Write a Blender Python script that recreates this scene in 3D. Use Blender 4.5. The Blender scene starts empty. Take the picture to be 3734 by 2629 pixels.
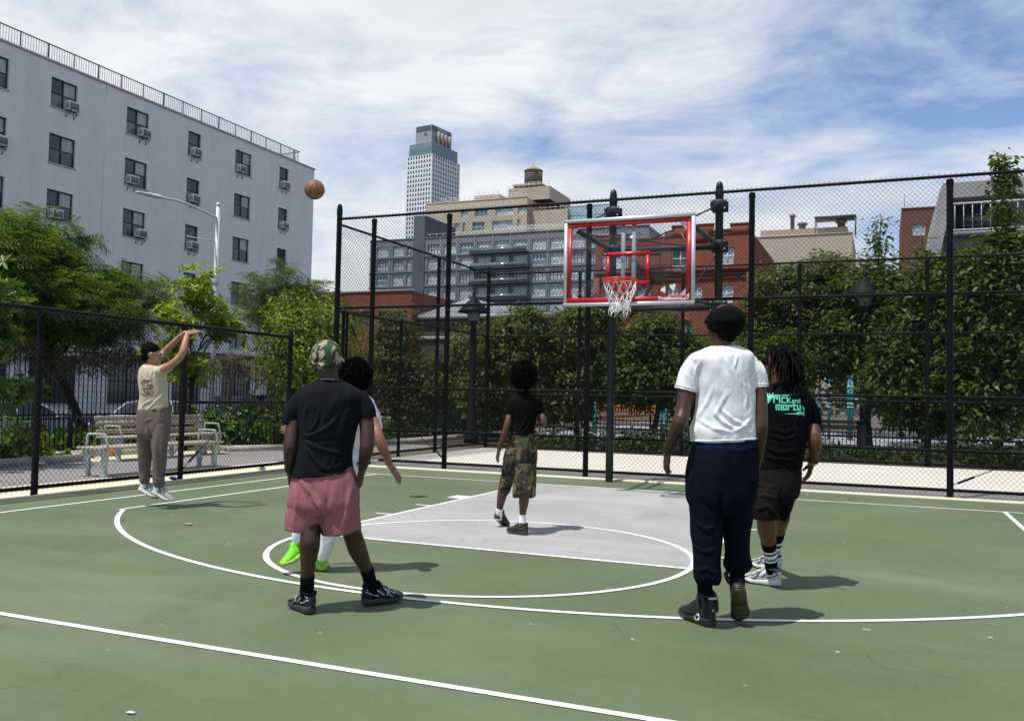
import bpy, math, random
import numpy as np
from mathutils import Vector, Matrix, noise
from mathutils.bvhtree import BVHTree

random.seed(7)
RNG = np.random.default_rng(7)
scene = bpy.context.scene
COL = scene.collection
R = math.radians
RH = np.array([0.92185, 0.38752, 0.0])      # level direction to the right of the viewer
FH = np.array([-0.38752, 0.92185, 0.0])     # level direction the camera looks along
UPV = np.array([0, 0, 1.0])

# ------------------------------------------------------------------ objects
def tag(o, label=None, cat=None, group=None, kind=None):
    if label: o['label'] = label
    if cat: o['category'] = cat
    if group: o['group'] = group
    if kind: o['kind'] = kind
    return o

def empty(name, loc=(0, 0, 0), rz=0.0):
    o = bpy.data.objects.new(name, None)
    COL.objects.link(o)
    o.location = loc
    o.rotation_euler = (0, 0, rz)
    o.empty_display_size = 0.1
    return o

def thing(name, label, cat, loc=(0, 0, 0), rz=0.0, group=None):
    return tag(empty(name, loc, rz), label, cat, group)

def dup(root, loc=None, rz=None, label=None):
    r = root.copy(); COL.objects.link(r)
    if loc is not None: r.location = loc
    if rz is not None: r.rotation_euler = (0, 0, rz)
    if label: r['label'] = label
    for ch in list(root.children):
        c = ch.copy(); COL.objects.link(c); c.parent = r
        for g in list(ch.children):
            d = g.copy(); COL.objects.link(d); d.parent = c
    return r

def np_mesh(name, V, F, mat=None, parent=None, smooth=False, midx=None, local=True):
    """V (n,3); F = list of (m,k) int arrays; parent's location is subtracted when local"""
    V = np.asarray(V, dtype=np.float32).reshape(-1, 3)
    if parent is not None and local:
        p = parent; off = np.zeros(3)
        while p is not None:
            off = off + np.array(p.location); p = p.parent
        V = (V - off).astype(np.float32)
    if isinstance(F, np.ndarray): F = [F]
    F = [np.asarray(f, dtype=np.int32) for f in F if len(f)]
    me = bpy.data.meshes.new(name)
    me.vertices.add(len(V)); me.vertices.foreach_set('co', V.ravel())
    nl = sum(f.size for f in F); npol = sum(len(f) for f in F)
    me.loops.add(nl); me.polygons.add(npol)
    li = np.concatenate([f.ravel() for f in F]) if F else np.zeros(0, np.int32)
    me.loops.foreach_set('vertex_index', li)
    st = []; s = 0
    for f in F:
        k = f.shape[1]
        st.append(s + np.arange(len(f)) * k); s += f.size
    me.polygons.foreach_set('loop_start', np.concatenate(st).astype(np.int32))
    if smooth: me.polygons.foreach_set('use_smooth', np.ones(npol, dtype=bool))
    mats = mat if isinstance(mat, (list, tuple)) else ([mat] if mat else [])
    for m in mats: me.materials.append(m)
    if midx is not None: me.polygons.foreach_set('material_index', np.asarray(midx, dtype=np.int32))
    me.update(calc_edges=True); me.validate()
    o = bpy.data.objects.new(name, me); COL.objects.link(o)
    if parent is not None: o.parent = parent
    return o

class MB:
    """collects shapes into one mesh"""
    def __init__(s): s.V = []; s.Q = []; s.T = []; s.n = 0
    def add(s, V, Q=None, T=None):
        V = np.asarray(V, float).reshape(-1, 3)
        s.V.append(V)
        if Q is not None and len(Q): s.Q.append(np.asarray(Q) + s.n)
        if T is not None and len(T): s.T.append(np.asarray(T) + s.n)
        s.n += len(V)
    def box(s, lo, hi, bev=0.0):
        x0, y0, z0 = lo; x1, y1, z1 = hi
        if bev <= 0:
            V = [(x0,y0,z0),(x1,y0,z0),(x1,y1,z0),(x0,y1,z0),(x0,y0,z1),(x1,y0,z1),(x1,y1,z1),(x0,y1,z1)]
            s.add(V, [(0,3,2,1),(4,5,6,7),(0,1,5,4),(1,2,6,5),(2,3,7,6),(3,0,4,7)])
        else:
            b = min(bev, (x1-x0)*.45, (y1-y0)*.45, (z1-z0)*.45)
            rings = []
            for z, k in ((z0, b), (z0+b, 0), (z1-b, 0), (z1, b)):
                rings.append([(x0+k+b*(k==0),y0+k,z),(x1-k-b*(k==0),y0+k,z),(x1-k,y0+k+b*(k==0),z),(x1-k,y1-k-b*(k==0),z),
                              (x1-k-b*(k==0),y1-k,z),(x0+k+b*(k==0),y1-k,z),(x0+k,y1-k-b*(k==0),z),(x0+k,y0+k+b*(k==0),z)])
            s.rings(np.array(rings), cap=True)
    def obox(s, c, ax, ay, az):
        """oriented box: centre, three half-axis vectors"""
        c, ax, ay, az = (np.asarray(v, float) for v in (c, ax, ay, az))
        V = [c + i*ax + j*ay + k*az for k in (-1,1) for (i,j) in ((-1,-1),(1,-1),(1,1),(-1,1))]
        s.add(V, [(0,3,2,1),(4,5,6,7),(0,1,5,4),(1,2,6,5),(2,3,7,6),(3,0,4,7)])
    def beam(s, p, q, w, h, up=(0,0,1)):
        p, q = np.asarray(p, float), np.asarray(q, float)
        d = q-p; L = np.linalg.norm(d); d /= L
        u = np.asarray(up, float); sx = np.cross(d, u)
        if np.linalg.norm(sx) < 1e-6: sx = np.cross(d, (1,0,0))
        sx /= np.linalg.norm(sx); uz = np.cross(sx, d)
        s.obox((p+q)/2, sx*w/2, d*L/2, uz*h/2)
    def rings(s, Rg, cap=True, closed=False):
        Rg = np.asarray(Rg, float); m, k = Rg.shape[:2]
        V = Rg.reshape(-1, 3); Q = []
        i = np.arange(m-1)[:, None]; j = np.arange(k)[None, :]
        a = i*k+j; b = i*k+(j+1) % k
        Q = np.stack([a, b, b+k, a+k], -1).reshape(-1, 4)
        if closed:
            j = np.arange(k); a = (m-1)*k+j; b = (m-1)*k+(j+1) % k
            Q = np.concatenate([Q, np.stack([a, b, (j+1) % k, j], -1)])
        T = []
        if cap and not closed:
            c0 = Rg[0].mean(0); c1 = Rg[-1].mean(0)
            V = np.concatenate([V, [c0, c1]]); n = m*k
            T = [(n, (x+1) % k, x) for x in range(k)] + [(n+1, (m-1)*k+x, (m-1)*k+(x+1) % k) for x in range(k)]
        s.add(V, Q, T)
    def tube(s, P, r, seg=8, cap=True, closed=False):
        P = np.asarray(P, float); n = len(P)
        r = np.broadcast_to(np.asarray(r, float), (n,))
        if closed: T = np.roll(P, -1, 0)-np.roll(P, 1, 0)
        else: T = np.gradient(P, axis=0)
        T /= np.maximum(np.linalg.norm(T, axis=1, keepdims=True), 1e-9)
        u = np.cross(T[0], (0,0,1.0))
        if np.linalg.norm(u) < 1e-3: u = np.cross(T[0], (1.0,0,0))
        u /= np.linalg.norm(u)
        an = np.linspace(0, 2*np.pi, seg, endpoint=False); out = []
        for i in range(n):
            u = u - T[i]*(u@T[i]); u /= max(np.linalg.norm(u), 1e-9); v = np.cross(T[i], u)
            out.append(P[i]+r[i]*(np.cos(an)[:,None]*u+np.sin(an)[:,None]*v))
        s.rings(np.array(out), cap, closed)
    def cyl(s, p, q, r0, r1=None, seg=12):
        r1 = r0 if r1 is None else r1
        s.tube([p, q], [r0, r1], seg)
    def lathe(s, c, prof, seg=16):
        """prof: (radius, z) list about the vertical through c"""
        an = np.linspace(0, 2*np.pi, seg, endpoint=False)
        s.rings([[ (c[0]+r*math.cos(a), c[1]+r*math.sin(a), c[2]+z) for a in an] for r, z in prof])
    def ball(s, c, r, seg=12, rg=8):
        r = np.broadcast_to(np.asarray(r, float), (3,))
        an = np.linspace(0, 2*np.pi, seg, endpoint=False); out = []
        for t in np.linspace(-np.pi/2+.12, np.pi/2-.12, rg):
            out.append([(c[0]+r[0]*math.cos(t)*math.cos(a), c[1]+r[1]*math.cos(t)*math.sin(a), c[2]+r[2]*math.sin(t)) for a in an])
        s.rings(out)
    def quad(s, a, b, c, d): s.add([a, b, c, d], [(0,1,2,3)])
    def build(s, name, mat, parent=None, smooth=False, local=True):
        F = []
        if s.Q: F.append(np.concatenate(s.Q))
        if s.T: F.append(np.concatenate(s.T))
        return np_mesh(name, np.concatenate(s.V), F, mat, parent, smooth, None, local)

def autosmooth(o, ang=35):
    me = o.data
    me.polygons.foreach_set('use_smooth', np.ones(len(me.polygons), dtype=bool))
    try: me.set_sharp_from_angle(angle=R(ang))
    except Exception: pass
    return o

# ------------------------------------------------------------------ materials
def new_mat(name):
    m = bpy.data.materials.new(name); m.use_nodes = True
    nt = m.node_tree; nt.nodes.clear()
    out = nt.nodes.new('ShaderNodeOutputMaterial')
    return m, nt, out

def N(nt, typ, **kw):
    n = nt.nodes.new(typ)
    for k, v in kw.items():
        if k in ('operation', 'blend_type', 'data_type', 'interpolation_type', 'feature', 'distance', 'sky_type', 'noise_dimensions', 'voronoi_dimensions', 'wave_type', 'bands_direction'):
            setattr(n, k, v)
    return n

def ramp(nt, fac, stops, interp='LINEAR'):
    n = nt.nodes.new('ShaderNodeValToRGB'); cr = n.color_ramp; cr.interpolation = interp
    while len(cr.elements) > 1: cr.elements.remove(cr.elements[-1])
    for i, (p, c) in enumerate(stops):
        e = cr.elements[0] if i == 0 else cr.elements.new(p)
        e.position = p; e.color = (*c, 1) if len(c) == 3 else c
    nt.links.new(fac, n.inputs[0]); return n.outputs[0]

def mixc(nt, fac, a, b, typ='MIX'):
    n = nt.nodes.new('ShaderNodeMix'); n.data_type = 'RGBA'; n.blend_type = typ
    for sock, v in ((n.inputs[0], fac), (n.inputs[6], a), (n.inputs[7], b)):
        if hasattr(v, 'links'): nt.links.new(v, sock)
        elif isinstance(v, (int, float)): sock.default_value = v
        else: sock.default_value = (*v, 1) if len(v) == 3 else v
    return n.outputs[2]

def noise_fac(nt, vec, scale, detail=4, rough=.55, dist=0.0):
    n = nt.nodes.new('ShaderNodeTexNoise')
    n.inputs['Scale'].default_value = scale; n.inputs['Detail'].default_value = detail
    n.inputs['Roughness'].default_value = rough; n.inputs['Distortion'].default_value = dist
    if vec is not None: nt.links.new(vec, n.inputs['Vector'])
    return n.outputs[0]

def coords(nt, kind='Object', scale=None, rot=None):
    t = nt.nodes.new('ShaderNodeTexCoord'); o = t.outputs[kind]
    if scale is not None or rot is not None:
        mp = nt.nodes.new('ShaderNodeMapping')
        if scale is not None: mp.inputs['Scale'].default_value = scale
        if rot is not None: mp.inputs['Rotation'].default_value = rot
        nt.links.new(o, mp.inputs['Vector']); o = mp.outputs[0]
    return o

def maprange(nt, v, a, b, c=0., d=1.):
    n = nt.nodes.new('ShaderNodeMapRange'); n.clamp = True
    nt.links.new(v, n.inputs[0])
    for i, x in enumerate((a, b, c, d)): n.inputs[i+1].default_value = x
    return n.outputs[0]

def bumpn(nt, h, strength=.3, dist=.01):
    n = nt.nodes.new('ShaderNodeBump'); n.inputs['Strength'].default_value = strength
    n.inputs['Distance'].default_value = dist; nt.links.new(h, n.inputs['Height']); return n.outputs[0]

def principled(nt, out, color, rough=.6, metal=0., spec=.5, bump=None, sheen=0.):
    b = nt.nodes.new('ShaderNodeBsdfPrincipled')
    if hasattr(color, 'links'): nt.links.new(color, b.inputs['Base Color'])
    else: b.inputs['Base Color'].default_value = (*color, 1)
    if hasattr(rough, 'links'): nt.links.new(rough, b.inputs['Roughness'])
    else: b.inputs['Roughness'].default_value = rough
    b.inputs['Metallic'].default_value = metal
    b.inputs['Specular IOR Level'].default_value = spec
    if sheen: b.inputs['Sheen Weight'].default_value = sheen
    if bump is not None: nt.links.new(bump, b.inputs['Normal'])
    nt.links.new(b.outputs[0], out.inputs[0]); return b

MATS = {}
def simple(name, color, rough=.6, metal=0., var=.12, scale=12., spec=.5, bump=0., bscale=80., coord='Object', sheen=0.):
    """plain surface with a little procedural variation of tone and relief"""
    if name in MATS: return MATS[name]
    m, nt, out = new_mat(name)
    v = coords(nt, coord)
    f = noise_fac(nt, v, scale, 5, .6)
    c0 = tuple(max(0, c*(1-var)) for c in color); c1 = tuple(min(1, c*(1+var)) for c in color)
    col = ramp(nt, f, [(.3, c0), (.7, c1)])
    b = bumpn(nt, noise_fac(nt, v, bscale, 3), bump, .004) if bump else None
    principled(nt, out, col, rough, metal, spec, b, sheen)
    MATS[name] = m; return m

def cloth(name, color, scale=4., var=.10, bump=.25, rough=.9, weave=420.):
    if name in MATS: return MATS[name]
    m, nt, out = new_mat(name)
    v = coords(nt)
    f = noise_fac(nt, v, scale*2.2, 6, .65)
    c0 = tuple(c*(1-var) for c in color); c1 = tuple(min(1, c*(1+var)) for c in color)
    col = ramp(nt, f, [(.3, c0), (.7, c1)])
    h = mixc(nt, .35, noise_fac(nt, v, weave, 2), noise_fac(nt, v, 34., 4, .6))
    wr = noise_fac(nt, coords(nt, 'Object', (1, 1, .5)), 8., 4, .5, 1.2)
    ab = nt.nodes.new('ShaderNodeMath'); ab.operation = 'ABSOLUTE'; sb = nt.nodes.new('ShaderNodeMath'); sb.operation = 'SUBTRACT'; sb.inputs[1].default_value = .5
    nt.links.new(wr, sb.inputs[0]); nt.links.new(sb.outputs[0], ab.inputs[0])
    n1 = nt.nodes.new('ShaderNodeBump'); n1.inputs['Strength'].default_value = .38; n1.inputs['Distance'].default_value = .030; nt.links.new(ab.outputs[0], n1.inputs['Height'])
    n2 = nt.nodes.new('ShaderNodeBump'); n2.inputs['Strength'].default_value = bump; n2.inputs['Distance'].default_value = .004; nt.links.new(h, n2.inputs['Height']); nt.links.new(n1.outputs[0], n2.inputs['Normal'])
    principled(nt, out, col, rough, 0, .07, n2.outputs[0])
    MATS[name] = m; return m

def skin(name, color):
    if name in MATS: return MATS[name]
    m, nt, out = new_mat(name)
    v = coords(nt)
    f = noise_fac(nt, v, 9., 5, .6)
    col = ramp(nt, f, [(.3, tuple(c*.8 for c in color)), (.7, tuple(c*1.2 for c in color))])
    b = principled(nt, out, col, .47, 0, .36, bumpn(nt, noise_fac(nt, v, 160., 3), .15, .002))
    b.inputs['Subsurface Weight'].default_value = .06
    b.inputs['Subsurface Radius'].default_value = (.012, .005, .003)
    b.inputs['Subsurface Scale'].default_value = .5
    MATS[name] = m; return m

def camo(name, cols, scale=7.):
    if name in MATS: return MATS[name]
    m, nt, out = new_mat(name)
    v = coords(nt)
    base, a, b, c = cols
    def off(x):
        mp = nt.nodes.new('ShaderNodeMapping'); mp.inputs['Location'].default_value = (x, x*1.7, -x); nt.links.new(v, mp.inputs[0]); return mp.outputs[0]
    def mask(o, th): return ramp(nt, noise_fac(nt, off(o), scale, 2, .5, .8), [(0, (0,0,0)), (th, (1,1,1))], 'CONSTANT')
    col = mixc(nt, mask(3.1, .50), base, a)
    col = mixc(nt, mask(7.7, .57), col, b)
    col = mixc(nt, mask(11.3, .585), col, c)
    principled(nt, out, col, .9, 0, .2, bumpn(nt, noise_fac(nt, v, 300., 2), .2, .003))
    MATS[name] = m; return m
PEOPLE = {
 'hat': {
  'shirt': [[[0.082,-8.281,1.412,0.075,0.032,-0.001,0.062],[0.092,-8.275,1.37,0.141,0.059,0.002,0.1],[0.102,-8.268,1.318,0.196,0.082,0.0,0.118],[0.092,-8.269,1.238,0.181,0.076,0.004,0.128],[0.086,-8.267,1.149,0.172,0.072,0.011,0.132],[0.08,-8.267,1.074,0.163,0.068,0.017,0.128],[0.061,-8.27,0.978,0.16,0.066,0.017,0.132],[0.05,-8.271,0.903,0.166,0.069,0.024,0.136],[0.047,-8.27,0.831,0.175,0.072,0.02,0.138]],[[-0.049,-8.331,1.308,0.06],[-0.099,-8.349,1.242,0.064],[-0.119,-8.355,1.179,0.06],[-0.129,-8.357,1.129,0.056]],[[0.243,-8.209,1.312,0.06],[0.281,-8.19,1.256,0.062],[0.296,-8.182,1.215,0.06],[0.301,-8.178,1.18,0.057]]],
  'pants': [[[0.054,-8.269,0.887,0.162,0.068,0.008,0.125],[0.062,-8.261,0.774,0.19,0.079,0.018,0.145],[0.057,-8.257,0.651,0.202,0.085,0.004,0.15],[0.059,-8.254,0.594,0.196,0.082,0.007,0.14]],[[-0.029,-8.294,0.677,0.109,0.046,0.002,0.125],[-0.038,-8.295,0.592,0.114,0.048,-0.0,0.12],[-0.059,-8.299,0.487,0.101,0.043,-0.01,0.11]],[[0.155,-8.217,0.681,0.107,0.045,0.002,0.125],[0.155,-8.214,0.596,0.107,0.045,0.005,0.12],[0.155,-8.208,0.479,0.107,0.044,0.016,0.112]]],
  'legs': [[[-0.032,-8.299,0.731,0.085],[0.004,-8.308,0.545,0.066],[0.016,-8.322,0.494,0.061],[0.023,-8.338,0.438,0.061],[0.029,-8.344,0.392,0.061],[0.044,-8.367,0.311,0.048],[0.056,-8.38,0.214,0.039],[0.057,-8.375,0.121,0.038],[0.068,-8.378,0.052,0.04]],[[0.149,-8.223,0.735,0.085],[0.163,-8.121,0.534,0.066],[0.162,-8.096,0.465,0.06],[0.169,-8.069,0.404,0.06],[0.176,-8.052,0.344,0.058],[0.194,-8.031,0.27,0.046],[0.207,-8.011,0.195,0.038],[0.21,-7.995,0.104,0.037],[0.209,-7.981,0.04,0.04]]],
  'arms': [[[-0.059,-8.335,1.297,0.05],[-0.103,-8.353,1.171,0.045],[-0.095,-8.393,1.045,0.042],[-0.094,-8.401,0.984,0.042],[-0.123,-8.366,0.908,0.034],[-0.137,-8.348,0.849,0.027]],[[0.258,-8.202,1.304,0.05],[0.296,-8.186,1.188,0.047],[0.329,-8.215,1.054,0.044],[0.329,-8.223,0.987,0.043],[0.3,-8.2,0.917,0.034],[0.281,-8.184,0.875,0.028]]],
  'hands': [{'w':[-0.137,-8.348,0.854],'t':[-0.138,-8.32,0.719],'n':[0.841,0.542,0.0],'th':[-0.306,0.952,0.0],'c':0.5},{'w':[0.281,-8.184,0.88],'t':[0.252,-8.18,0.74],'n':[-0.999,-0.049,0.0],'th':[-0.136,0.991,0.0],'c':0.55}],
  'neck': [[0.082,-8.28,1.382,0.066],[0.082,-8.282,1.428,0.06],[0.079,-8.285,1.483,0.06]],
  'head': {'c':[0.074,-8.29,1.534],'f':[-0.285,0.943,0.174],'s':0.9},
  'socks': [[[0.056,-8.38,0.23,0.043],[0.056,-8.376,0.134,0.042],[0.062,-8.37,0.06,0.044]],[[0.203,-8.014,0.226,0.043],[0.215,-8.004,0.12,0.042],[0.223,-7.998,0.056,0.044]]],
  'shoes': [{'h':[0.05,-8.33,0.0],'dir':[-0.873,0.488,0.0],'l':0.285,'roll':0},{'h':[0.19,-8.0,0.0],'dir':[0.488,0.873,0.0],'l':0.29,'roll':0}],
  'folds': [[0.016,0.016,[-3.271,1.069],[-3.197,1.078],[-3.105,1.125],[-3.045,1.188]],[0.014,0.013,[-3.266,1.064],[-3.195,1.012],[-3.102,0.987],[-2.995,0.963]],[0.014,0.013,[-3.255,1.051],[-3.222,0.985],[-3.161,0.906],[-3.1,0.892]],[0.012,0.01,[-3.263,1.085],[-3.197,1.113],[-3.167,1.172],[-3.157,1.239]],[0.014,0.009,[-3.227,1.264],[-3.247,1.21],[-3.251,1.144]],[0.016,0.01,[-3.193,0.89],[-3.086,0.876],[-2.981,0.923]],[0.012,-0.012,[-3.249,1.037],[-3.208,0.964],[-3.18,0.893]],[0.012,-0.01,[-3.271,1.053],[-3.156,1.045],[-3.037,1.055]],[0.02,0.008,[-2.974,1.269],[-3.012,1.149],[-3.031,1.055]],[0.012,0.008,[-3.099,0.868],[-3.061,0.922],[-3.056,0.962]],[0.02,0.01,[-3.296,0.845],[-3.157,0.686],[-3.1,0.615]],[0.014,0.012,[-3.189,0.698],[-3.148,0.654],[-3.113,0.593]],[0.02,-0.012,[-3.102,0.721],[-3.095,0.628],[-3.066,0.549]],[0.02,0.008,[-2.952,0.817],[-2.976,0.671],[-2.999,0.524]],[0.02,0.007,[-3.276,0.771],[-3.289,0.638],[-3.306,0.531]]],
  'cap': {'c':[0.069,-8.293,1.559],'f':[-0.275,0.91,0.309],'r':[0.094,0.104,0.096]},
 },
 'kid': {
  'shirt': [[[-0.086,-4.713,1.392,0.053,0.022,0.001,0.05],[-0.077,-4.708,1.346,0.094,0.039,-0.0,0.075],[-0.069,-4.702,1.289,0.139,0.058,0.001,0.098],[-0.067,-4.697,1.196,0.124,0.052,0.001,0.104],[-0.069,-4.693,1.088,0.11,0.046,0.002,0.098],[-0.076,-4.692,0.993,0.106,0.045,-0.004,0.098],[-0.081,-4.691,0.951,0.11,0.047,-0.015,0.1]],[[-0.171,-4.745,1.293,0.046],[-0.191,-4.75,1.222,0.048],[-0.199,-4.751,1.16,0.046]],[[0.041,-4.656,1.293,0.046],[0.07,-4.641,1.228,0.047],[0.086,-4.631,1.171,0.044]]],
  'pants': [[[-0.079,-4.692,0.977,0.108,0.046,-0.015,0.098],[-0.084,-4.689,0.856,0.139,0.059,-0.008,0.12],[-0.102,-4.689,0.701,0.157,0.066,-0.008,0.13],[-0.108,-4.687,0.595,0.159,0.067,-0.003,0.125]],[[-0.201,-4.674,0.651,0.086,0.037,-0.009,0.115],[-0.271,-4.611,0.51,0.064,0.027,-0.01,0.1],[-0.325,-4.551,0.379,0.05,0.021,-0.003,0.088]],[[-0.008,-4.756,0.655,0.099,0.041,0.002,0.115],[-0.003,-4.802,0.506,0.108,0.045,0.002,0.105],[0.008,-4.845,0.369,0.107,0.045,0.002,0.1]]],
  'legs': [[[-0.162,-4.718,0.777,0.075],[-0.313,-4.572,0.471,0.055],[-0.334,-4.556,0.392,0.05],[-0.353,-4.528,0.307,0.048],[-0.378,-4.491,0.225,0.038],[-0.392,-4.471,0.14,0.031],[-0.402,-4.461,0.066,0.032]],[[-0.048,-4.67,0.779,0.075],[0.001,-4.799,0.485,0.056],[0.012,-4.834,0.394,0.05],[0.022,-4.859,0.32,0.049],[0.031,-4.884,0.237,0.037],[0.037,-4.901,0.176,0.031],[0.039,-4.907,0.091,0.032]]],
  'arms': [[[-0.167,-4.742,1.271,0.036],[-0.196,-4.752,1.169,0.034],[-0.2,-4.801,1.064,0.034],[-0.224,-4.807,0.967,0.034],[-0.264,-4.798,0.877,0.027],[-0.29,-4.784,0.814,0.021]],[[0.041,-4.655,1.271,0.036],[0.083,-4.636,1.184,0.034],[0.13,-4.663,1.084,0.034],[0.064,-4.581,1.054,0.033],[-0.039,-4.46,1.03,0.023]]],
  'hands': [{'w':[-0.29,-4.785,0.819],'t':[-0.324,-4.771,0.676],'n':[0.734,0.679,0.0],'th':[-0.049,0.999,0.0],'c':0.35,'s':0.88},{'w':[-0.039,-4.46,1.03],'t':[-0.158,-4.456,1.022],'n':[0,0,-1],'th':[-0.388,0.922,0.0],'c':0.5,'s':0.88}],
  'neck': [[-0.086,-4.711,1.343,0.052],[-0.086,-4.713,1.392,0.048],[-0.082,-4.714,1.436,0.048]],
  'head': {'c':[-0.078,-4.715,1.511],'f':[-0.221,0.971,0.087],'s':0.92},
  'afro': {'c':[-0.076,-4.716,1.542],'r':[0.137,0.137,0.142]},
  'socks': [[[-0.39,-4.473,0.191,0.036],[-0.396,-4.472,0.117,0.036],[-0.402,-4.472,0.058,0.037]],[[0.037,-4.902,0.197,0.037],[0.035,-4.899,0.124,0.037],[0.035,-4.897,0.073,0.038]]],
  'shoes': [{'h':[-0.432,-4.53,0.099],'dir':[0.184,0.838,-0.515],'up':[0.056,0.512,0.85],'l':0.25},{'h':[0.05,-4.85,0.0],'dir':[-0.944,0.329,0.0],'l':0.255}],
  'folds': [[0.014,0.009,[-1.931,1.264],[-1.95,1.155],[-1.957,1.068]],[0.014,0.008,[-1.841,1.157],[-1.883,1.069],[-1.926,1.003]],[0.012,0.007,[-1.818,1.092],[-1.86,1.017],[-1.903,0.973]],[0.012,0.007,[-1.996,1.263],[-1.973,1.198],[-1.98,1.089]],[0.02,0.01,[-1.946,0.917],[-1.986,0.721],[-2.025,0.503]],[0.02,0.01,[-1.859,0.919],[-1.846,0.68],[-1.859,0.463]],[0.02,0.008,[-1.788,0.855],[-1.78,0.638],[-1.797,0.421]],[0.016,-0.02,[-1.941,0.657],[-1.973,0.526],[-1.997,0.417]]],
 },
 'white': {
  'shirt': [[[2.338,-7.506,1.658,0.064,0.027,0.001,0.062],[2.338,-7.505,1.635,0.122,0.051,0.004,0.095],[2.323,-7.51,1.594,0.177,0.074,0.009,0.122],[2.334,-7.502,1.515,0.169,0.071,0.006,0.132],[2.345,-7.492,1.412,0.16,0.067,0.009,0.136],[2.348,-7.487,1.32,0.165,0.069,0.01,0.134],[2.342,-7.485,1.224,0.173,0.073,0.006,0.138],[2.335,-7.485,1.157,0.183,0.077,0.001,0.146],[2.338,-7.481,1.096,0.177,0.074,0.012,0.14]],[[2.197,-7.561,1.557,0.062],[2.155,-7.576,1.495,0.068],[2.136,-7.581,1.434,0.068],[2.126,-7.583,1.388,0.066]],[[2.466,-7.448,1.56,0.058],[2.51,-7.427,1.508,0.061],[2.53,-7.417,1.463,0.056],[2.534,-7.413,1.416,0.05]]],
  'under': [[[2.341,-7.483,1.165,0.167,0.07,0.001,0.128],[2.34,-7.481,1.102,0.171,0.072,0.004,0.136],[2.339,-7.479,1.041,0.172,0.072,0.004,0.142]]],
  'pants': [[[2.337,-7.48,1.066,0.173,0.073,0.002,0.142],[2.332,-7.479,0.985,0.189,0.079,0.007,0.152],[2.326,-7.477,0.876,0.196,0.082,0.004,0.158],[2.321,-7.473,0.744,0.188,0.079,0.004,0.152],[2.325,-7.467,0.664,0.177,0.074,0.004,0.135]],[[2.24,-7.519,0.776,0.102,0.043,-0.004,0.125],[2.243,-7.521,0.606,0.089,0.038,-0.005,0.112],[2.25,-7.535,0.497,0.081,0.034,0.002,0.1],[2.255,-7.549,0.369,0.072,0.03,0.002,0.09],[2.259,-7.555,0.298,0.072,0.03,-0.001,0.088],[2.263,-7.551,0.254,0.059,0.025,0.001,0.066]],[[2.407,-7.427,0.784,0.103,0.043,0.002,0.125],[2.409,-7.409,0.637,0.086,0.036,0.002,0.11],[2.405,-7.395,0.529,0.076,0.032,0.002,0.098],[2.41,-7.388,0.425,0.069,0.029,0.004,0.088],[2.412,-7.385,0.358,0.082,0.035,0.003,0.09],[2.413,-7.382,0.308,0.059,0.025,0.004,0.06]]],
  'legs': [[[2.233,-7.514,0.848,0.09],[2.244,-7.528,0.537,0.06],[2.25,-7.543,0.433,0.055],[2.257,-7.554,0.253,0.042],[2.266,-7.556,0.151,0.04],[2.273,-7.56,0.063,0.04]],[[2.416,-7.437,0.852,0.09],[2.405,-7.396,0.556,0.06],[2.408,-7.389,0.423,0.055],[2.417,-7.391,0.318,0.042],[2.426,-7.417,0.25,0.04],[2.43,-7.424,0.207,0.04]]],
  'arms': [[[2.187,-7.565,1.556,0.05],[2.137,-7.585,1.415,0.05],[2.123,-7.634,1.264,0.044],[2.11,-7.669,1.196,0.045],[2.065,-7.65,1.098,0.036],[2.03,-7.618,1.027,0.028]],[[2.485,-7.44,1.563,0.05],[2.53,-7.42,1.421,0.043],[2.546,-7.454,1.231,0.041],[2.545,-7.462,1.161,0.041],[2.533,-7.419,1.054,0.032],[2.526,-7.386,0.983,0.026]]],
  'hands': [{'w':[2.03,-7.618,1.029],'t':[2.013,-7.585,0.849],'n':[0.79,0.613,0.0],'th':[-0.388,0.922,0.0],'c':0.5},{'w':[2.526,-7.386,0.986],'t':[2.507,-7.343,0.823],'n':[-0.991,-0.136,0.0],'th':[-0.388,0.922,0.0],'c':0.5}],
  'neck': [[2.331,-7.507,1.605,0.066],[2.326,-7.511,1.657,0.06],[2.326,-7.515,1.737,0.06]],
  'head': {'c':[2.328,-7.516,1.793],'f':[-0.871,0.487,0.07],'s':1.0},
  'cap': {'c':[2.343,-7.511,1.798],'f':[-0.854,0.477,0.208],'r':[0.104,0.112,0.098]},
  'socks': [[[2.26,-7.564,0.276,0.044],[2.266,-7.556,0.164,0.042],[2.271,-7.551,0.086,0.044]],[[2.42,-7.412,0.328,0.046],[2.422,-7.409,0.269,0.042],[2.426,-7.405,0.222,0.044]]],
  'shoes': [{'h':[2.29,-7.51,0.0],'dir':[-0.729,0.684,0.0],'l':0.31,'hi':1},{'h':[2.436,-7.499,0.24],'dir':[-0.029,0.573,-0.819],'up':[-0.357,0.848,0.38],'l':0.3,'hi':1}],
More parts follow.
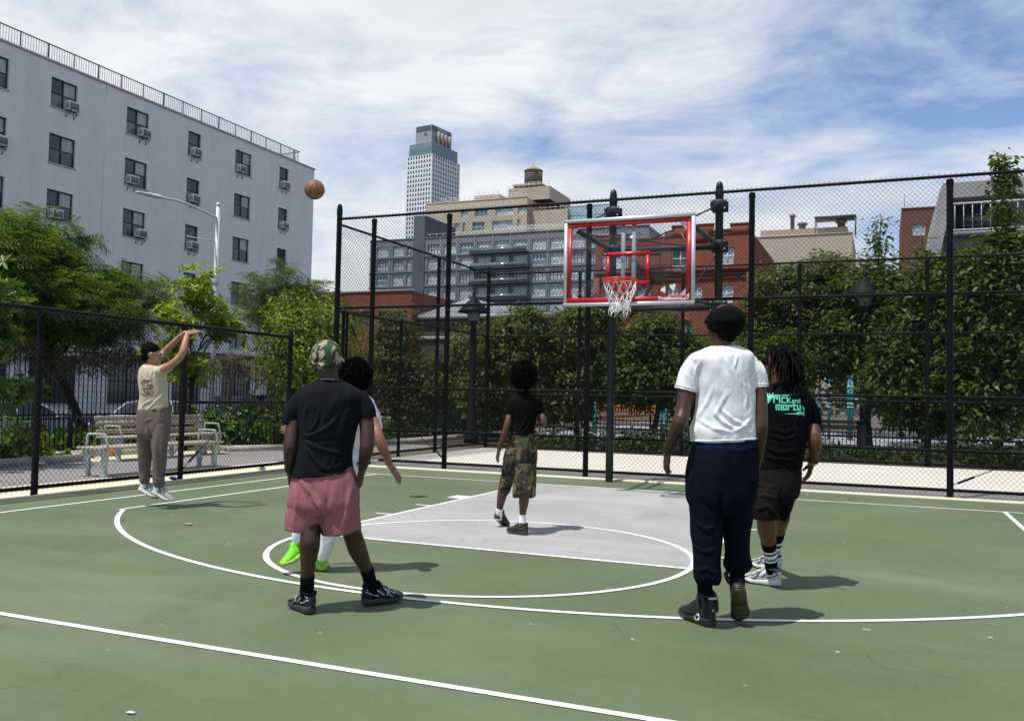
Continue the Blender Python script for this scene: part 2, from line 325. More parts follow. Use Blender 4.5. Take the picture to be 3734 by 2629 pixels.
  'folds': [[0.014,0.01,[-0.847,1.403],[-0.867,1.325],[-0.916,1.221]],[0.016,0.008,[-0.764,1.379],[-0.801,1.301],[-0.839,1.222]],[0.014,0.009,[-0.781,1.585],[-0.757,1.534],[-0.74,1.483]],[0.012,0.008,[-0.704,1.6],[-0.716,1.548],[-0.728,1.509]],[0.012,0.008,[-0.91,1.57],[-0.932,1.505],[-0.938,1.427]],[0.012,0.008,[-0.97,1.561],[-0.948,1.509],[-0.934,1.453]],[0.014,0.011,[-0.84,1.274],[-0.787,1.21],[-0.708,1.168]],[0.014,0.01,[-0.916,1.221],[-0.838,1.171],[-0.734,1.152]],[0.012,0.01,[-0.801,1.288],[-0.735,1.224],[-0.631,1.18]],[0.014,0.01,[-0.606,1.24],[-0.657,1.187],[-0.734,1.152]],[0.012,0.008,[-0.668,1.458],[-0.64,1.355],[-0.648,1.278]],[0.016,-0.01,[-0.815,1.313],[-0.793,1.249],[-0.735,1.198]],[0.012,0.008,[-0.613,1.576],[-0.586,1.511],[-0.58,1.46]],[0.01,0.007,[-0.999,1.503],[-0.967,1.452],[-0.956,1.406]],[0.03,0.01,[-0.863,0.913],[-0.834,0.76],[-0.801,0.657]],[0.02,-0.022,[-0.791,0.786],[-0.786,0.683],[-0.784,0.593]],[0.018,0.012,[-0.934,0.629],[-0.869,0.579],[-0.805,0.606]],[0.014,0.01,[-0.942,0.487],[-0.879,0.45],[-0.808,0.472]],[0.014,0.012,[-0.934,0.333],[-0.865,0.36],[-0.8,0.328]],[0.014,0.01,[-0.764,0.504],[-0.699,0.466],[-0.628,0.494]],[0.014,0.012,[-0.76,0.421],[-0.699,0.441],[-0.621,0.409]],[0.02,0.01,[-0.941,0.938],[-0.959,0.809],[-0.946,0.68]]],
 },
 'dread': {
  'shirt': [[[2.544,-6.217,1.474,0.062,0.026,-0.0,0.068],[2.547,-6.214,1.428,0.13,0.055,-0.0,0.115],[2.541,-6.214,1.37,0.183,0.077,0.004,0.148],[2.54,-6.209,1.255,0.188,0.079,0.004,0.165],[2.533,-6.206,1.126,0.174,0.073,0.004,0.175],[2.525,-6.204,0.998,0.16,0.067,0.004,0.182],[2.523,-6.201,0.918,0.146,0.061,0.003,0.176],[2.52,-6.2,0.864,0.143,0.06,0.006,0.17]],[[2.671,-6.159,1.357,0.074],[2.716,-6.136,1.268,0.076],[2.734,-6.125,1.204,0.072],[2.74,-6.121,1.16,0.066]],[[2.394,-6.275,1.354,0.074],[2.353,-6.288,1.251,0.074],[2.335,-6.291,1.154,0.066]]],
  'pants': [[[2.523,-6.2,0.902,0.135,0.056,0.003,0.165],[2.509,-6.201,0.774,0.149,0.063,0.003,0.185],[2.493,-6.203,0.667,0.148,0.062,0.003,0.185],[2.487,-6.203,0.613,0.133,0.056,0.003,0.17]],[[2.444,-6.279,0.708,0.092,0.039,-0.003,0.145],[2.437,-6.299,0.596,0.091,0.038,-0.006,0.13],[2.44,-6.293,0.496,0.082,0.035,-0.001,0.118]],[[2.535,-6.078,0.717,0.099,0.042,0.002,0.145],[2.518,-6.004,0.595,0.071,0.03,0.002,0.125],[2.504,-5.941,0.505,0.043,0.018,0.001,0.105]]],
  'legs': [[[2.442,-6.228,0.756,0.1],[2.441,-6.284,0.539,0.075],[2.446,-6.29,0.483,0.068],[2.447,-6.287,0.414,0.067],[2.454,-6.269,0.333,0.054],[2.46,-6.252,0.236,0.043],[2.465,-6.245,0.141,0.041],[2.471,-6.239,0.068,0.043]],[[2.555,-6.181,0.758,0.1],[2.516,-5.938,0.555,0.07],[2.511,-5.915,0.486,0.064],[2.506,-5.893,0.427,0.062],[2.49,-5.852,0.327,0.05],[2.475,-5.809,0.202,0.042],[2.468,-5.786,0.107,0.041],[2.468,-5.784,0.063,0.043]]],
  'arms': [[[2.678,-6.155,1.338,0.056],[2.728,-6.133,1.195,0.053],[2.76,-6.186,1.102,0.048],[2.762,-6.17,1.022,0.047],[2.752,-6.128,0.95,0.037],[2.744,-6.108,0.897,0.031]],[[2.388,-6.277,1.331,0.056],[2.343,-6.256,1.186,0.053],[2.316,-6.24,1.056,0.048],[2.317,-6.236,0.975,0.045],[2.323,-6.207,0.877,0.031]]],
  'hands': [{'w':[2.744,-6.108,0.904],'t':[2.7,-6.087,0.756],'n':[-0.952,-0.306,0.0],'th':[-0.992,0.125,0.0],'c':0.55},{'w':[2.323,-6.208,0.883],'t':[2.328,-6.166,0.729],'n':[0.605,0.797,0.0],'th':[-0.992,0.125,0.0],'c':0.5}],
  'neck': [[2.535,-6.218,1.405,0.072],[2.529,-6.223,1.463,0.066],[2.52,-6.23,1.527,0.066]],
  'head': {'c':[2.514,-6.236,1.607],'f':[-0.996,0.09,0.0],'s':1.0},
  'dreads': {'c':[2.523,-6.233,1.629]},
  'socks': [[[2.452,-6.27,0.33,0.058],[2.461,-6.262,0.238,0.047],[2.466,-6.256,0.143,0.046],[2.472,-6.251,0.089,0.047]],[[2.491,-5.82,0.353,0.056],[2.476,-5.82,0.204,0.046],[2.471,-5.818,0.113,0.045]]],
  'shoes': [{'h':[2.53,-6.11,0.0],'dir':[-0.97,0.242,0.0],'l':0.285},{'h':[2.47,-5.53,0.0],'dir':[-0.846,0.533,0.0],'l':0.285}],
  'folds': [[0.016,0.01,[-0.233,1.02],[-0.138,0.976],[0.002,0.994]],[0.014,0.009,[-0.219,1.099],[-0.109,1.07],[0.015,1.103]],[0.016,0.01,[-0.231,0.943],[-0.122,0.929],[0.003,0.932]],[0.014,0.008,[0.012,1.275],[-0.017,1.165],[0.0,1.072]],[0.014,0.008,[-0.188,1.146],[-0.094,1.117],[-0.017,1.15]],[0.02,0.01,[-0.283,0.757],[-0.204,0.728],[-0.143,0.745]],[0.018,0.01,[-0.296,0.648],[-0.235,0.681],[-0.156,0.651]],[0.016,0.01,[-0.294,0.571],[-0.217,0.604],[-0.154,0.558]],[0.016,-0.015,[-0.118,0.74],[-0.119,0.646],[-0.121,0.552]]],
  'print_at': {'o':[2.557,-6.42,1.272]},
 },
 'shooter': {
  'shirt': [[[-4.433,-5.194,1.613,0.063,0.027,-0.006,0.062],[-4.426,-5.189,1.58,0.112,0.047,0.002,0.1],[-4.421,-5.184,1.509,0.14,0.059,0.003,0.125],[-4.413,-5.177,1.416,0.142,0.059,0.011,0.132],[-4.404,-5.167,1.285,0.137,0.057,0.016,0.125],[-4.408,-5.163,1.172,0.151,0.062,0.029,0.125],[-4.411,-5.161,1.076,0.164,0.067,0.039,0.126]],[[-4.332,-5.201,1.525,0.058],[-4.229,-5.214,1.555,0.058],[-4.15,-5.204,1.591,0.047]],[[-4.501,-5.166,1.56,0.055],[-4.516,-5.066,1.615,0.052],[-4.521,-5.016,1.668,0.046]]],
  'pants': [[[-4.406,-5.16,1.121,0.163,0.068,0.019,0.126],[-4.405,-5.154,0.983,0.172,0.072,0.016,0.142],[-4.405,-5.147,0.839,0.168,0.07,0.009,0.142],[-4.403,-5.143,0.771,0.156,0.065,0.006,0.125]],[[-4.523,-5.145,0.898,0.094,0.04,-0.016,0.115],[-4.563,-5.097,0.651,0.078,0.033,-0.006,0.09],[-4.586,-5.077,0.474,0.065,0.027,-0.004,0.078],[-4.587,-5.073,0.371,0.054,0.023,-0.004,0.066],[-4.587,-5.069,0.3,0.054,0.023,-0.004,0.062],[-4.582,-5.065,0.252,0.04,0.017,-0.002,0.047]],[[-4.32,-5.148,0.927,0.1,0.042,0.007,0.11],[-4.288,-5.167,0.678,0.077,0.032,0.007,0.095],[-4.286,-5.159,0.523,0.067,0.028,0.001,0.084],[-4.291,-5.155,0.398,0.06,0.025,0.001,0.074],[-4.293,-5.152,0.295,0.058,0.024,-0.001,0.068],[-4.293,-5.149,0.235,0.044,0.018,-0.002,0.05]]],
  'legs': [[[-4.541,-5.12,0.889,0.06],[-4.57,-5.095,0.557,0.05],[-4.589,-5.07,0.3,0.036],[-4.582,-5.063,0.213,0.034],[-4.575,-5.059,0.173,0.034]],[[-4.34,-5.122,0.896,0.075],[-4.291,-5.165,0.598,0.05],[-4.295,-5.152,0.272,0.036],[-4.285,-5.144,0.197,0.034],[-4.276,-5.139,0.168,0.034]]],
  'arms': [[[-4.332,-5.201,1.52,0.046],[-4.205,-5.226,1.56,0.045],[-4.065,-5.214,1.641,0.043],[-3.994,-5.198,1.716,0.041],[-3.978,-5.184,1.776,0.041],[-3.99,-5.149,1.863,0.035],[-4.015,-5.088,1.968,0.026]],[[-4.492,-5.162,1.56,0.046],[-4.521,-5.016,1.668,0.042],[-4.53,-4.915,1.756,0.039],[-4.473,-4.894,1.82,0.039],[-4.355,-4.882,1.924,0.032],[-4.233,-4.888,2.0,0.025]]],
  'hands': [{'w':[-4.015,-5.088,1.963],'t':[-3.891,-4.984,2.01],'n':[0.1,0.2,-0.97],'th':[-0.218,0.96,-0.174],'c':0.28},{'w':[-4.237,-4.89,1.995],'t':[-4.071,-4.843,2.038],'n':[0.1,0.2,-0.97],'th':[0.534,-0.828,-0.174],'c':0.35}],
  'neck': [[-4.444,-5.196,1.549,0.058],[-4.435,-5.194,1.61,0.053],[-4.421,-5.191,1.661,0.053]],
  'head': {'c':[-4.421,-5.194,1.731],'f':[0.778,0.626,-0.052],'s':1.0},
  'socks': [[[-4.587,-5.068,0.275,0.038],[-4.58,-5.062,0.208,0.037],[-4.573,-5.058,0.173,0.038]],[[-4.295,-5.151,0.257,0.038],[-4.285,-5.144,0.203,0.037],[-4.276,-5.139,0.168,0.038]]],
  'shoes': [{'h':[-4.66,-5.094,0.176],'dir':[0.896,0.213,-0.39],'up':[0.272,0.386,0.85],'l':0.27},{'h':[-4.379,-5.161,0.168],'dir':[0.905,0.177,-0.386],'up':[0.415,0.174,0.88],'l':0.275}],
  'folds': [[0.016,0.012,[-5.869,1.351],[-5.971,1.224],[-6.103,1.072]],[0.014,0.01,[-5.863,1.291],[-5.98,1.159],[-6.052,1.058]],[0.014,0.01,[-6.006,1.224],[-6.105,1.182],[-6.168,1.106]],[0.014,0.009,[-6.037,1.547],[-6.046,1.487],[-6.035,1.437]],[0.012,0.008,[-5.988,1.558],[-6.001,1.498],[-6.01,1.448]],[0.014,0.008,[-6.156,1.504],[-6.11,1.446],[-6.06,1.432]],[0.016,0.01,[-5.866,1.201],[-5.954,1.14],[-6.053,1.098]],[0.016,0.01,[-6.101,0.973],[-6.051,0.999],[-6.002,1.01]],[0.03,0.012,[-5.965,0.901],[-5.96,0.652],[-5.955,0.403]],[0.02,-0.02,[-6.075,0.948],[-6.022,0.775],[-5.998,0.601]],[0.014,0.009,[-6.141,0.524],[-6.093,0.574],[-6.044,0.625]],[0.012,0.008,[-6.144,0.389],[-6.088,0.36],[-6.039,0.401]],[0.012,0.009,[-5.983,0.352],[-5.923,0.324],[-5.874,0.365]]],
  'print_at': {'o':[-4.372,-5.298,1.357]},
 },
 'green': {
  'shirt': [[[-0.435,-7.192,1.343,0.055,0.023,0.006,0.06],[-0.435,-7.19,1.298,0.111,0.046,0.009,0.1],[-0.434,-7.188,1.253,0.141,0.059,0.011,0.118],[-0.453,-7.191,1.151,0.123,0.052,-0.001,0.124],[-0.474,-7.195,1.034,0.108,0.045,-0.001,0.122],[-0.492,-7.197,0.904,0.101,0.043,0.002,0.124],[-0.509,-7.198,0.782,0.112,0.047,-0.003,0.13],[-0.525,-7.203,0.74,0.111,0.046,-0.001,0.13]],[[-0.348,-7.152,1.26,0.056],[-0.311,-7.133,1.181,0.058],[-0.293,-7.122,1.108,0.054],[-0.286,-7.117,1.062,0.05]],[[-0.55,-7.215,1.252,0.056],[-0.641,-7.207,1.193,0.056],[-0.733,-7.2,1.137,0.05]]],
  'pants': [[[-0.525,-7.205,0.767,0.111,0.046,-0.001,0.13],[-0.565,-7.216,0.648,0.12,0.051,-0.002,0.145],[-0.591,-7.222,0.547,0.131,0.055,-0.002,0.14]],[[-0.669,-7.257,0.59,0.077,0.033,-0.008,0.115],[-0.731,-7.275,0.419,0.077,0.033,-0.012,0.1],[-0.787,-7.293,0.298,0.066,0.029,-0.015,0.085],[-0.81,-7.278,0.218,0.062,0.027,-0.015,0.07],[-0.816,-7.267,0.16,0.034,0.015,-0.016,0.05]],[[-0.546,-7.205,0.586,0.089,0.037,0.002,0.115],[-0.586,-7.214,0.419,0.08,0.034,0.002,0.105],[-0.615,-7.221,0.285,0.066,0.028,0.001,0.095],[-0.63,-7.222,0.168,0.057,0.024,0.001,0.08],[-0.645,-7.224,0.085,0.038,0.016,0.001,0.052]]],
  'legs': [[[-0.614,-7.237,0.668,0.085],[-0.721,-7.272,0.433,0.055],[-0.801,-7.276,0.262,0.045],[-0.819,-7.257,0.151,0.036],[-0.806,-7.249,0.104,0.036]],[[-0.537,-7.205,0.67,0.085],[-0.592,-7.216,0.402,0.055],[-0.635,-7.224,0.168,0.042],[-0.65,-7.225,0.061,0.036]]],
  'arms': [[[-0.342,-7.149,1.247,0.046],[-0.269,-7.166,1.103,0.042],[-0.215,-7.194,1.023,0.039],[-0.188,-7.179,0.948,0.038],[-0.168,-7.146,0.866,0.03],[-0.157,-7.105,0.798,0.024]],[[-0.556,-7.217,1.235,0.046],[-0.684,-7.202,1.165,0.042],[-0.757,-7.186,1.102,0.038],[-0.813,-7.209,1.077,0.034],[-0.857,-7.249,1.06,0.024]]],
  'hands': [{'w':[-0.157,-7.106,0.801],'t':[-0.094,-7.041,0.678],'n':[-0.708,0.136,-0.5],'th':[-0.616,0.665,-0.423],'c':0.5,'s':0.95},{'w':[-0.857,-7.249,1.06],'t':[-0.942,-7.305,1.042],'n':[-0.388,0.922,0.0],'th':[0,0,1],'c':0.3,'s':0.95}],
  'neck': [[-0.431,-7.189,1.298,0.058],[-0.428,-7.19,1.345,0.053],[-0.426,-7.191,1.391,0.053]],
  'head': {'c':[-0.426,-7.193,1.438],'f':[-0.797,0.605,0.0],'s':0.98},
  'afro': {'c':[-0.429,-7.195,1.468],'r':[0.128,0.128,0.125]},
  'socks': [],
  'shoes': [{'h':[-0.766,-7.234,0.132],'dir':[-0.248,-0.908,-0.338],'up':[-0.323,-0.136,0.9],'l':0.26},{'h':[-0.66,-7.22,0.0],'dir':[-0.571,0.821,0.0],'l':0.28}],
  'folds': [[0.016,0.01,[-3.139,0.995],[-3.186,0.913],[-3.233,0.814]],[0.016,0.01,[-3.118,0.914],[-3.152,0.848],[-3.2,0.789]],[0.016,0.012,[-3.354,0.322],[-3.314,0.274],[-3.335,0.208]]],
 },
}
# ------------------------------------------------------------------ people
def catmull(P, sub):
    P = np.asarray(P, float); n = len(P)
    if n < 3 or sub < 2:
        return P
    E = np.concatenate([[2*P[0]-P[1]], P, [2*P[-1]-P[-2]]]); out = []
    for i in range(n-1):
        a, b, c, d = E[i:i+4]
        for t in np.arange(sub)/sub:
            out.append(.5*((2*b)+(c-a)*t+(2*a-5*b+4*c-d)*t*t+(3*b-a-3*c+d)*t**3))
    out.append(P[-1]); return np.array(out)

def loft_rings(st, seg=24, sub=3, e=2.2, k=1.0):
    A = catmull(np.array(st, float), sub)
    C = A[:, :3]; T = np.gradient(C, axis=0)
    T /= np.maximum(np.linalg.norm(T, axis=1, keepdims=True), 1e-9)
    an = np.linspace(0, 2*np.pi, seg, endpoint=False)
    ce = np.sign(np.cos(an))*np.abs(np.cos(an))**(2/e); se = np.sign(np.sin(an))*np.abs(np.sin(an))**(2/e)
    out = []
    if A.shape[1] == 7:
        Tm = C[-1]-C[0]; Tm /= np.linalg.norm(Tm)
        for i in range(len(A)):
            a = A[i, 3:6]; b = np.cross(a, Tm); b = b/np.linalg.norm(b)*A[i, 6]
            out.append(C[i]+k*(ce[:, None]*a+se[:, None]*b))
    else:
        u = np.cross(T[0], FH); u /= max(np.linalg.norm(u), 1e-6)
        for i in range(len(A)):
            u = u-T[i]*(u@T[i]); u /= np.linalg.norm(u); v = np.cross(T[i], u)
            out.append(C[i]+k*A[i, 3]*(np.cos(an)[:, None]*u+np.sin(an)[:, None]*v))
    return np.array(out)

def dome(Rg, f=.35):
    """round both ends of a loft"""
    c0, c1 = Rg[0].mean(0), Rg[-1].mean(0)
    d0 = c0-Rg[1].mean(0); d1 = c1-Rg[-2].mean(0)
    d0 /= max(np.linalg.norm(d0), 1e-6); d1 /= max(np.linalg.norm(d1), 1e-6)
    r0 = np.linalg.norm(Rg[0]-c0, axis=1).min(); r1 = np.linalg.norm(Rg[-1]-c1, axis=1).min()
    a = c0+(Rg[0]-c0)*.7+d0*r0*f; b = c1+(Rg[-1]-c1)*.7+d1*r1*f
    return np.concatenate([a[None], Rg, b[None]])

def ell_rings(c, ax, ay, az, seg=20, rg=12):
    c, ax, ay, az = (np.asarray(v, float) for v in (c, ax, ay, az))
    an = np.linspace(0, 2*np.pi, seg, endpoint=False); out = []
    for t in np.linspace(-np.pi/2+.1, np.pi/2-.1, rg):
        out.append(c+math.cos(t)*(np.cos(an)[:, None]*ax+np.sin(an)[:, None]*ay)+math.sin(t)*az)
    return np.array(out)

def fuse(ringsets, vox, smooth=4):
    """one continuous skin round all the overlapping pieces"""
    mb = MB()
    for rg in ringsets: mb.rings(rg)
    o = mb.build('tmp', None)
    import bmesh
    bm = bmesh.new(); bm.from_mesh(o.data); bmesh.ops.recalc_face_normals(bm, faces=bm.faces); bm.to_mesh(o.data); bm.free()
    md = o.modifiers.new('r', 'REMESH'); md.mode = 'VOXEL'; md.voxel_size = vox
    dg = bpy.context.evaluated_depsgraph_get(); ev = o.evaluated_get(dg); me = ev.to_mesh()
    V = np.empty(len(me.vertices)*3, np.float32); me.vertices.foreach_get('co', V); V = V.reshape(-1, 3).astype(float)
    nl = len(me.loops); li = np.empty(nl, np.int32); me.loops.foreach_get('vertex_index', li)
    F = li.reshape(-1, 4)
    E = np.empty(len(me.edges)*2, np.int32); me.edges.foreach_get('vertices', E); E = E.reshape(-1, 2)
    ev.to_mesh_clear()
    dat = o.data; bpy.data.objects.remove(o); bpy.data.meshes.remove(dat)
    deg = np.zeros(len(V)); np.add.at(deg, E.ravel(), 1)
    for it in range(smooth):
        for lam in (.55, -.57):
            S = np.zeros_like(V); np.add.at(S, E[:, 0], V[E[:, 1]]); np.add.at(S, E[:, 1], V[E[:, 0]])
            V = V+lam*(S/deg[:, None]-V)
    return V, F, E

def vnormals(V, F):
    n = np.cross(V[F[:, 2]]-V[F[:, 0]], V[F[:, 3]]-V[F[:, 1]])
    o = np.zeros_like(V)
    for k in range(4): np.add.at(o, F[:, k], n)
    return o/np.maximum(np.linalg.norm(o, axis=1, keepdims=True), 1e-12)

def crease(V, F, folds, amp=.004, sc=9., seed=0., zstretch=.55):
    """pulls cloth into folds: given ridge lines plus fine irregular rumples"""
    Nn = vnormals(V, F); D = np.zeros(len(V))
    u = V@RH; z = V[:, 2]; face = np.clip((Nn@(-FH)-.05)/.35, 0, 1)
    for w, a, *pts in folds:
        P = np.array(pts); best = np.full(len(V), 1e9); par = np.zeros(len(V))
        seg = np.linalg.norm(np.diff(P, axis=0), axis=1); tot = seg.sum(); acc = 0
        for i in range(len(P)-1):
            d = P[i+1]-P[i]; L2 = d@d
            t = np.clip(((u-P[i, 0])*d[0]+(z-P[i, 1])*d[1])/L2, 0, 1)
            dd = np.hypot(u-P[i, 0]-t*d[0], z-P[i, 1]-t*d[1])
            m = dd < best; best[m] = dd[m]; par[m] = (acc+t[m]*seg[i])/tot
            acc += seg[i]
        tap = np.clip(np.minimum(par, 1-par)*4, .15, 1)
        D += face*a*1.35*tap*(np.exp(-(best/(.78*w))**2)-.45*np.exp(-(best/(1.9*w))**2))
    if amp > 0:
        q = V*sc; q[:, 2] *= zstretch
        nz = np.array([noise.noise(Vector((p[0]+seed, p[1], p[2])))+.5*noise.noise(Vector((p[0]*2.3, p[1]*2.3+seed, p[2]*2.3)))
                       -.9*abs(noise.noise(Vector((p[0]*1.3+5+seed, p[1]*1.3, p[2]*1.3)))) for p in q])
        D += amp*nz+amp*.35*np.array([noise.noise(Vector((p[0]*3.1, p[1]*3.1, p[2]*2.2+seed))) for p in q])
    return V+Nn*D[:, None]

def frame(y, up):
    y = np.asarray(y, float); y = y/np.linalg.norm(y); up = np.asarray(up, float)
    x = np.cross(y, up); x /= np.linalg.norm(x); return x, y, np.cross(x, y)

def head_pieces(h, full=True):
    x, y, z = frame(h['f'], UPV); c = np.array(h['c']); s = h['s']
    def E(p, r): return ell_rings(c+s*(p[0]*x+p[1]*y+p[2]*z), s*r[0]*x, s*r[1]*y, s*r[2]*z)
    ps = [E((0,-.012,.02), (.075,.094,.088)), E((0,.025,-.045), (.056,.062,.068)), E((0,.058,-.094), (.026,.024,.020)),
          E((0,.078,.020), (.048,.016,.012)), E((.038,.055,-.028), (.026,.026,.026)), E((-.038,.055,-.028), (.026,.026,.026)),
          E((0,.084,-.058), (.023,.013,.007)), E((0,.083,-.070), (.020,.012,.007)), E((0,.095,-.030), (.014,.016,.012)), E((.012,.088,-.033), (.009,.010,.008)), E((-.012,.088,-.033), (.009,.010,.008)),
          E((0,.086,-.008), (.010,.014,.026)), E((.046,.0,-.066), (.014,.04,.026)), E((-.046,.0,-.066), (.014,.04,.026))]
    for sx in (1, -1):
        ps += [E((sx*.079,-.010,-.012), (.007,.018,.030)), E((sx*.083,-.020,-.008), (.006,.008,.026)), E((sx*.079,-.006,-.036), (.007,.009,.010))]
    return ps

def hand_pieces(h):
    w = np.array(h['w']); d = np.array(h['t'])-w; d /= np.linalg.norm(d); s = h.get('s', .95); c = h['c']
    n = np.array(h['n'], float); n = n-d*(n@d); n /= np.linalg.norm(n)
    t = np.array(h['th'], float); t = np.cross(d, n)*(1 if np.cross(d, n)@t > 0 else -1)
    an = np.linspace(0, 2*np.pi, 14, endpoint=False)
    def ring(p, a, b): return p+np.cos(an)[:, None]*t*a*s+np.sin(an)[:, None]*n*b*s
    ps = [np.array([ring(w-d*.02*s, .025, .019), ring(w+d*.012*s, .027, .018), ring(w+d*.045*s+n*.002, .039, .017), ring(w+d*.08*s, .041, .014), ring(w+d*.097*s, .037, .010)])]
    for off, L, dl in ((.030, .072, .088), (.010, .081, .094), (-.0105, .075, .091), (-.030, .058, .082)):
        p = w+d*dl*s+t*off*s; ang = c*R(14); pts = [list(p-d*.02*s)+[.0098*s], list(p)+[.0095*s]]
        spread = t*off*2.2
        for j, (fr, be) in enumerate(((.46, 34), (.30, 52), (.24, 38))):
            dv = d*math.cos(ang)+n*math.sin(ang)+spread*.35; dv /= np.linalg.norm(dv)
            p = p+dv*L*fr*s; pts.append(list(p)+[(.0088, .0080, .0066)[j]*s]); ang += R(be)*c*(1+off*-3)
        ps.append(dome(loft_rings(pts, 10, 2), .7))
    p = w+d*.022*s+t*.026*s; dv = d*.75+t*.62+n*.28; dv /= np.linalg.norm(dv)
    d2 = d*.92+t*.22+n*(.25+.3*c); d2 /= np.linalg.norm(d2)
    pts = [list(p-dv*.012*s)+[.014*s], list(p+dv*.03*s)+[.0125*s], list(p+dv*.045*s+d2*.02*s)+[.0105*s], list(p+dv*.045*s+d2*.046*s)+[.0082*s]]
    ps.append(dome(loft_rings(pts, 10, 2), .7))
    return ps

def foot_half_width(s):
    return np.interp(s, [0, .04, .12, .3, .5, .7, .82, .92, .97, 1], [.014, .029, .038, .038, .041, .050, .050, .041, .028, .011])

def make_shoe(root, h, st):
    """sneaker: upper with collar, tongue, laces, trim, and a sole as its own piece"""
    x, y, z = frame(h['dir'], h.get('up', (0, 0, 1))); o = np.array(h['h'], float); L = h['l']; hi = h.get('hi', 0)
    k = L/.285
    def P(a, b, c): return o+x*a*k+y*b*L+z*c*k
    S = np.array([0, .03, .08, .16, .28, .42, .56, .70, .82, .91, .965, 1.0])
    hw = foot_half_width(S)
    th = np.interp(S, [0, .3, .6, 1], [.044, .041, .031, .026]); spring = np.interp(S, [0, .08, .7, 1], [.006, 0, 0, .022])
    an = np.linspace(0, 2*np.pi, 28, endpoint=False); ce, se = np.cos(an), np.sin(an)
    rc = np.sign(ce)*np.abs(ce)**.45; rs = np.sign(se)*np.abs(se)**.45
    sole = [[P(hw[i]*1.08*a, S[i], spring[i]+th[i]*(.5+.5*b)) for a, b in zip(rc, rs)] for i in range(len(S))]
    top = np.interp(S, [0, .03, .1, .2, .32, .42, .55, .7, .82, .92, 1], [.100, .116, .120, .110, .114, .114, .098, .080, .068, .058, .040])
    if hi: top = top+np.interp(S, [0, .2, .35, .5, 1], [.030, .035, .03, .008, 0])
    def U(i_s, a, out=0.0):
        hh = np.interp(i_s, S, top); w0 = foot_half_width(i_s); b0 = np.interp(i_s, S, spring+th)*.7
        cx, sx = math.cos(a), math.sin(a)
        zz = b0+(hh-b0)*(.5+.5*np.sign(sx)*abs(sx)**.8); taper = 1-.24*max(0, (zz-b0)/(hh-b0))**1.6
        return P((w0+out)*np.sign(cx)*abs(cx)**.7*taper, i_s, zz+out*sx)
    SS = np.concatenate([[0, .015, .04, .08], np.linspace(.13, .9, 13), [.94, .97, .99, 1.0]])
    up = [[U(s, a) for a in an] for s in SS]
    mb = MB(); mb.rings(up)
    upper = autosmooth(mb.build('shoe', st['upper'], root), 60)
    mb = MB(); mb.rings(sole); sl = autosmooth(mb.build('sole', st['sole'], upper, local=False), 50)
    sl.data.transform(Matrix.Translation(-Vector(root.location)))
    def sub(m, name, mat, sm=True):
        ob = m.build(name, mat, upper, sm, local=False); ob.data.transform(Matrix.Translation(-Vector(root.location))); return ob
    # padded collar round the ankle
    zc = .114+(.035 if hi else 0)
    m = MB(); ring = [P(.039*math.cos(a), .20+.165*math.sin(a), zc+(.012+.02*hi)*(-math.sin(a))*(.4)+.006*math.cos(2*a)) for a in np.linspace(0, 2*np.pi, 20, endpoint=False)]
    m.tube(ring, .010*k, 8, closed=True); sub(m, 'collar', st.get('collar', st['upper']))
    m = MB(); m.obox(P(0, .385, zc+.004), x*.020*k, y*.009+z*.004, (z*.022-y*.010)*k); sub(m, 'tongue', st.get('tongue', st['upper']))
    m = MB()
    for s in (.44, .49, .54, .59):
        m.tube([U(s, R(a), .003) for a in (40, 65, 90, 115, 140)], .0032*k, 6)
    if not hi:
        for sg in (1, -1): m.tube([P(0, .42, zc+.002), P(sg*.018, .41, zc+.016), P(sg*.034, .43, zc+.002), P(sg*.022, .44, zc-.008), P(0, .42, zc)], .0026*k, 6)
    sub(m, 'laces', st.get('laces', st['upper']))
    if 'trim' in st:
        m = MB()
        for sg in (0, 180):
            f = (lambda d: R(d)) if sg == 0 else (lambda d: R(180-d))
            for line, rr in (([(.06, 20), (.14, 38), (.24, 28), (.36, 5), (.46, -12)], .0052), ([(.03, 8), (.10, 2), (.20, -8), (.32, -14)], .0045),
                             ([(.46, 52), (.52, 22), (.60, -6), (.68, -22)], .0040), ([(.58, 50), (.58, 20), (.52, -10)], .0036), ([(.50, 38), (.60, 30), (.72, 8)], .0036), ([(.70, 42), (.80, 14), (.90, -8)], .0036)):
                ln = catmull(np.array(line, float), 4)
                m.tube([U(s, f(a), .0015) for s, a in ln], rr*k, 6)
        sub(m, 'trim', st['trim'])
    if hi:
        m = MB()
        for sg in (1, -1):
            m.tube([P(sg*.033, .06, .075), P(sg*.041, .10, .115), P(sg*.040, .16, .165), P(sg*.034, .20, .185)], [.012*k, .014*k, .012*k, .006*k], 8)
        sub(m, 'ankle_flap', st['upper'])
        m = MB(); m.tube([P(.028*math.cos(a), .02-.0*a+.06*math.sin(a), .155) for a in np.linspace(R(190), R(350), 9)], .007*k, 8); sub(m, 'heel_tab', st['trim2'])
        m = MB()
        for sg in (1, -1):
            m.tube([P(sg*.036, .24, .035), P(sg*.038, .30, .055), P(sg*.041, .40, .030), P(sg*.040, .33, .018), P(sg*.037, .25, .030)], .006*k, 6)
        m.obox(P(.004, -.012, .088), x*.0022*k, y*.002, z*.006*k); m.obox(P(-.006, -.012, .088), x*.0022*k, y*.002, z*.006*k)
        sub(m, 'accent', st['accent'])
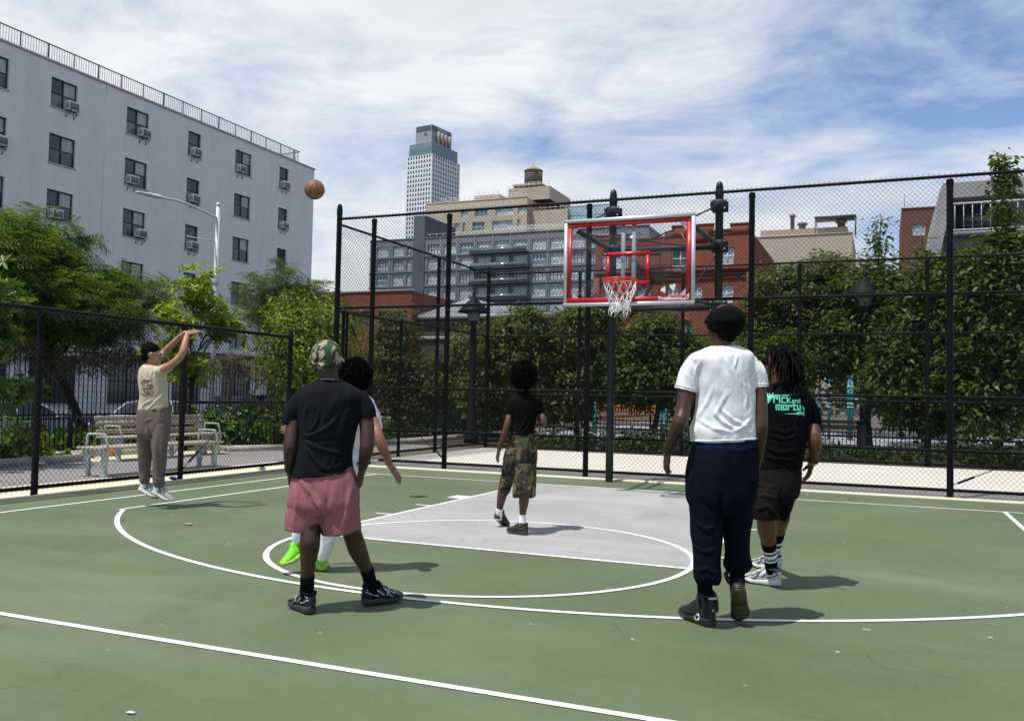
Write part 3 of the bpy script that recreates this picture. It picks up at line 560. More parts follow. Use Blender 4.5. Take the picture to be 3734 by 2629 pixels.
    if 'tread' in st:
        m = MB()
        for s0, s1, w in ((.03, .40, .88), (.50, .97, .9)):
            ss = np.linspace(s0, s1, 9); b = np.interp(ss, S, spring)
            for i in range(8):
                w0, w1 = foot_half_width(ss[i])*w, foot_half_width(ss[i+1])*w
                V = [P(-w0, ss[i], b[i]-.004), P(w0, ss[i], b[i]-.004), P(w1, ss[i+1]-.012, b[i+1]-.004), P(-w1, ss[i+1]-.012, b[i+1]-.004)]
                V += [v+z*.008*k for v in V]
                m.add(V, [(0,3,2,1),(4,5,6,7),(0,1,5,4),(1,2,6,5),(2,3,7,6),(3,0,4,7)])
        sub(m, 'tread', st['tread'], False)
    return upper

def blades(P0, Nr, length, width, n, rng, jitter=.9):
    """n small tufts of hair rooted at points P0 along normals"""
    i = rng.integers(0, len(P0), n); p = P0[i]; d = Nr[i]+rng.normal(0, jitter, (n, 3))*.6
    d /= np.linalg.norm(d, axis=1, keepdims=True); s = np.cross(d, rng.normal(0, 1, (n, 3))); s /= np.linalg.norm(s, axis=1, keepdims=True)
    L = length*rng.uniform(.5, 1.2, (n, 1)); b = np.cross(s, d)*L*rng.normal(0, .5, (n, 1))
    V = np.stack([p-s*width, p+s*width, p+d*L*.6+b*.6+s*width*.8, p+d*L+b], 1).reshape(-1, 3)
    k = np.arange(n)[:, None]*4
    return V, np.concatenate([k+[[0, 1, 2]], k+[[0, 2, 3]]])

def ico_like(c, r, seg=40, rg=26, nz=.0, sc=6., axes=None):
    an = np.linspace(0, 2*np.pi, seg, endpoint=False); out = []
    ax = axes if axes is not None else (np.array([1., 0, 0]), np.array([0, 1., 0]), UPV)
    for t in np.linspace(-np.pi/2+.04, np.pi/2-.04, rg):
        row = []
        for a in an:
            u = np.array([math.cos(t)*math.cos(a), math.cos(t)*math.sin(a), math.sin(t)])
            q = Vector(u*sc*.35); k = 1+nz*(noise.noise(q*2.2)+.6*noise.noise(q*5+Vector((3, 1, 2)))+.35*noise.noise(q*11))
            row.append(np.array(c)+k*(u[0]*r[0]*ax[0]+u[1]*r[1]*ax[1]+u[2]*r[2]*ax[2]))
        out.append(row)
    return np.array(out)

M_HAIR = simple('black_hair', (.0045, .0038, .0035), .9, var=.4, scale=30., spec=.12)

def make_afro(root, a, seed):
    rng = np.random.default_rng(seed)
    Rg = ico_like(a['c'], np.array(a['r'])*.90, nz=.16)
    mb = MB(); mb.rings(Rg)
    P0 = Rg.reshape(-1, 3); Nr = P0-np.array(a['c']); Nr /= np.linalg.norm(Nr, axis=1, keepdims=True)
    V, T = blades(P0, Nr, .024, .0018, 16000, rng); mb.add(V, None, T)
    # small coils standing out of the mass
    for i in rng.integers(0, len(P0), 260):
        p, n = P0[i], Nr[i]; u = np.cross(n, rng.normal(0, 1, 3)); u /= np.linalg.norm(u); v = np.cross(n, u)
        t = np.linspace(0, 1, 7); rr = rng.uniform(.005, .009); ph = rng.uniform(0, 6)
        mb.tube(p+t[:, None]*n*rng.uniform(.010, .020)+rr*(np.cos(9*t+ph)[:, None]*u+np.sin(9*t+ph)[:, None]*v), .0028, 4)
    return mb.build('hair', M_HAIR, root)

def make_person(key, label, S, parts):
    p = PEOPLE[key]
    loc = np.mean([s['h'] for s in p['shoes']], 0); loc[2] = 0
    root = thing('person', label, 'person', tuple(float(v) for v in loc))
    for leg, sk, sh in zip(p['legs'], list(p['socks'])+[None]*2, p['shoes']):      # ankles sit over the heels of the shoes
        x, y, z = frame(sh['dir'], sh.get('up', (0, 0, 1))); A = np.array(leg[-1][:3]); q = A-np.array(sh['h'])
        dl = -x*(q@x)+y*(.066-q@y)
        for i, wt in enumerate((1, 1, .75, .45, .2)):
            if i < len(leg)-1: leg[-1-i][:3] = [float(v) for v in np.array(leg[-1-i][:3])+dl*wt]
        leg[-1][3] = min(leg[-1][3], .031)
        if sk is not None:      # socks follow the shin
            A = catmull(np.array(leg), 8); zt = sk[0][2]; A = A[A[:, 2] <= zt]
            sk[:] = [[float(a) for a in q[:3]]+[float(q[3])+.0045] for q in A[::2]]
    for l in p['pants'][1:]: l[0][3:] = [v*.94 for v in l[0][3:]]
    p['pants'][0][-1][3:] = [v*.84 for v in p['pants'][0][-1][3:]]
    ps = [dome(loft_rings(p['shirt'][0], k=.84)), loft_rings(p['pants'][0][:2], k=.80)]
    ps += [dome(loft_rings(l, 16)) for l in p['legs']+p['arms']+[p['neck']]]
    ps += head_pieces(p['head'])
    for h in p['hands']: ps += hand_pieces(h)
    for s in p['shoes']:      # foot inside the shoe
        x, y, z = frame(s['dir'], s.get('up', (0, 0, 1))); o = np.array(s['h'])
        ps.append(dome(loft_rings([list(o+y*.055+z*.055)+[.028], list(o+y*.12+z*.05)+[.03], list(o+y*.20+z*.04)+[.025]], 12)))
    V, F, E = fuse(ps, .0056, 4)
    np_mesh('body', V, F, S['skin'], root, True)
    ps = [dome(loft_rings(p['shirt'][0], 40, 4, 2.25), .05)]+[dome(loft_rings(l, 24), .03) for l in p['shirt'][1:]]
    V, F, E = fuse(ps, .008, 3)
    V = crease(V, F, [f for f in p['folds']], S.get('rumple', .004), seed=len(label)); SV, SF = V, F
    np_mesh('t_shirt', V, F, S['shirt'], root, True)
    ps = [dome(loft_rings(p['pants'][0], 36, 4, 2.3), .05)]+[dome(loft_rings(l, 30, 4, 2.2), .03) for l in p['pants'][1:]]
    V, F, E = fuse(ps, .008, 3)
    V = crease(V, F, p['folds'], S.get('rumple2', .0045), seed=len(label)*1.7, zstretch=.35)
    np_mesh(S.get('pants_name', 'shorts'), V, F, S['pants'], root, True)
    if 'under' in p:
        mb = MB(); mb.rings(dome(loft_rings(p['under'][0], 36, 4, 2.3), .05)); mb.build('undershorts', S['under'], root, True)
    for l in p['socks']:
        mb = MB(); rg = loft_rings(l, 20, 2); mb.rings(dome(rg, .05)); so = mb.build('sock', S['sock'], root, True)
        for t0, t1 in S.get('sock_stripes', ()):
            a = catmull(np.array(l), 6); n = len(a)-1
            def at(t): f = t*n; i = min(int(f), n-1); return a[i]+(a[i+1]-a[i])*(f-i)
            m2 = MB(); q0, q1 = at(t0), at(t1)
            m2.tube([q0[:3], q1[:3]], [q0[3]+.002, q1[3]+.002], 20); sp = m2.build('stripe', S['stripe'], so, True, local=False)
            sp.data.transform(Matrix.Translation(-Vector(root.location)))
    for s in p['shoes']: make_shoe(root, s, S['shoe'])
    parts(root, p, SV, SF, S)
    return root

def drape(root, SV, SF, polys, mat, name, off=.0025):
    """lays flat shapes given in (across, up) metres onto the cloth surface facing the viewer"""
    bvh = BVHTree.FromPolygons([Vector(v) for v in SV], [list(map(int, f)) for f in SF])
    V = []; Q = []
    for quad in polys:
        a, b, c, d = (np.array(v, float) for v in quad)
        nu = max(1, int(np.linalg.norm(b-a)/.008)); nv = max(1, int(np.linalg.norm(d-a)/.008)); base = len(V)
        for j in range(nv+1):
            for i in range(nu+1):
                s, t = i/nu, j/nv
                q = (a*(1-s)+b*s)*(1-t)+(d*(1-s)+c*s)*t
                org = Vector(RH*q[0]+UPV*q[1]+FH*(drape.depth-.6))
                hit = bvh.ray_cast(org, Vector(FH))
                V.append(np.array(hit[0])-FH*off if hit[0] is not None else RH*q[0]+UPV*q[1]+FH*drape.depth)
        for j in range(nv):
            for i in range(nu):
                k = base+j*(nu+1)+i; Q.append((k, k+1, k+nu+2, k+nu+1))
    return np_mesh(name, np.array(V), np.array(Q), mat, root, True)

def stroke(pts, w):
    out = []
    for p, q in zip(pts[:-1], pts[1:]):
        p, q = np.array(p, float), np.array(q, float); d = q-p; L = np.linalg.norm(d); d /= L
        n = np.array([-d[1], d[0]])*w/2; p = p-d*w/2*.98; q = q+d*w/2*.98
        out.append((p-n, q-n, q+n, p+n))
    return out

GLY = {'r': [[(0,0),(0,1),(.62,1),(.62,.72)]], 'i': [[(0,0),(0,.72)],[(0,.98),(0,1.08)]], 'c': [[(.62,1),(0,1),(0,0),(.62,0)]], 'k': [[(0,0),(0,1.45)],[(.62,1),(.12,.5),(.62,0)]],
       'a': [[(.06,1),(.62,1),(.62,0),(0,0),(0,.52),(.62,.52)]], 'n': [[(0,0),(0,1),(.62,1),(.62,0)]], 'd': [[(.62,1.45),(.62,0),(0,0),(0,1),(.62,1)]],
       'm': [[(0,0),(0,1),(1.05,1),(1.05,0)],[(.52,1),(.52,0)]], 'o': [[(0,0),(0,1),(.62,1),(.62,0),(0,0)]], 't': [[(.22,1.4),(.22,0),(.66,0)],[(-.05,1),(.66,1)]], 'y': [[(0,1),(0,.12),(.62,.12)],[(.62,1),(.62,-.5),(0,-.5)]]}
def lettering(txt, x, y, w, h, sw):
    tot = sum({'m': 1.05, 'i': 0., 't': .66}.get(c, .62) for c in txt)+.42*(len(txt)-1)
    k = w/tot; out = []; cx = x
    for c in txt:
        for ln in GLY[c]: out += stroke([(cx+a*k, y+b*h) for a, b in ln], sw)
        cx += ({'m': 1.05, 'i': 0., 't': .66}.get(c, .62)+.42)*k
    return out

def bracelet(root, c, d, r, mat, name='bracelet', beads=16):
    d = np.array(d)/np.linalg.norm(d); u = np.cross(d, (.3, .2, .9)); u /= np.linalg.norm(u); v = np.cross(d, u); mb = MB()
    for i in range(beads):
        a = 2*np.pi*i/beads; mb.ball(np.array(c)+r*(math.cos(a)*u+math.sin(a)*v), r*3.0/beads, 8, 6)
    return mb.build(name, mat, root, True)

def glasses(root, h, mat_f, mat_l):
    x, y, z = frame(h['f'], UPV); c = np.array(h['c']); s = h['s']
    P = lambda a, b, e: c+s*(a*x+b*y+e*z)
    mb = MB(); gl = MB()
    for sg in (1, -1):
        an = np.linspace(0, 2*np.pi, 16, endpoint=False)
        ring = [P(sg*.034+.024*math.cos(a), .108-.02*abs(sg*.034+.024*math.cos(a))/.058, .006+.019*math.sin(a)) for a in an]
        mb.tube(ring, .0022, 6, closed=True); gl.add(ring+[np.mean(ring, 0)], None, [(i, (i+1) % 16, 16) for i in range(16)])
        mb.tube([P(sg*.058, .088, .012), P(sg*.076, .055, .012), P(sg*.085, -.005, .010), P(sg*.082, -.03, -.008)], .0025, 6)
    mb.tube([P(-.010, .108, .010), P(0, .112, .013), P(.010, .108, .010)], .0022, 6)
    f = mb.build('glasses', mat_f, root, True)
    g = gl.build('lens', mat_l, f, True, local=False); g.data.transform(Matrix.Translation(-Vector(root.location)))

def cap_shape(root, c, mat, ribs, name='cap', bag=.0):
    x, y, z = frame(c['f'], UPV); o = np.array(c['c']); r = c['r']
    ps = [ell_rings(o, x*r[0], y*r[1], z*r[2], 32, 18), ell_rings(o-z*.030-y*.006, x*r[0]*.97, y*r[1]*.95, z*r[2]*.62, 32, 14)]
    if bag: ps.append(ell_rings(o+z*.012-y*.022, x*(r[0]+bag*.6), y*(r[1]-.012), z*(r[2]-.006), 32, 16))
    V, F, E = fuse(ps, .006, 4)
    Nn = vnormals(V, F); q = V-o; a = np.arctan2(q@x, -(q@y)); el = (q@z)/r[2]
    D = np.zeros(len(V))
    if ribs:
        for k in range(6): D += -.0030*np.exp(-((np.angle(np.exp(1j*(a-k*np.pi/3))))/.05)**2)*(el > -.25)
        D += .007*np.exp(-((el+.34)/.10)**2)*(np.cos(a) > .1)-.008*np.exp(-((el+.48)/.08)**2)*np.clip(np.cos(a), 0, 1)
        D += .010*np.exp(-((a-.1)/.16)**2)*np.exp(-((el+.5)/.3)**2)+.006*np.sin(9*a)*np.exp(-((el+.62)/.22)**2)*(np.cos(a) > 0)
    else:
        D += -.0025*np.exp(-((a+.7)/.04)**2)*(el > -.6)-.002*np.exp(-((el-.1-.25*np.sin(a))/.05)**2)
    D += .0035*np.array([noise.noise(Vector(v*26)) for v in V])
    V = V+Nn*D[:, None]
    return np_mesh(name, V, F, mat, root, True)
M_BLACK_RUB = simple('black_rubber', (.012, .012, .013), .6, var=.3, scale=40)
M_SILVER = simple('silver_trim', (.55, .56, .58), .3, .7, var=.1)
M_WHITE_CL = cloth('white_sock_knit', (.78, .78, .80))
M_BLACK_CL = cloth('black_sock_knit', (.005, .005, .006))
M_CHAIN = simple('necklace_silver', (.6, .6, .58), .25, 1., var=.1)
M_BEAD = simple('dark_beads', (.03, .02, .015), .3, var=.5, scale=60)
M_LENS = simple('dark_lens', (.05, .05, .055), .08, var=.05)

def hat_parts(root, p, SV, SF, S):
    cap = cap_shape(root, p['cap'], camo('camo_cap', [(.040,.085,.040), (.050,.040,.028), (.30,.26,.17), (.36,.32,.21)], 13.), True)
    x, y, z = frame(p['cap']['f'], UPV); o = np.array(p['cap']['c'])
    mb = MB(); up, lo = [], []
    for a in np.linspace(-1.15, 1.15, 13):
        e = .093*math.sin(a); f = .088*math.cos(a)
        for r_, t in ((1, 0), (1, 1)): pass
        inn = o+x*e+y*f-z*.035; out = o+x*e*1.05+y*(f+.075*math.cos(a)**.6)-z*(.050+.25*e*e/.1)
        up.append([inn+z*.003, out+z*.003, out-z*.002, inn-z*.002])
    mb.rings(np.array(up)); br = mb.build('brim', MATS['camo_cap'], cap, False, local=False); br.data.transform(Matrix.Translation(-Vector(root.location)))
    mb = MB(); nk = np.array(p['neck'][0][:3])
    ring = [nk+RH*.064*math.cos(a)+FH*.062*math.sin(a)+UPV*(.012-.02*math.sin(a)) for a in np.linspace(0, 2*np.pi, 60, endpoint=False)]
    mb.tube(ring, .0026, 6, closed=True); mb.build('necklace', M_CHAIN, root, True)
    w = np.array(p['hands'][1]['w']); bracelet(root, w+UPV*.012, UPV, .032, M_CHAIN)
    bracelet(root, w+UPV*.026, UPV, .033, M_BEAD)
    # hem band and sleeve hems
    hem(root, p['shirt'][0][-1], S['shirt'])
    for l in p['shirt'][1:]: cuff(root, l, S['shirt'])

def hem(root, st, mat, k=1.012):
    c, a, hd = np.array(st[:3]), np.array(st[3:6]), st[6]; b = np.cross(a, UPV); b = b/np.linalg.norm(b)*hd
    an = np.linspace(0, 2*np.pi, 48, endpoint=False); ce = np.sign(np.cos(an))*np.abs(np.cos(an))**(2/2.25); se = np.sign(np.sin(an))*np.abs(np.sin(an))**(2/2.25)
    mb = MB(); mb.tube(c+UPV*.008+k*(ce[:, None]*a+se[:, None]*b), .0055, 6, closed=True); mb.build('hem', mat, root, True)

def cuff(root, l, mat):
    c1, c0 = np.array(l[-1][:3]), np.array(l[-2][:3]); d = c1-c0; d /= np.linalg.norm(d); u = np.cross(d, FH); u /= np.linalg.norm(u); v = np.cross(d, u); r = l[-1][3]+.0005
    an = np.linspace(0, 2*np.pi, 32, endpoint=False); mb = MB()
    for off in (-.006, -.020): mb.tube(c1+d*off+r*(np.cos(an)[:, None]*u+np.sin(an)[:, None]*v), .0032, 6, closed=True)
    mb.build('sleeve_hem', mat, root, True)

make_person('hat', 'person in camouflage cap, black t-shirt and pink shorts standing with back turned', dict(
    skin=skin('skin_deep', (.046, .0215, .012)), shirt=cloth('black_tee', (.0095, .0102, .012)), pants=cloth('pink_shorts_knit', (.30, .115, .13), weave=260., bump=.35),
    sock=M_BLACK_CL, rumple=.006, rumple2=.007,
    shoe=dict(upper=simple('shoe_black_mesh', (.006, .006, .008), .7, var=.4, scale=80, bump=.3, bscale=300), sole=simple('sole_grey', (.026, .026, .028), .6, var=.4, scale=20), trim=M_SILVER, laces=M_BLACK_RUB, collar=M_BLACK_CL, tongue=M_BLACK_CL)), hat_parts)

def kid_parts(root, p, SV, SF, S):
    make_afro(root, p['afro'], 3); hem(root, p['shirt'][0][-1], S['shirt'])
    for l in p['shirt'][1:]: cuff(root, l, S['shirt'])
make_person('kid', 'short person with afro, black t-shirt and long camouflage shorts on the grey key', dict(
    skin=skin('skin_dark', (.085, .040, .024)), shirt=cloth('black_tee_faded', (.0050, .0050, .0056)), pants=camo('camo_shorts', [(.030,.026,.018), (.050,.060,.026), (.012,.010,.008), (.145,.105,.055)], 9.),
    sock=M_WHITE_CL, rumple=.0035, rumple2=.008,
    shoe=dict(upper=simple('shoe_black_suede', (.012, .012, .012), .6, var=.5, scale=50), sole=simple('sole_dark', (.022, .025, .028), .5, var=.4, scale=25), trim=simple('shoe_gold_trim', (.10, .075, .02), .5), laces=M_BLACK_RUB)), kid_parts)

def white_parts(root, p, SV, SF, S):
    cap_shape(root, p['cap'], cloth('black_cap_cotton', (.0036, .0036, .0046), bump=.5), False, bag=.006)
    h = p['head']; x, y, z = frame(h['f'], UPV); c = np.array(h['c'])
    mb = MB(); rg = ell_rings(c-y*.036-z*.040, x*.072, y*.066, z*.078); mb.rings(rg)
    P0 = rg.reshape(-1, 3); nn = P0-c; nn /= np.linalg.norm(nn, axis=1, keepdims=True)
    V, T = blades(P0, nn, .010, .0014, 3500, np.random.default_rng(4)); mb.add(V, None, T); mb.build('hair', M_HAIR, root)
    glasses(root, h, M_BLACK_RUB, M_LENS); hem(root, p['shirt'][0][-1], S['shirt'])
    for l in p['shirt'][1:]: cuff(root, l, S['shirt'])
make_person('white', 'tall person in white t-shirt, black cap and navy sweatpants walking away', dict(
    skin=skin('skin_deep2', (.050, .0235, .0135)), shirt=cloth('white_tee', (.74, .745, .77), var=.03, bump=.2), pants=cloth('navy_fleece', (.0042, .0050, .0105), bump=.4), under=cloth('blue_undershorts', (.008, .016, .05)),
    pants_name='sweatpants', sock=M_BLACK_CL, rumple=.0055, rumple2=.008,
    shoe=dict(upper=simple('shoe_black_nubuck', (.010, .010, .010), .65, var=.4, scale=40), sole=simple('sole_black', (.012, .012, .013), .45, var=.4), accent=M_SILVER, trim2=M_SILVER, laces=M_BLACK_RUB, tread=simple('tread_olive', (.055, .05, .02), .35, var=.5, scale=30))), white_parts)

def dread_parts(root, p, SV, SF, S):
    rng = np.random.default_rng(11); h = p['head']; x, y, z = frame(h['f'], UPV); c = np.array(h['c'])
    mb = MB(); mb.rings(ell_rings(c-y*.026+z*.030, x*.088, y*.096, z*.088)); n = 0
    while n < 230:
        u = rng.normal(0, 1, 3); u /= np.linalg.norm(u); a = np.array([u@x, u@y, u@z])
        if a[2] < -.35 or (a[1] > .55 and a[2] < .55) or (abs(a[0]) > .8 and a[1] > .1 and a[2] < .2): continue
        n += 1
        st = c-y*.026+z*.025+x*a[0]*.084+y*a[1]*.09+z*a[2]*.084
        L = rng.uniform(.12, .215) if a[1] < .35 else rng.uniform(.06, .12); d = u*.40+z*.22+rng.normal(0, .25, 3); p0 = st; pts = [st-u*.01]
        if a[2] > .75: L *= .6
        for k in range(9):
            d = d+(-z*.55+rng.normal(0, .16, 3)); q = p0-(c-z*.02)
            hd = q-z*(q@z); hr = np.linalg.norm(hd)
            if hr < .088 and q@z < .08: d = d+hd/max(hr, 1e-3)*.55
            d /= np.linalg.norm(d); p0 = p0+d*L/9; pts.append(p0)
        P = catmull(np.array(pts), 2); mb.tube(P, .0070*(1+.22*np.sin(np.arange(len(P))*2.1+n))*np.linspace(1, .7, len(P)), 6)
    mb.build('dreadlocks', M_HAIR, root, True)
    o = p['print_at']['o']; drape.depth = float(np.dot(o, FH)); u0 = float(np.dot(o, RH)); z0 = o[2]; k = .000661
    def cv(a, b): return (u0+(a-489)*k, z0-(b-798)*k)
    polys = []
    for txt, X, Y, w, hh, sw in (('rick', 436, 714, 168, 50, 13), ('and', 622, 713, 88, 26, 8), ('morty', 458, 790, 254, 48, 15)):
        for q in lettering(txt, X, -Y, w, hh, sw): polys.append([cv(a, -b) for a, b in q])
    polys += [[cv(*a) for a in q] for q in (((395,655),(440,640),(440,652),(405,678)), ((440,636),(625,629),(625,634),(440,652)),
        ((335,662),(372,640),(405,690),(378,732)), ((335,662),(378,732),(352,724),(330,690)), ((372,640),(420,650),(425,664),(395,700)), ((318,630),(340,645),(352,660),(338,664)), ((378,618),(386,622),(384,655),(366,650)), ((392,622),(398,620),(420,650),(408,658)), ((432,615),(440,616),(420,655),(408,650)),
        ((528,834),(720,818),(735,826),(720,840)), ((722,818),(756,808),(756,862),(738,836)), ((735,742),(742,748),(756,790),(750,800)), ((740,752),(758,762),(756,810),(748,806)))]
    drape(root, SV, SF, polys, simple('teal_print', (.12, .62, .42), .5, var=.25, scale=25), 'chest_print')
    w = np.array(p['hands'][0]['w']); d = np.array(p['arms'][0][-1][:3])-np.array(p['arms'][0][-3][:3])
    for i, off in enumerate((.004, .016, .028)): bracelet(root, w-d/np.linalg.norm(d)*off, d, .035, M_BEAD if i else simple('pale_beads', (.3, .22, .16), .4, var=.4, scale=60))
    for l in p['shirt'][1:2]: cuff(root, l, S['shirt'])
make_person('dread', 'person with dreadlocks, black printed t-shirt, black shorts and striped socks walking away', dict(
    skin=skin('skin_brown', (.115, .050, .026)), shirt=cloth('black_tee2', (.0042, .0042, .0052)), pants=cloth('black_shorts_fleece', (.0105, .0085, .0085), bump=.4),
    sock=M_BLACK_CL, sock_stripes=((.19, .24), (.31, .41), (.46, .51)), stripe=M_WHITE_CL, rumple=.004, rumple2=.007,
    shoe=dict(upper=simple('shoe_silver_mesh', (.50, .50, .50), .45, .15, var=.25, scale=60), sole=simple('sole_white', (.55, .55, .55), .5, var=.15), trim=simple('shoe_navy_trim', (.05, .05, .08), .5), laces=simple('lace_white', (.7, .7, .7), .7), tread=M_BLACK_RUB, collar=simple('collar_grey', (.10, .10, .105), .8))), dread_parts)

def shooter_parts(root, p, SV, SF, S):
    h = p['head']; x, y, z = frame(h['f'], UPV); c = np.array(h['c'])
    mb = MB(); A = ell_rings(c-y*.024+z*.042, x*.083, y*.098, z*.080, 28, 16); B = ell_rings(c-y*.052-z*.020, x*.066, y*.060, z*.062)
    mb.rings(A); mb.rings(B); P0 = np.concatenate([A.reshape(-1, 3), B.reshape(-1, 3)]); nn = P0-c; nn /= np.linalg.norm(nn, axis=1, keepdims=True)
    V, T = blades(P0, nn, .013, .0016, 6000, np.random.default_rng(5)); mb.add(V, None, T); mb.build('hair', M_HAIR, root)
    glasses(root, h, simple('gold_wire', (.7, .55, .35), .3, .8), M_LENS)
    mb = MB()
    for sg in (1, -1): mb.ball(c+h['s']*(sg*.032*x+.081*y+.006*z), .012, 10, 8)
    mb.build('eye', simple('eye_white', (.6, .58, .55), .25), root, True)
    o = p['print_at']['o']; drape.depth = float(np.dot(o, FH)); u0 = float(np.dot(o, RH)); z0 = o[2]; rng = np.random.default_rng(2)
    cols = {'print_white': (.75, .74, .72), 'print_maroon': (.10, .022, .03), 'print_dark': (.05, .045, .055), 'print_red': (.35, .04, .05)}
    for i, (n, cc) in enumerate(cols.items()):
        polys = []
        for k in range(26):
            zz = rng.uniform(-.095, .075); cx = -.065+rng.uniform(0, .13)-.18*zz; w = rng.uniform(.015, .05); hh = rng.uniform(.003, .010); sl = rng.uniform(-.012, .012)
            polys.append([(u0+cx-w/2, z0+zz-hh/2), (u0+cx+w/2, z0+zz-hh/2+sl), (u0+cx+w/2-.006, z0+zz+hh/2+sl), (u0+cx-w/2+.004, z0+zz+hh/2)])
        drape(root, SV, SF, polys, simple(n, cc, .7), 'back_print', .0025+.0008*i)
    cuff(root, p['shirt'][1], S['shirt'])
make_person('shooter', 'person in khaki t-shirt and taupe sweatpants jumping with both arms raised', dict(
    skin=skin('skin_light_brown', (.36, .175, .105)), shirt=cloth('khaki_tee', (.50, .44, .315), var=.05), pants=cloth('taupe_fleece', (.150, .116, .102), bump=.4), pants_name='sweatpants',
    sock=M_WHITE_CL, rumple=.005, rumple2=.007,
    shoe=dict(upper=simple('shoe_grey_mesh', (.34, .36, .33), .6, var=.3, scale=60), sole=simple('sole_offwhite', (.5, .5, .48), .6), trim=simple('shoe_dark_trim', (.06, .07, .07), .6), laces=simple('lace_grey', (.5, .5, .5), .7), tread=simple('tread_maroon', (.03, .02, .02), .6))), shooter_parts)

def green_parts(root, p, SV, SF, S):
    make_afro(root, p['afro'], 9); cuff(root, p['shirt'][1], S['shirt'])
make_person('green', 'person with afro, white clothes and neon green shoes behind the camouflage-capped player', dict(
    skin=skin('skin_mid_brown', (.27, .125, .075)), shirt=MATS['white_tee'], pants=cloth('white_fleece', (.72, .72, .76), var=.04), pants_name='sweatpants',
    sock=M_WHITE_CL, rumple=.005, rumple2=.009,
    shoe=dict(upper=simple('shoe_neon_green', (.16, .72, .015), .5, var=.15, scale=30, bump=.6, bscale=120), sole=simple('sole_neon', (.40, .62, .06), .5, var=.2), laces=simple('lace_lime', (.3, .8, .05), .6), tread=simple('tread_green', (.08, .12, .03), .6))), green_parts)
# ------------------------------------------------------------------ ground and court
def structure(o): o['kind'] = 'structure'; return o

def ground_mat(name, c0, c1, scale=.35, fine=60., rough=.9, specks=None, bump=.25, scuff=None, seamless=True):
    m, nt, out = new_mat(name)
    v = coords(nt)
    big = noise_fac(nt, v, scale, 6, .6); sm = noise_fac(nt, v, fine, 4, .7)
    f = mixc(nt, .38, big, sm)
    col = ramp(nt, f, [(.32, c0), (.68, c1)])
    if scuff:      # long faint smears and rubber marks
        for rot, s, th, amt, cc in ((.4, (1.2, 9, 1), .60, .30, scuff[0]), (-.9, (9, .8, 1), .64, .28, scuff[0]), (1.3, (1.5, 5, 1), .66, .22, scuff[1])):
            mk = maprange(nt, noise_fac(nt, coords(nt, 'Object', s, (0, 0, rot)), 1.6, 6, .7, .6), th, th+.12, 0, amt*1.5)
            col = mixc(nt, mk, col, cc)
        # thin arcs left by turning shoes
        vo = nt.nodes.new('ShaderNodeTexVoronoi'); vo.feature = 'DISTANCE_TO_EDGE'; vo.inputs['Scale'].default_value = .9
        wv = nt.nodes.new('ShaderNodeVectorMath'); wv.operation = 'ADD'
        nz = nt.nodes.new('ShaderNodeTexNoise'); nz.inputs['Scale'].default_value = 1.3; nz.inputs['Detail'].default_value = 2
        nt.links.new(v, nz.inputs['Vector']); nt.links.new(v, wv.inputs[0]); nt.links.new(nz.outputs[1], wv.inputs[1]); nt.links.new(wv.outputs[0], vo.inputs['Vector'])
        ed = maprange(nt, vo.outputs[0], .0, .012, .55, 0)
        gate = maprange(nt, noise_fac(nt, v, 1.1, 3), .52, .62)
        mm = nt.nodes.new('ShaderNodeMath'); mm.operation = 'MULTIPLY'; nt.links.new(ed, mm.inputs[0]); nt.links.new(gate, mm.inputs[1])
        col = mixc(nt, mm.outputs[0], col, scuff[0])
    if scuff:      # broad uneven coats and dusty patches
        dm = maprange(nt, noise_fac(nt, coords(nt, 'Object', (.22, .5, 1), (0, 0, .25)), 1.0, 7, .68, .8), .48, .66, 0, .42); col = mixc(nt, dm, col, scuff[1])
        dk = maprange(nt, noise_fac(nt, coords(nt, 'Object', (.6, .25, 1), (0, 0, -.5)), 1.0, 7, .7, .5), .55, .70, 0, .40); col = mixc(nt, dk, col, scuff[0])
    if specks:
        mk = maprange(nt, noise_fac(nt, v, specks[1], 2, .5), specks[2], specks[2]+.03, 0, .8)
        col = mixc(nt, mk, col, specks[0])
    principled(nt, out, col, rough, 0, .3, bumpn(nt, noise_fac(nt, v, fine*4, 3), bump, .003))
    MATS[name] = m; return m

M_GREEN = ground_mat('court_green', (.076, .102, .050), (.120, .151, .081), .45, 45., .75, ((.42, .45, .40), 7.5, .745), .25, ((.050, .066, .040), (.175, .198, .132)))
M_KEY = ground_mat('key_grey', (.255, .25, .24), (.355, .348, .335), .7, 38., .8, ((.12, .12, .12), 5.5, .735), .2, ((.17, .17, .175), (.45, .45, .45)))
M_ASPH = ground_mat('walk_asphalt', (.19, .18, .18), (.27, .255, .25), .6, 90., .9, None, .4)
M_CONC = ground_mat('court_concrete', (.50, .475, .41), (.60, .57, .50), .5, 50., .9, ((.3, .28, .25), 6., .75), .2)
M_CREAM = ground_mat('cream_kerb', (.55, .53, .36), (.66, .62, .44), 1.5, 40., .9, ((.2, .18, .14), 9., .70), .4)
M_SOIL = ground_mat('soil', (.030, .024, .016), (.065, .052, .034), 1.2, 30., .95, None, .6)
M_STREET = ground_mat('street_asphalt', (.050, .050, .052), (.085, .085, .086), .4, 70., .9)
M_BLUEG = ground_mat('play_ground_surface', (.24, .27, .31), (.36, .37, .38), .3, 50., .9, ((.55, .55, .55), 4., .66))
def lines_mat():
    m, nt, out = new_mat('line_paint'); v = coords(nt)
    f = noise_fac(nt, v, 14., 6, .7)
    col = ramp(nt, f, [(.30, (.50, .52, .48)), (.48, (.74, .75, .72))])
    wear = maprange(nt, noise_fac(nt, v, 22., 8, .85), .52, .66, 0, .6); col = mixc(nt, wear, col, (.30, .33, .28))
    principled(nt, out, col, .7, 0, .3, bumpn(nt, noise_fac(nt, v, 200., 3), .2, .002)); return m
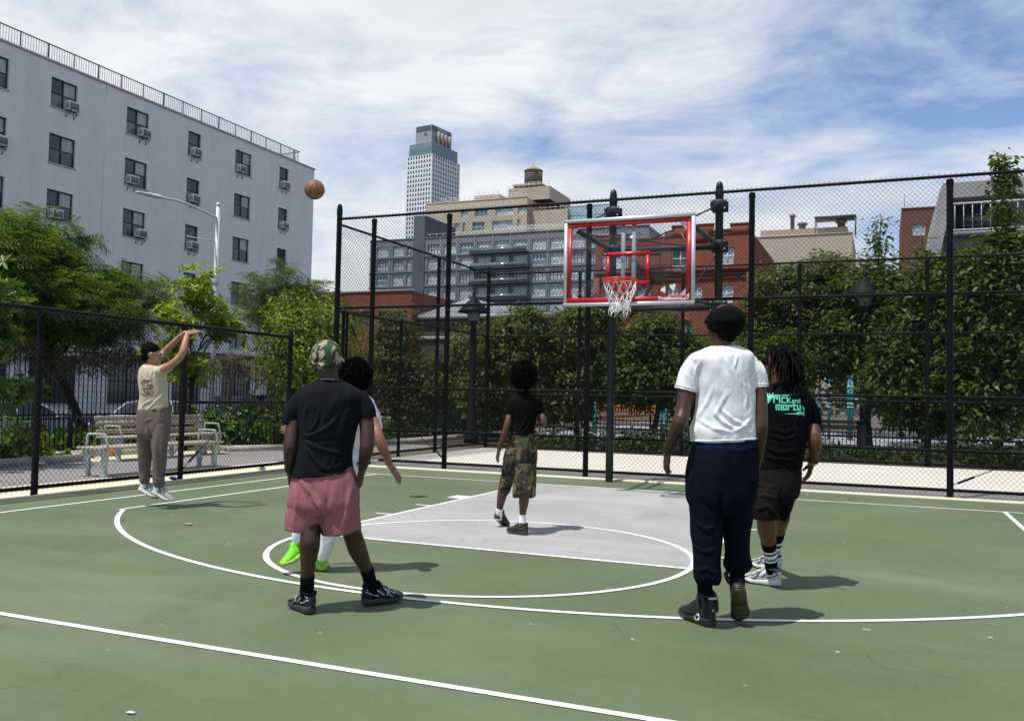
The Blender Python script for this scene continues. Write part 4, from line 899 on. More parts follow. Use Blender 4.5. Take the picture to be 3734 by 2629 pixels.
M_LINE = lines_mat()

mb = MB()
xs = [-900, -17, -14.5, 900]; zs = [-.56, -.56, -.016, -.016]
for i in range(3): mb.quad((xs[i], -80, zs[i]), (xs[i+1], -80, zs[i+1]), (xs[i+1], 1400, zs[i+1]), (xs[i], 1400, zs[i]))
structure(mb.build('ground', ground_mat('ground_dirt', (.075, .068, .052), (.12, .11, .085), .3, 20.)))
def sheet(name, x0, y0, x1, y1, z, mat):
    m = MB(); m.quad((x0, y0, z), (x1, y0, z), (x1, y1, z), (x0, y1, z)); return structure(m.build(name, mat))
sheet('street', -31, -60, -17.6, 200, -.552, M_STREET)
sheet('pavement', -34.2, -60, -31.2, 200, -.50, M_ASPH)
sheet('planting_bed', -14.4, -30, -10.42, 30, -.012, M_SOIL)
sheet('park_path', -10.3, -30, -7.6, 60, -.0115, M_ASPH)
sheet('kerb_strip', -7.62, -30, -6.36, 1.2, -.010, M_CREAM)
sheet('court_slab', -6.33, -30, 12, 1.17, -.0045, M_GREEN)
sheet('court_key', -1.83, -5.79, 1.83, -.02, -.002, M_KEY)
sheet('asphalt_strip', -6.4, 1.36, 12, 2.55, -.008, M_ASPH)
sheet('neighbouring_court', -6.40, 2.55, 14, 8.25, -.0075, M_CONC)
sheet('rear_planting_bed', -12, 8.3, 30, 12.6, -.010, M_SOIL)
sheet('play_area', -10, 12.7, 30, 30, -.009, M_BLUEG)
m = MB(); m.box((-6.30, 1.17, -.02), (12, 1.30, .022), .01); structure(m.build('kerb', M_CREAM))
m = MB(); m.box((-6.40, -30, -.02), (-6.31, .15, .012)); structure(m.build('court_edge', simple('pink_concrete', (.42, .35, .30), .9, var=.3, scale=20)))
# kerb of the planting bed, with an alcove for the bench
m = MB()
kp = [(-10.45, -14), (-10.40, -.75), (-11.25, -.62), (-11.1, 2.85), (-10.3, 2.95), (-9.6, 4.1), (-9.0, 8.0), (-9.0, 30)]
for p, q in zip(kp[:-1], kp[1:]): m.beam((p[0], p[1], .05), (q[0], q[1], .05), .14, .14)
structure(m.build('bed_kerb', simple('bed_kerb_concrete', (.42, .40, .35), .9, var=.25, scale=6, bump=.4)))
sheet('bench_alcove', -11.2, -.7, -10.2, 2.9, -.0105, M_CREAM)

# painted markings
mk = MB()
def seg(p, q, w=.05, z=0.):
    p, q = np.array(p, float), np.array(q, float); d = q-p; d /= np.linalg.norm(d); n = np.array([-d[1], d[0]])*w/2
    mk.add([(*(p-n), z), (*(q-n), z), (*(q+n), z), (*(p+n), z)], [(0, 1, 2, 3)])
def arc(c, r, a0, a1, w=.05, n=64, z=.0):
    t = np.linspace(a0, a1, n+1); i, o = r-w/2, r+w/2
    V = [(c[0]+i*math.cos(a), c[1]+i*math.sin(a), z) for a in t]+[(c[0]+o*math.cos(a), c[1]+o*math.sin(a), z) for a in t]
    mk.add(V, [(k, k+n+1, k+n+2, k+1) for k in range(n)])
seg((-5.44, -.025), (12, -.025)); seg((-5.41, -.05), (-5.41, -24)); seg((5.45, -.05), (5.45, -24))
seg((-4.585, -.05), (-4.585, -5.43)); seg((4.635, -.05), (4.635, -5.42))
arc((.16, -1.735), 5.96, math.pi+math.atan2(3.76, 4.745), 2*math.pi-math.atan2(3.735, 4.475), n=110, z=.0008)
seg((-1.83+.025, -.05), (-1.83+.025, -5.79), z=.0004); seg((1.83-.025, -.05), (1.83-.025, -5.79), z=.0004); seg((-1.83, -5.765), (1.83, -5.765), z=.0006)
arc((0, -5.79), 1.805, 0, 2*math.pi, n=96, z=.0012)
for sx in (-1, 1):
    mk.add([(sx*1.83, -2.13, .0002), (sx*2.05, -2.13, .0002), (sx*2.05, -2.44, .0002), (sx*1.83, -2.44, .0002)], [(0, 1, 2, 3)])
    for y in (-3.30, -4.21, -5.13): seg((sx*1.83, y), (sx*2.03, y), z=.0003)
seg((-8, -9.14), (12, -9.14))
structure(mk.build('court_markings', M_LINE))

# ------------------------------------------------------------------ fences
M_FENCE = simple('black_vinyl', (.0045, .005, .0065), .5, 0, var=.25, scale=18, spec=.12)
M_POST = simple('black_painted_steel', (.0045, .005, .006), .5, 0, var=.35, scale=10, spec=.14, bump=.15, bscale=60)

def lattice(p0, p1, z0, z1, pitch=.072, r=.0023, bow=0.0, tips=True):
    """woven wire: two families of slanting wires a wire apart, with the cut ends standing up along the top"""
    p0, p1 = np.array(p0, float), np.array(p1, float); L = np.linalg.norm(p1-p0); d = (p1-p0)/L; n = np.array([-d[1], d[0]]); H = z1-z0
    k = 1.05; seg_a, seg_b = [], []
    for sgn, off in ((1, r*1.1), (-1, -r*1.1)):
        c = np.arange(-H/k-pitch, L+H/k+pitch, pitch)
        for x0 in c:
            # s = x0 + sgn*h/k , 0<=h<=H
            if sgn > 0: h0 = max(0, (0-x0)*k); h1 = min(H, (L-x0)*k)
            else: h0 = max(0, (x0-L)*k); h1 = min(H, x0*k)
            if h1-h0 < .01: continue
            e = .045 if (tips and h1 > H-1e-6) else 0
            for h, lst in ((h0, seg_a), (h1+e*.8, seg_b)):
                s = x0+sgn*min(h, H)/k-(sgn*(h-H)*.28 if h > H else 0)
                q = p0+d*s+n*off; lst.append((q[0], q[1], z0+h))
    A, B = np.array(seg_a), np.array(seg_b); T = B-A; T /= np.linalg.norm(T, axis=1, keepdims=True)
    nn = np.array([n[0], n[1], 0]); S = np.cross(T, nn)
    V = np.stack([X+r*(math.cos(a)*S+math.sin(a)*nn) for X in (A, B) for a in (0, 2.094, 4.189)], 1).reshape(-1, 3)
    b = np.arange(len(A))[:, None]*6
    Q = np.concatenate([b+[[0, 1, 4, 3]], b+[[1, 2, 5, 4]], b+[[2, 0, 3, 5]]])
    return V, Q

def fence(label, p0, p1, H, posts, rails, mesh, side=-1, rp=.045, group=None, caps=(), extra=None, pitch=.072, base=0., wire=.0023):
    """posts: distances along p0-p1 (or (distance, height)); rails: heights or (height, from, to)"""
    p0, p1 = np.array(p0, float), np.array(p1, float); L = np.linalg.norm(p1-p0); d = (p1-p0)/L; n = np.array([-d[1], d[0]])*side
    t = thing('chain_link_fence', label, 'fence', (p0[0], p0[1], base), 0, group)
    P = lambda s, z, o=0: (p0[0]+d[0]*s+n[0]*o, p0[1]+d[1]*s+n[1]*o, z)
    for q in posts:
        s, h, r = (q, H, rp) if not isinstance(q, tuple) else (q[0], q[1], q[2] if len(q) > 2 else rp)
        m = MB()
        if h > H: m.lathe(P(s, base), [(r, -.05), (r, h-.20), (r*1.08, h-.20), (r*1.08, h-.11), (r*1.0, h-.10), (r*.96, h-.06), (r*.78, h-.02), (r*.3, h)], 16)
        else: m.lathe(P(s, base), [(r, -.05), (r, h-.09), (r*1.14, h-.09), (r*1.14, h-.02), (r*.8, h)], 14)
        for z in np.arange(.45, h-.2, .62): m.lathe(P(s, z), [(r*1.0, -.012), (r*1.09, -.010), (r*1.09, .010), (r*1.0, .012)], 12)
        autosmooth(m.build('post', M_POST, t))
    for q in rails:
        z, a, b, r = (q, 0, L, .024) if not isinstance(q, tuple) else (q[0], q[1], q[2], q[3] if len(q) > 3 else .024)
        m = MB(); m.cyl(P(a, base+z), P(b, base+z), r, seg=10)
        for s in np.arange(a+.3, b, .61): m.lathe((*P(s, base+z)[:2], base+z), [(r*1.02, -.03), (r*1.12, 0), (r*1.02, .03)], 8) if False else None
        autosmooth(m.build('rail', M_FENCE, t), 60)
    V, Q = lattice(p0+n*(rp+.012), p1+n*(rp+.012), base+mesh[0], base+mesh[1], pitch, wire)
    o = np_mesh('wire_mesh', V, Q, M_FENCE, t)
    if extra: extra(t, P)
    return t
def rod(t, a, b, r=.007, name='brace_rod'):
    m = MB(); a, b = np.array(a), np.array(b); m.cyl(a, b, r, seg=6); m.cyl(a+(b-a)*.05, a+(b-a)*.13, r*2.4, seg=8); m.build(name, M_POST, t, True)

# tall fence behind the basket
def ex(t, P):
    rod(t, P(10.45, .16, .02), P(13.15, 1.44, .02)); rod(t, P(2.42, .16, .02), P(.76, 1.44, .02))
fence('tall black chain link fence directly behind the basket, topped with cut wire ends', (-6.39, 1.35), (9.6, 1.35), 4.62,
      [(0, 4.95, .052), .78, 2.36, 5.01, 7.69, 10.49, 13.19, 15.9], [4.66, 2.95, 1.45, (.68, .78, 15.99), (.12, 1.0, 15.99)], (.03, 4.66), -1, .046, None, (), ex)
def gate(t, P):
    m = MB()
    for a, b in (((.30, .1), (.30, 2.9)), ((2.42, .1), (2.42, 2.9)), ((.30, 2.9), (2.42, 2.9)), ((.30, .1), (2.42, .1)), ((.30, 1.45), (2.42, 1.45))):
        m.cyl(P(a[0], a[1], -.03), P(b[0], b[1], -.03), .026, seg=8)
    autosmooth(m.build('gate_frame', M_POST, t), 60); rod(t, P(.35, 2.8, -.03), P(2.36, .2, -.03)); rod(t, P(2.5, 1.6), P(7.0, .2))
fence('tall black chain link side fence with a gate, running back from the corner post', (-6.45, 1.45), (-6.45, 8.45), 4.56,
      [(.22, 2.95, .034), (2.45, 2.98, .036), (4.15, 4.56), (7.0, 4.78, .05)], [4.58, 2.92, .10], (.05, 4.56), 1, .043, None, (), gate, .085)
fence('tall black chain link fence along the far side of the concrete court', (-6.45, 8.45), (11.5, 8.45), 4.54,
      [2.55, 5.18, 7.88, 10.55, 13.25, 16], [4.56, 2.9, 1.40, .60, .05], (.03, 4.56), -1, .043, None, (), None, .085)
def ex2(t, P): rod(t, P(5.55, .16, .02), P(8.0, 2.0, .02))
fence('lower black chain link fence along the left sideline in front of the benches', (-6.5, -8.0), (-6.5, .1), 2.30,
      [.5, 3.05, 5.52, (8.1, 2.46, .042)], [(2.31, 0, 8.1, .030), (.09, 0, 8.1, .026), (1.15, 5.52, 8.1, .024)], (.05, 2.28), -1, .042, None, (), ex2, .072, 0., .0025)

# ------------------------------------------------------------------ basketball hoop
t = thing('basketball_hoop', 'clear basketball backboard with red border and white net on two dark posts', 'basketball hoop', (0, .98, 0))
M_HP = simple('dark_green_paint', (.004, .0085, .0085), .38, 0, var=.3, scale=8, spec=.35)
M_ALU = simple('brushed_aluminium', (.62, .64, .65), .38, .55, var=.08, scale=30)
M_REDP = simple('red_border_paint', (.40, .008, .014), .35, var=.06)
M_RIM = simple('orange_red_rim', (.62, .035, .022), .32, var=.08)
def bolts(m, c, dx, dz, r=.013):
    for sx in (-1, 1):
        for sz in (-1, 1): m.ball((c[0]+sx*dx, c[1], c[2]+sz*dz), r, 8, 5)
for sx in (-1, 1):
    X = sx*.855
    m = MB(); m.lathe((X, .98, 0), [(.062, -.05), (.062, 4.50), (.066, 4.51), (.066, 4.595), (.060, 4.60), (.058, 4.655), (.050, 4.70), (.034, 4.73), (.010, 4.745)], 20); autosmooth(m.build('post', M_HP, t))
    for z in (4.36, 3.73, 2.79):
        m = MB(); m.box((X-.125, .88, z-.085), (X+.125, .905, z+.085), .006); m.box((X-.125, 1.055, z-.085), (X+.125, 1.08, z+.085), .006); [m.box((X+q-.012, .89, z-.02), (X+q+.012, 1.07, z+.02)) for q in (-.1, .1)]
        br = m.build('clamp', M_HP, t); mm = MB(); bolts(mm, (X, .876, z), .10, .06); mm.build('bolts', M_ALU, br, True, local=False).data.transform(Matrix.Translation(-Vector(t.location)))
    for (z0, z1) in ((3.73, 3.70), (2.79, 2.67)):
        m = MB(); m.beam((X, .87, z0), (sx*.80, -1.14, z1), .05, .06); m.build('support_arm', M_HP, t)
    m = MB(); m.cyl((X, .90, 4.36), (sx*.80, -1.13, 3.74), .013); m.build('tie_rod', M_HP, t, True)
    m = MB(); m.cyl((X, .90, 3.66), (-sx*.62, -1.12, 3.62), .010); m.build('tie_rod', M_HP, t, True)
    m = MB(); m.cyl((X, .90, 3.62), (sx*.78, -1.12, 2.70), .008); m.build('tie_rod', M_HP, t, True)
for z in (3.72, 2.77):
    m = MB(); m.box((-.80, .93, z-.035), (.80, .99, z+.035), .004); m.box((-.80, .90, z-.05), (.80, .93, z-.042)); cb = m.build('crossbar', M_HP, t)
m = MB()
for x in (-.075, .075): m.box((x-.028, -1.175, 2.70), (x+.028, -1.135, 3.77), .005)
m.build('centre_strut', simple('dull_aluminium', (.34, .35, .36), .5, .3, var=.1), t)
BX, BY, BZ0, BZ1 = .915, -1.2, 2.600, 3.815
bb = t
def glassm():
    g, nt, out = new_mat('clear_acrylic'); tr = nt.nodes.new('ShaderNodeBsdfTransparent'); tr.inputs[0].default_value = (.94, .96, .97, 1)
    gl = nt.nodes.new('ShaderNodeBsdfGlossy'); gl.inputs['Roughness'].default_value = .03; mx = nt.nodes.new('ShaderNodeMixShader')
    mx.inputs[0].default_value = .025
    nt.links.new(tr.outputs[0], mx.inputs[1]); nt.links.new(gl.outputs[0], mx.inputs[2]); nt.links.new(mx.outputs[0], out.inputs[0]); return g
M_CLEAR = glassm()
def frame_ring(m, x0, x1, z0, z1, w, y0, y1):
    m.box((x0, y0, z0), (x1, y1, z0+w)); m.box((x0, y0, z1-w), (x1, y1, z1)); m.box((x0, y0, z0+w), (x0+w, y1, z1-w)); m.box((x1-w, y0, z0+w), (x1, y1, z1-w))
m = MB(); m.box((-BX+.03, BY-.006, BZ0+.03), (BX-.03, BY+.006, BZ1-.03)); bo = m.build('backboard', M_CLEAR, t)
def child(m, name, mat, sm=False): o = m.build(name, mat, bo, sm, local=False); o.data.transform(Matrix.Translation(-Vector(t.location))); return o
m = MB(); frame_ring(m, -BX, BX, BZ0, BZ1, .046, BY-.022, BY+.03); child(m, 'frame', M_ALU)
m = MB(); frame_ring(m, -BX+.050, BX-.050, BZ0+.050, BZ1-.050, .066, BY-.0095, BY-.0065); child(m, 'border', M_REDP)
m = MB(); frame_ring(m, -.305, .305, 2.875, 3.335, .056, BY-.0098, BY-.0065); child(m, 'target_square', M_REDP)
M_TXT = simple('white_print', (.78, .78, .78), .5, var=.05)
def text_mesh(name, txt, size, mat, parent, loc, bold=.0):
    c = bpy.data.curves.new('t', 'FONT'); c.body = txt; c.size = size; c.offset = bold; c.extrude = .0004; c.align_x = 'LEFT'
    o = bpy.data.objects.new('t', c); COL.objects.link(o); dg = bpy.context.evaluated_depsgraph_get(); me = bpy.data.meshes.new_from_object(o.evaluated_get(dg))
    bpy.data.objects.remove(o); me.transform(Matrix.Translation(Vector(loc))@Matrix.Rotation(R(90), 4, 'X')); me.materials.clear(); me.materials.append(mat)
    q = bpy.data.objects.new(name, me); COL.objects.link(q); q.parent = parent; return q
q = text_mesh('lettering', 'TrueBounce', .066, M_TXT, bo, (.425, BY-.0115, 2.664), .0016); q.data.transform(Matrix.Translation(-Vector(t.location)))
m = MB(); m.add([(.755, BY-.0105, 2.66), (.835, BY-.0105, 2.66), (.842, BY-.0105, 2.75), (.80, BY-.0105, 2.70)], [(0, 1, 2, 3)]); child(m, 'emblem', M_TXT)
q = text_mesh('emblem_letter', 'B', .075, M_REDP, bo, (.79, BY-.0125, 2.664), .001); q.data.transform(Matrix.Translation(-Vector(t.location)))
for cx, cz, s in ((.50, 2.80, .038), (.625, 2.835, .043)):
    m = MB(); an = np.linspace(0, 2*np.pi, 14, endpoint=False); rr = s*(1+.28*np.sin(an*3+cx*9)+.15*np.cos(an*5))
    pts = [(cx+r*math.cos(a)*.9, BY-.0075, cz+r*math.sin(a)) for a, r in zip(an, rr)]; m.add(pts+[(cx, BY-.0075, cz)], None, [(i, (i+1) % 14, 14) for i in range(14)]); child(m, 'sticker', simple('sticker_white', (.62, .65, .62), .6, var=.25, scale=90))
for sx in (-1, 1):
    for sz, zc in ((1, BZ0+.118), (-1, BZ1-.118)):
        m = MB(); x = sx*(BX-.118); m.add([(x, BY+.012, zc), (x-sx*.10, BY+.012, zc), (x, BY+.012, zc+sz*.10)], None, [(0, 1, 2)]); child(m, 'corner_plate', M_ALU)
rc = np.array([0, -1.58, 2.90]); an = np.linspace(0, 2*np.pi, 48, endpoint=False)
m = MB(); m.tube([(rc[0]+.2286*math.cos(a), rc[1]+.2286*math.sin(a), rc[2]) for a in an], .011, 10, closed=True)
m.tube([(rc[0]+.233*math.cos(a), rc[1]+.233*math.sin(a), rc[2]-.026) for a in an], .008, 8, closed=True)
rm = m.build('rim', M_RIM, t, True)
m = MB(); m.box((-.10, -1.222, 2.69), (.10, -1.208, 2.935), .004); m.box((-.075, -1.375, 2.872), (.075, -1.21, 2.886))
V = [(-.10, -1.21, 2.70), (.10, -1.21, 2.70), (.20, -1.475, 2.886), (-.20, -1.475, 2.886), (-.10, -1.21, 2.74), (.10, -1.21, 2.74), (.20, -1.475, 2.895), (-.20, -1.475, 2.895)]
m.add(V, [(0,3,2,1),(4,5,6,7),(0,1,5,4),(1,2,6,5),(2,3,7,6),(3,0,4,7)])
o = m.build('mount_plate', M_RIM, rm, False, local=False); o.data.transform(Matrix.Translation(-Vector(t.location)))
# net of knotted cord
rg = np.random.default_rng(3); m = MB(); lev = [(0, .218), (.085, .198), (.17, .165), (.25, .132), (.325, .122), (.385, .130)]; NL = 12; knots = []
for i, (dz, rr) in enumerate(lev):
    row = []
    for k in range(NL):
        a = 2*np.pi*(k+.5*(i % 2))/NL+rg.normal(0, .05); r2 = rr*(1+rg.normal(0, .07 if i else 0)); row.append(np.array([rc[0]+r2*math.cos(a), rc[1]+r2*math.sin(a), rc[2]-.03-dz+rg.normal(0, .012 if i else 0)]))
    knots.append(row)
for i in range(len(lev)-1):
    for k in range(NL):
        for j in ((k, k-1) if i % 2 == 0 else (k, k+1)):
            a, b = knots[i][k], knots[i+1][j % NL]; c = (a+b)/2+np.array([0, 0, -.010])+rg.normal(0, .006, 3); m.tube(catmull(np.array([a, c, b]), 3), .0062, 6)
        if i: m.ball(knots[i][k], .010, 6, 5)
for k in range(NL*2):
    a, b = knots[3+k % 2][k % NL], knots[4][(k*5+3) % NL]; m.tube(catmull(np.array([a, (a+b)/2+np.array([0, 0, -.05])+rg.normal(0, .01, 3), b]), 3), .0055, 5)
for k in range(NL):
    if rg.random() < .75:
        a = knots[-1][k]; b = a+np.array([rg.normal(0, .02), rg.normal(0, .02), -rg.uniform(.03, .10)]); m.tube([a, (a+b)/2+rg.normal(0, .006, 3), b], .0055, 6)
o = m.build('net', simple('net_cord', (.72, .72, .70), .9, var=.12, scale=60), t, True)

# ball in flight
m = MB(); c = np.array([-3.18, -3.94, 3.80]); m.ball((0, 0, 0), .121, 40, 26)
b = autosmooth(m.build('basketball', simple('ball_leather', (.235, .095, .042), .55, var=.25, scale=9, bump=.5, bscale=260)), 80)
tag(b, 'brown basketball flying in the air left of the corner post', 'basketball'); b.location = c; b.rotation_euler = (.5, .35, .3)
m = MB(); a = np.linspace(0, 2*np.pi, 48, endpoint=False); o1 = np.zeros_like(a)
m.tube(np.stack([.1205*np.cos(a), .1205*np.sin(a), o1], 1), .0028, 6, closed=True); m.tube(np.stack([o1, .1205*np.cos(a), .1205*np.sin(a)], 1), .0028, 6, closed=True)
for s in (1, -1):
    p = np.stack([s*(.055+.038*np.cos(2*a)), np.cos(a), np.sin(a)], 1); yz = np.sqrt(np.maximum(.1205**2-p[:, 0]**2, 0)); p[:, 1] *= yz; p[:, 2] *= yz; m.tube(p, .0028, 6, closed=True)
m.build('seam', M_BLACK_RUB, b, True, local=False)

# ------------------------------------------------------------------ benches
M_WOOD = simple('bench_slat_wood', (.35, .295, .23), .7, var=.28, scale=7, bump=.4, bscale=40)
M_CAST = simple('bench_cast_grey', (.36, .41, .40), .7, var=.25, scale=9, bump=.3)
def bench(label, loc, length, back):
    t = thing('park_bench', label, 'bench', loc)
    x0, y0 = loc[0], loc[1]
    m = [MB() for _ in range(6)]
    for i in range(6):
        x = x0-.22+i*.088; m[i].box((x-.036, y0-length/2-.10, .405), (x+.036, y0+length/2+.10, .445), .008)
    M = MB()
    for q in m: M.V += q.V; M.Q += [a+M.n for a in q.Q]; M.T += [a+M.n for a in q.T]; M.n += q.n
    M.build('seat', M_WOOD, t)
    if back:
        M = MB()
        for i, z in enumerate((.52, .66, .77)):
            xb = x0-.27-.035*i; M.box((xb-.018, y0-length/2-.06, z-.045), (xb+.018, y0+length/2+.06, z+.045), .008)
        M.build('backrest', M_WOOD, t)
    for y in (y0-length/2+.05, y0+length/2-.05, *((y0,) if back else ())):
        M = MB()
        for sx in (-1, 1):
            P = catmull(np.array([(x0+sx*.20, y, .40), (x0+sx*.19, y, .28), (x0+sx*.165, y, .15), (x0+sx*.18, y, 0)]), 4); rr = np.interp(np.linspace(0, 1, len(P)), [0, .4, 1], [.055, .042, .032])
            M.rings([[(p[0]+r_*1.0*a, p[1]+.035*b_, p[2]) for a, b_ in ((-1,-1),(1,-1),(1,1),(-1,1))] for p, r_ in zip(P, rr)])
            M.box((x0+sx*.18-.05, y-.045, -.01), (x0+sx*.18+.05, y+.045, .025), .006)
        M.box((x0-.24, y-.034, .345), (x0+.24, y+.034, .402), .01); M.tube([(x0+.19*math.cos(a), y, .20+.15*math.sin(a)) for a in np.linspace(0, math.pi, 13)], .03, 8)
        if back: M.beam((x0-.24, y, .38), (x0-.365, y, .82), .045, .05, (0, 1, 0))
        M.build('leg', M_CAST, t)
        if not (back and y == y0):
            M = MB(); M.tube(catmull(np.array([(x0-.20, y, .44), (x0-.185, y, .60), (x0-.15, y, .635), (x0+.14, y, .635), (x0+.19, y, .60), (x0+.235, y, .44)]), 4), .018, 8); M.build('armrest', M_CAST, t, True)
    return t
bench('backless wooden slat bench with pale metal armrests, nearest the low fence', (-7.86, -1.60, 0), 2.50, False)
bench('wooden slat bench with backrest, standing behind the backless bench', (-10.05, .86, 0), 2.75, True)

# drinking fountain at the left edge
t = thing('drinking_fountain', 'square grey concrete drinking fountain by the path', 'drinking fountain', (-10.05, -3.10, 0))
m = MB(); m.box((-10.27, -3.32, .40), (-9.83, -2.88, .60), .02); m.build('basin', simple('fountain_concrete', (.38, .38, .36), .85, var=.2, scale=8, bump=.4), t)
m = MB(); m.box((-10.15, -3.2, 0), (-9.95, -3.0, .40), .02); m.build('pedestal', MATS['fountain_concrete'], t)
m = MB(); m.cyl((-10.05, -3.0, .60), (-10.05, -3.0, .68), .03); m.ball((-10.05, -3.0, .69), .05, 12, 8); m.build('bubbler', M_ALU, t, True)

# small litter
def litter(label, cat, p, f, mat, name):
    m = MB(); f(m, p); tag(m.build(name, mat, None, True), label, cat)
def crumple(s, seed):
    def f(m, p):
        m.rings(ico_like((p[0], p[1], p[2]+s*.5), (s, s*.8, s*.55), 12, 8, .7, 9+seed))
    return f
litter('crumpled blue wrapper beside the fence post base', 'litter', (-6.40, -2.72, .01), crumple(.055, 1), simple('blue_foil', (.012, .03, .30), .25, .3, var=.5, scale=40), 'wrapper')
litter('clear plastic scrap under the low fence near its capped post', 'litter', (-6.52, -.55, .0), crumple(.07, 2), simple('plastic_scrap', (.55, .56, .56), .3, var=.4, scale=40), 'plastic_scrap')
litter('white tissue on the court near the left bottom corner', 'litter', (.36, -10.02, .0), lambda m, p: m.rings(ico_like((p[0], p[1], .003), (.020, .010, .004), 10, 6, .8, 8)), simple('tissue', (.7, .72, .7), .9), 'tissue')
litter('tan leaf scrap lying inside the arc on the court', 'litter', (-3.13, -5.93, .0), lambda m, p: m.rings(ico_like((p[0], p[1], .006), (.045, .03, .010), 10, 6, .8, 5)), simple('dry_leaf', (.33, .22, .13), .9), 'dry_leaf')
litter('white paper scrap on the path by the kerb', 'litter', (-10.0, -2.0, .0), crumple(.07, 4), simple('paper', (.62, .62, .6), .9), 'paper_scrap')
litter('yellow bag lying under the backrest bench', 'litter', (-10.9, -.15, .0), crumple(.12, 6), simple('yellow_plastic', (.55, .40, .06), .5), 'plastic_bag')
litter('orange wrapper lying under the backrest bench', 'litter', (-11.0, .45, .0), crumple(.12, 7), simple('orange_plastic', (.45, .16, .05), .5), 'wrapper')
litter('pale bundle of bags under the bench end beside the hedge', 'litter', (-10.6, 1.6, .0), crumple(.14, 8), simple('pale_bag', (.45, .46, .52), .6), 'bag')
# ------------------------------------------------------------------ trees and plants
def leaf_mat(name, dark, light, rough=.5, trans=.35, spec=.28):
    m, nt, out = new_mat(name)
    g = nt.nodes.new('ShaderNodeNewGeometry')
    col = ramp(nt, g.outputs['Random Per Island'], [(0, dark), (.55, tuple((a+b)/2 for a, b in zip(dark, light))), (.93, light), (1, tuple(min(1, c*1.5) for c in light))])
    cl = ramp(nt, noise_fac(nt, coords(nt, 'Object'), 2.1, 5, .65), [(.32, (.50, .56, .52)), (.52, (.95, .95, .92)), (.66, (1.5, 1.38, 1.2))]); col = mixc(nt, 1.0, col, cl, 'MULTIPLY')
    b = nt.nodes.new('ShaderNodeBsdfPrincipled'); nt.links.new(col, b.inputs['Base Color']); b.inputs['Roughness'].default_value = rough; b.inputs['Specular IOR Level'].default_value = spec
    tr = nt.nodes.new('ShaderNodeBsdfTranslucent'); tc_ = mixc(nt, 1.0, col, (1.25, 1.35, .55), 'MULTIPLY'); nt.links.new(tc_, tr.inputs[0])
    mx = nt.nodes.new('ShaderNodeMixShader'); mx.inputs[0].default_value = trans
    nt.links.new(b.outputs[0], mx.inputs[1]); nt.links.new(tr.outputs[0], mx.inputs[2]); nt.links.new(mx.outputs[0], out.inputs[0]); return m
M_BARK = simple('bark', (.030, .025, .020), .9, var=.45, scale=14, bump=.8, bscale=30)
def tmpl_oval(L, w, fold=.18, droop=.15):
    V = np.array([(0, 0, 0), (w/2, L*.42, fold*w), (0, L, -droop*L), (-w/2, L*.42, fold*w), (0, L*.45, -.02*L)], float)
    return V, np.array([(0, 1, 4), (1, 2, 4), (2, 3, 4), (3, 0, 4)])
def tmpl_spray(L, n=8, w=.30, ll=.028):
    V, T = [], []
    for i in range(n):
        y = L*(i+.6)/n; k = math.sin(math.pi*(i+.8)/(n+.8))*.6+.5; z = -.25*y*y/L
        for s in (1, -1):
            b = len(V); e = ll*k*2.0
            V += [(0, y, z), (s*e*.5, y+e*.28-ll*.18, z+.004), (s*e, y+e*.25, z-.008), (s*e*.5, y+e*.28+ll*.2, z+.004)]
            T += [(b, b+1, b+2), (b, b+2, b+3)]
    return np.array(V, float), np.array(T)
def tmpl_whorl(L, n=9, w=.035):
    V, T = [], []
    for i in range(n):
        a = 2*np.pi*i/n+.3*(i % 2); el = .15+.5*((i*7) % 5)/5; l = L*(.75+.3*((i*3) % 4)/4); b = len(V)
        d = np.array([math.cos(a)*math.cos(el), math.sin(a)*math.cos(el), math.sin(el)]); s = np.array([-math.sin(a), math.cos(a), 0])*w/2
        V += [(0, 0, 0), tuple(d*l*.5+s), tuple(d*l-np.array([0, 0, .25*l])), tuple(d*l*.5-s)]; T += [(b, b+1, b+2), (b, b+2, b+3)]
    return np.array(V, float), np.array(T)

def rand_rot(n, rng, up=.5, outward=None, ow=.0):
    """random frames whose leaf plane mostly faces up and outward"""
    z = rng.normal(0, 1, (n, 3)); z /= np.linalg.norm(z, axis=1, keepdims=True); z[:, 2] = z[:, 2]+up
    if outward is not None: z = z+outward*ow
    z /= np.linalg.norm(z, axis=1, keepdims=True)
    y = rng.normal(0, 1, (n, 3));
    if outward is not None: y = y+outward*1.0
    y = y-z*(y*z).sum(1, keepdims=True); y /= np.linalg.norm(y, axis=1, keepdims=True)
    return np.stack([np.cross(y, z), y, z], 2)
def scatter(tm, P, Rm, S):
    V, T = tm; n = len(P)
    W_ = np.einsum('nij,vj->nvi', Rm, V)*S[:, None, None]+P[:, None, :]
    return W_.reshape(-1, 3), (T[None]+(np.arange(n)*len(V))[:, None, None]).reshape(-1, 3)

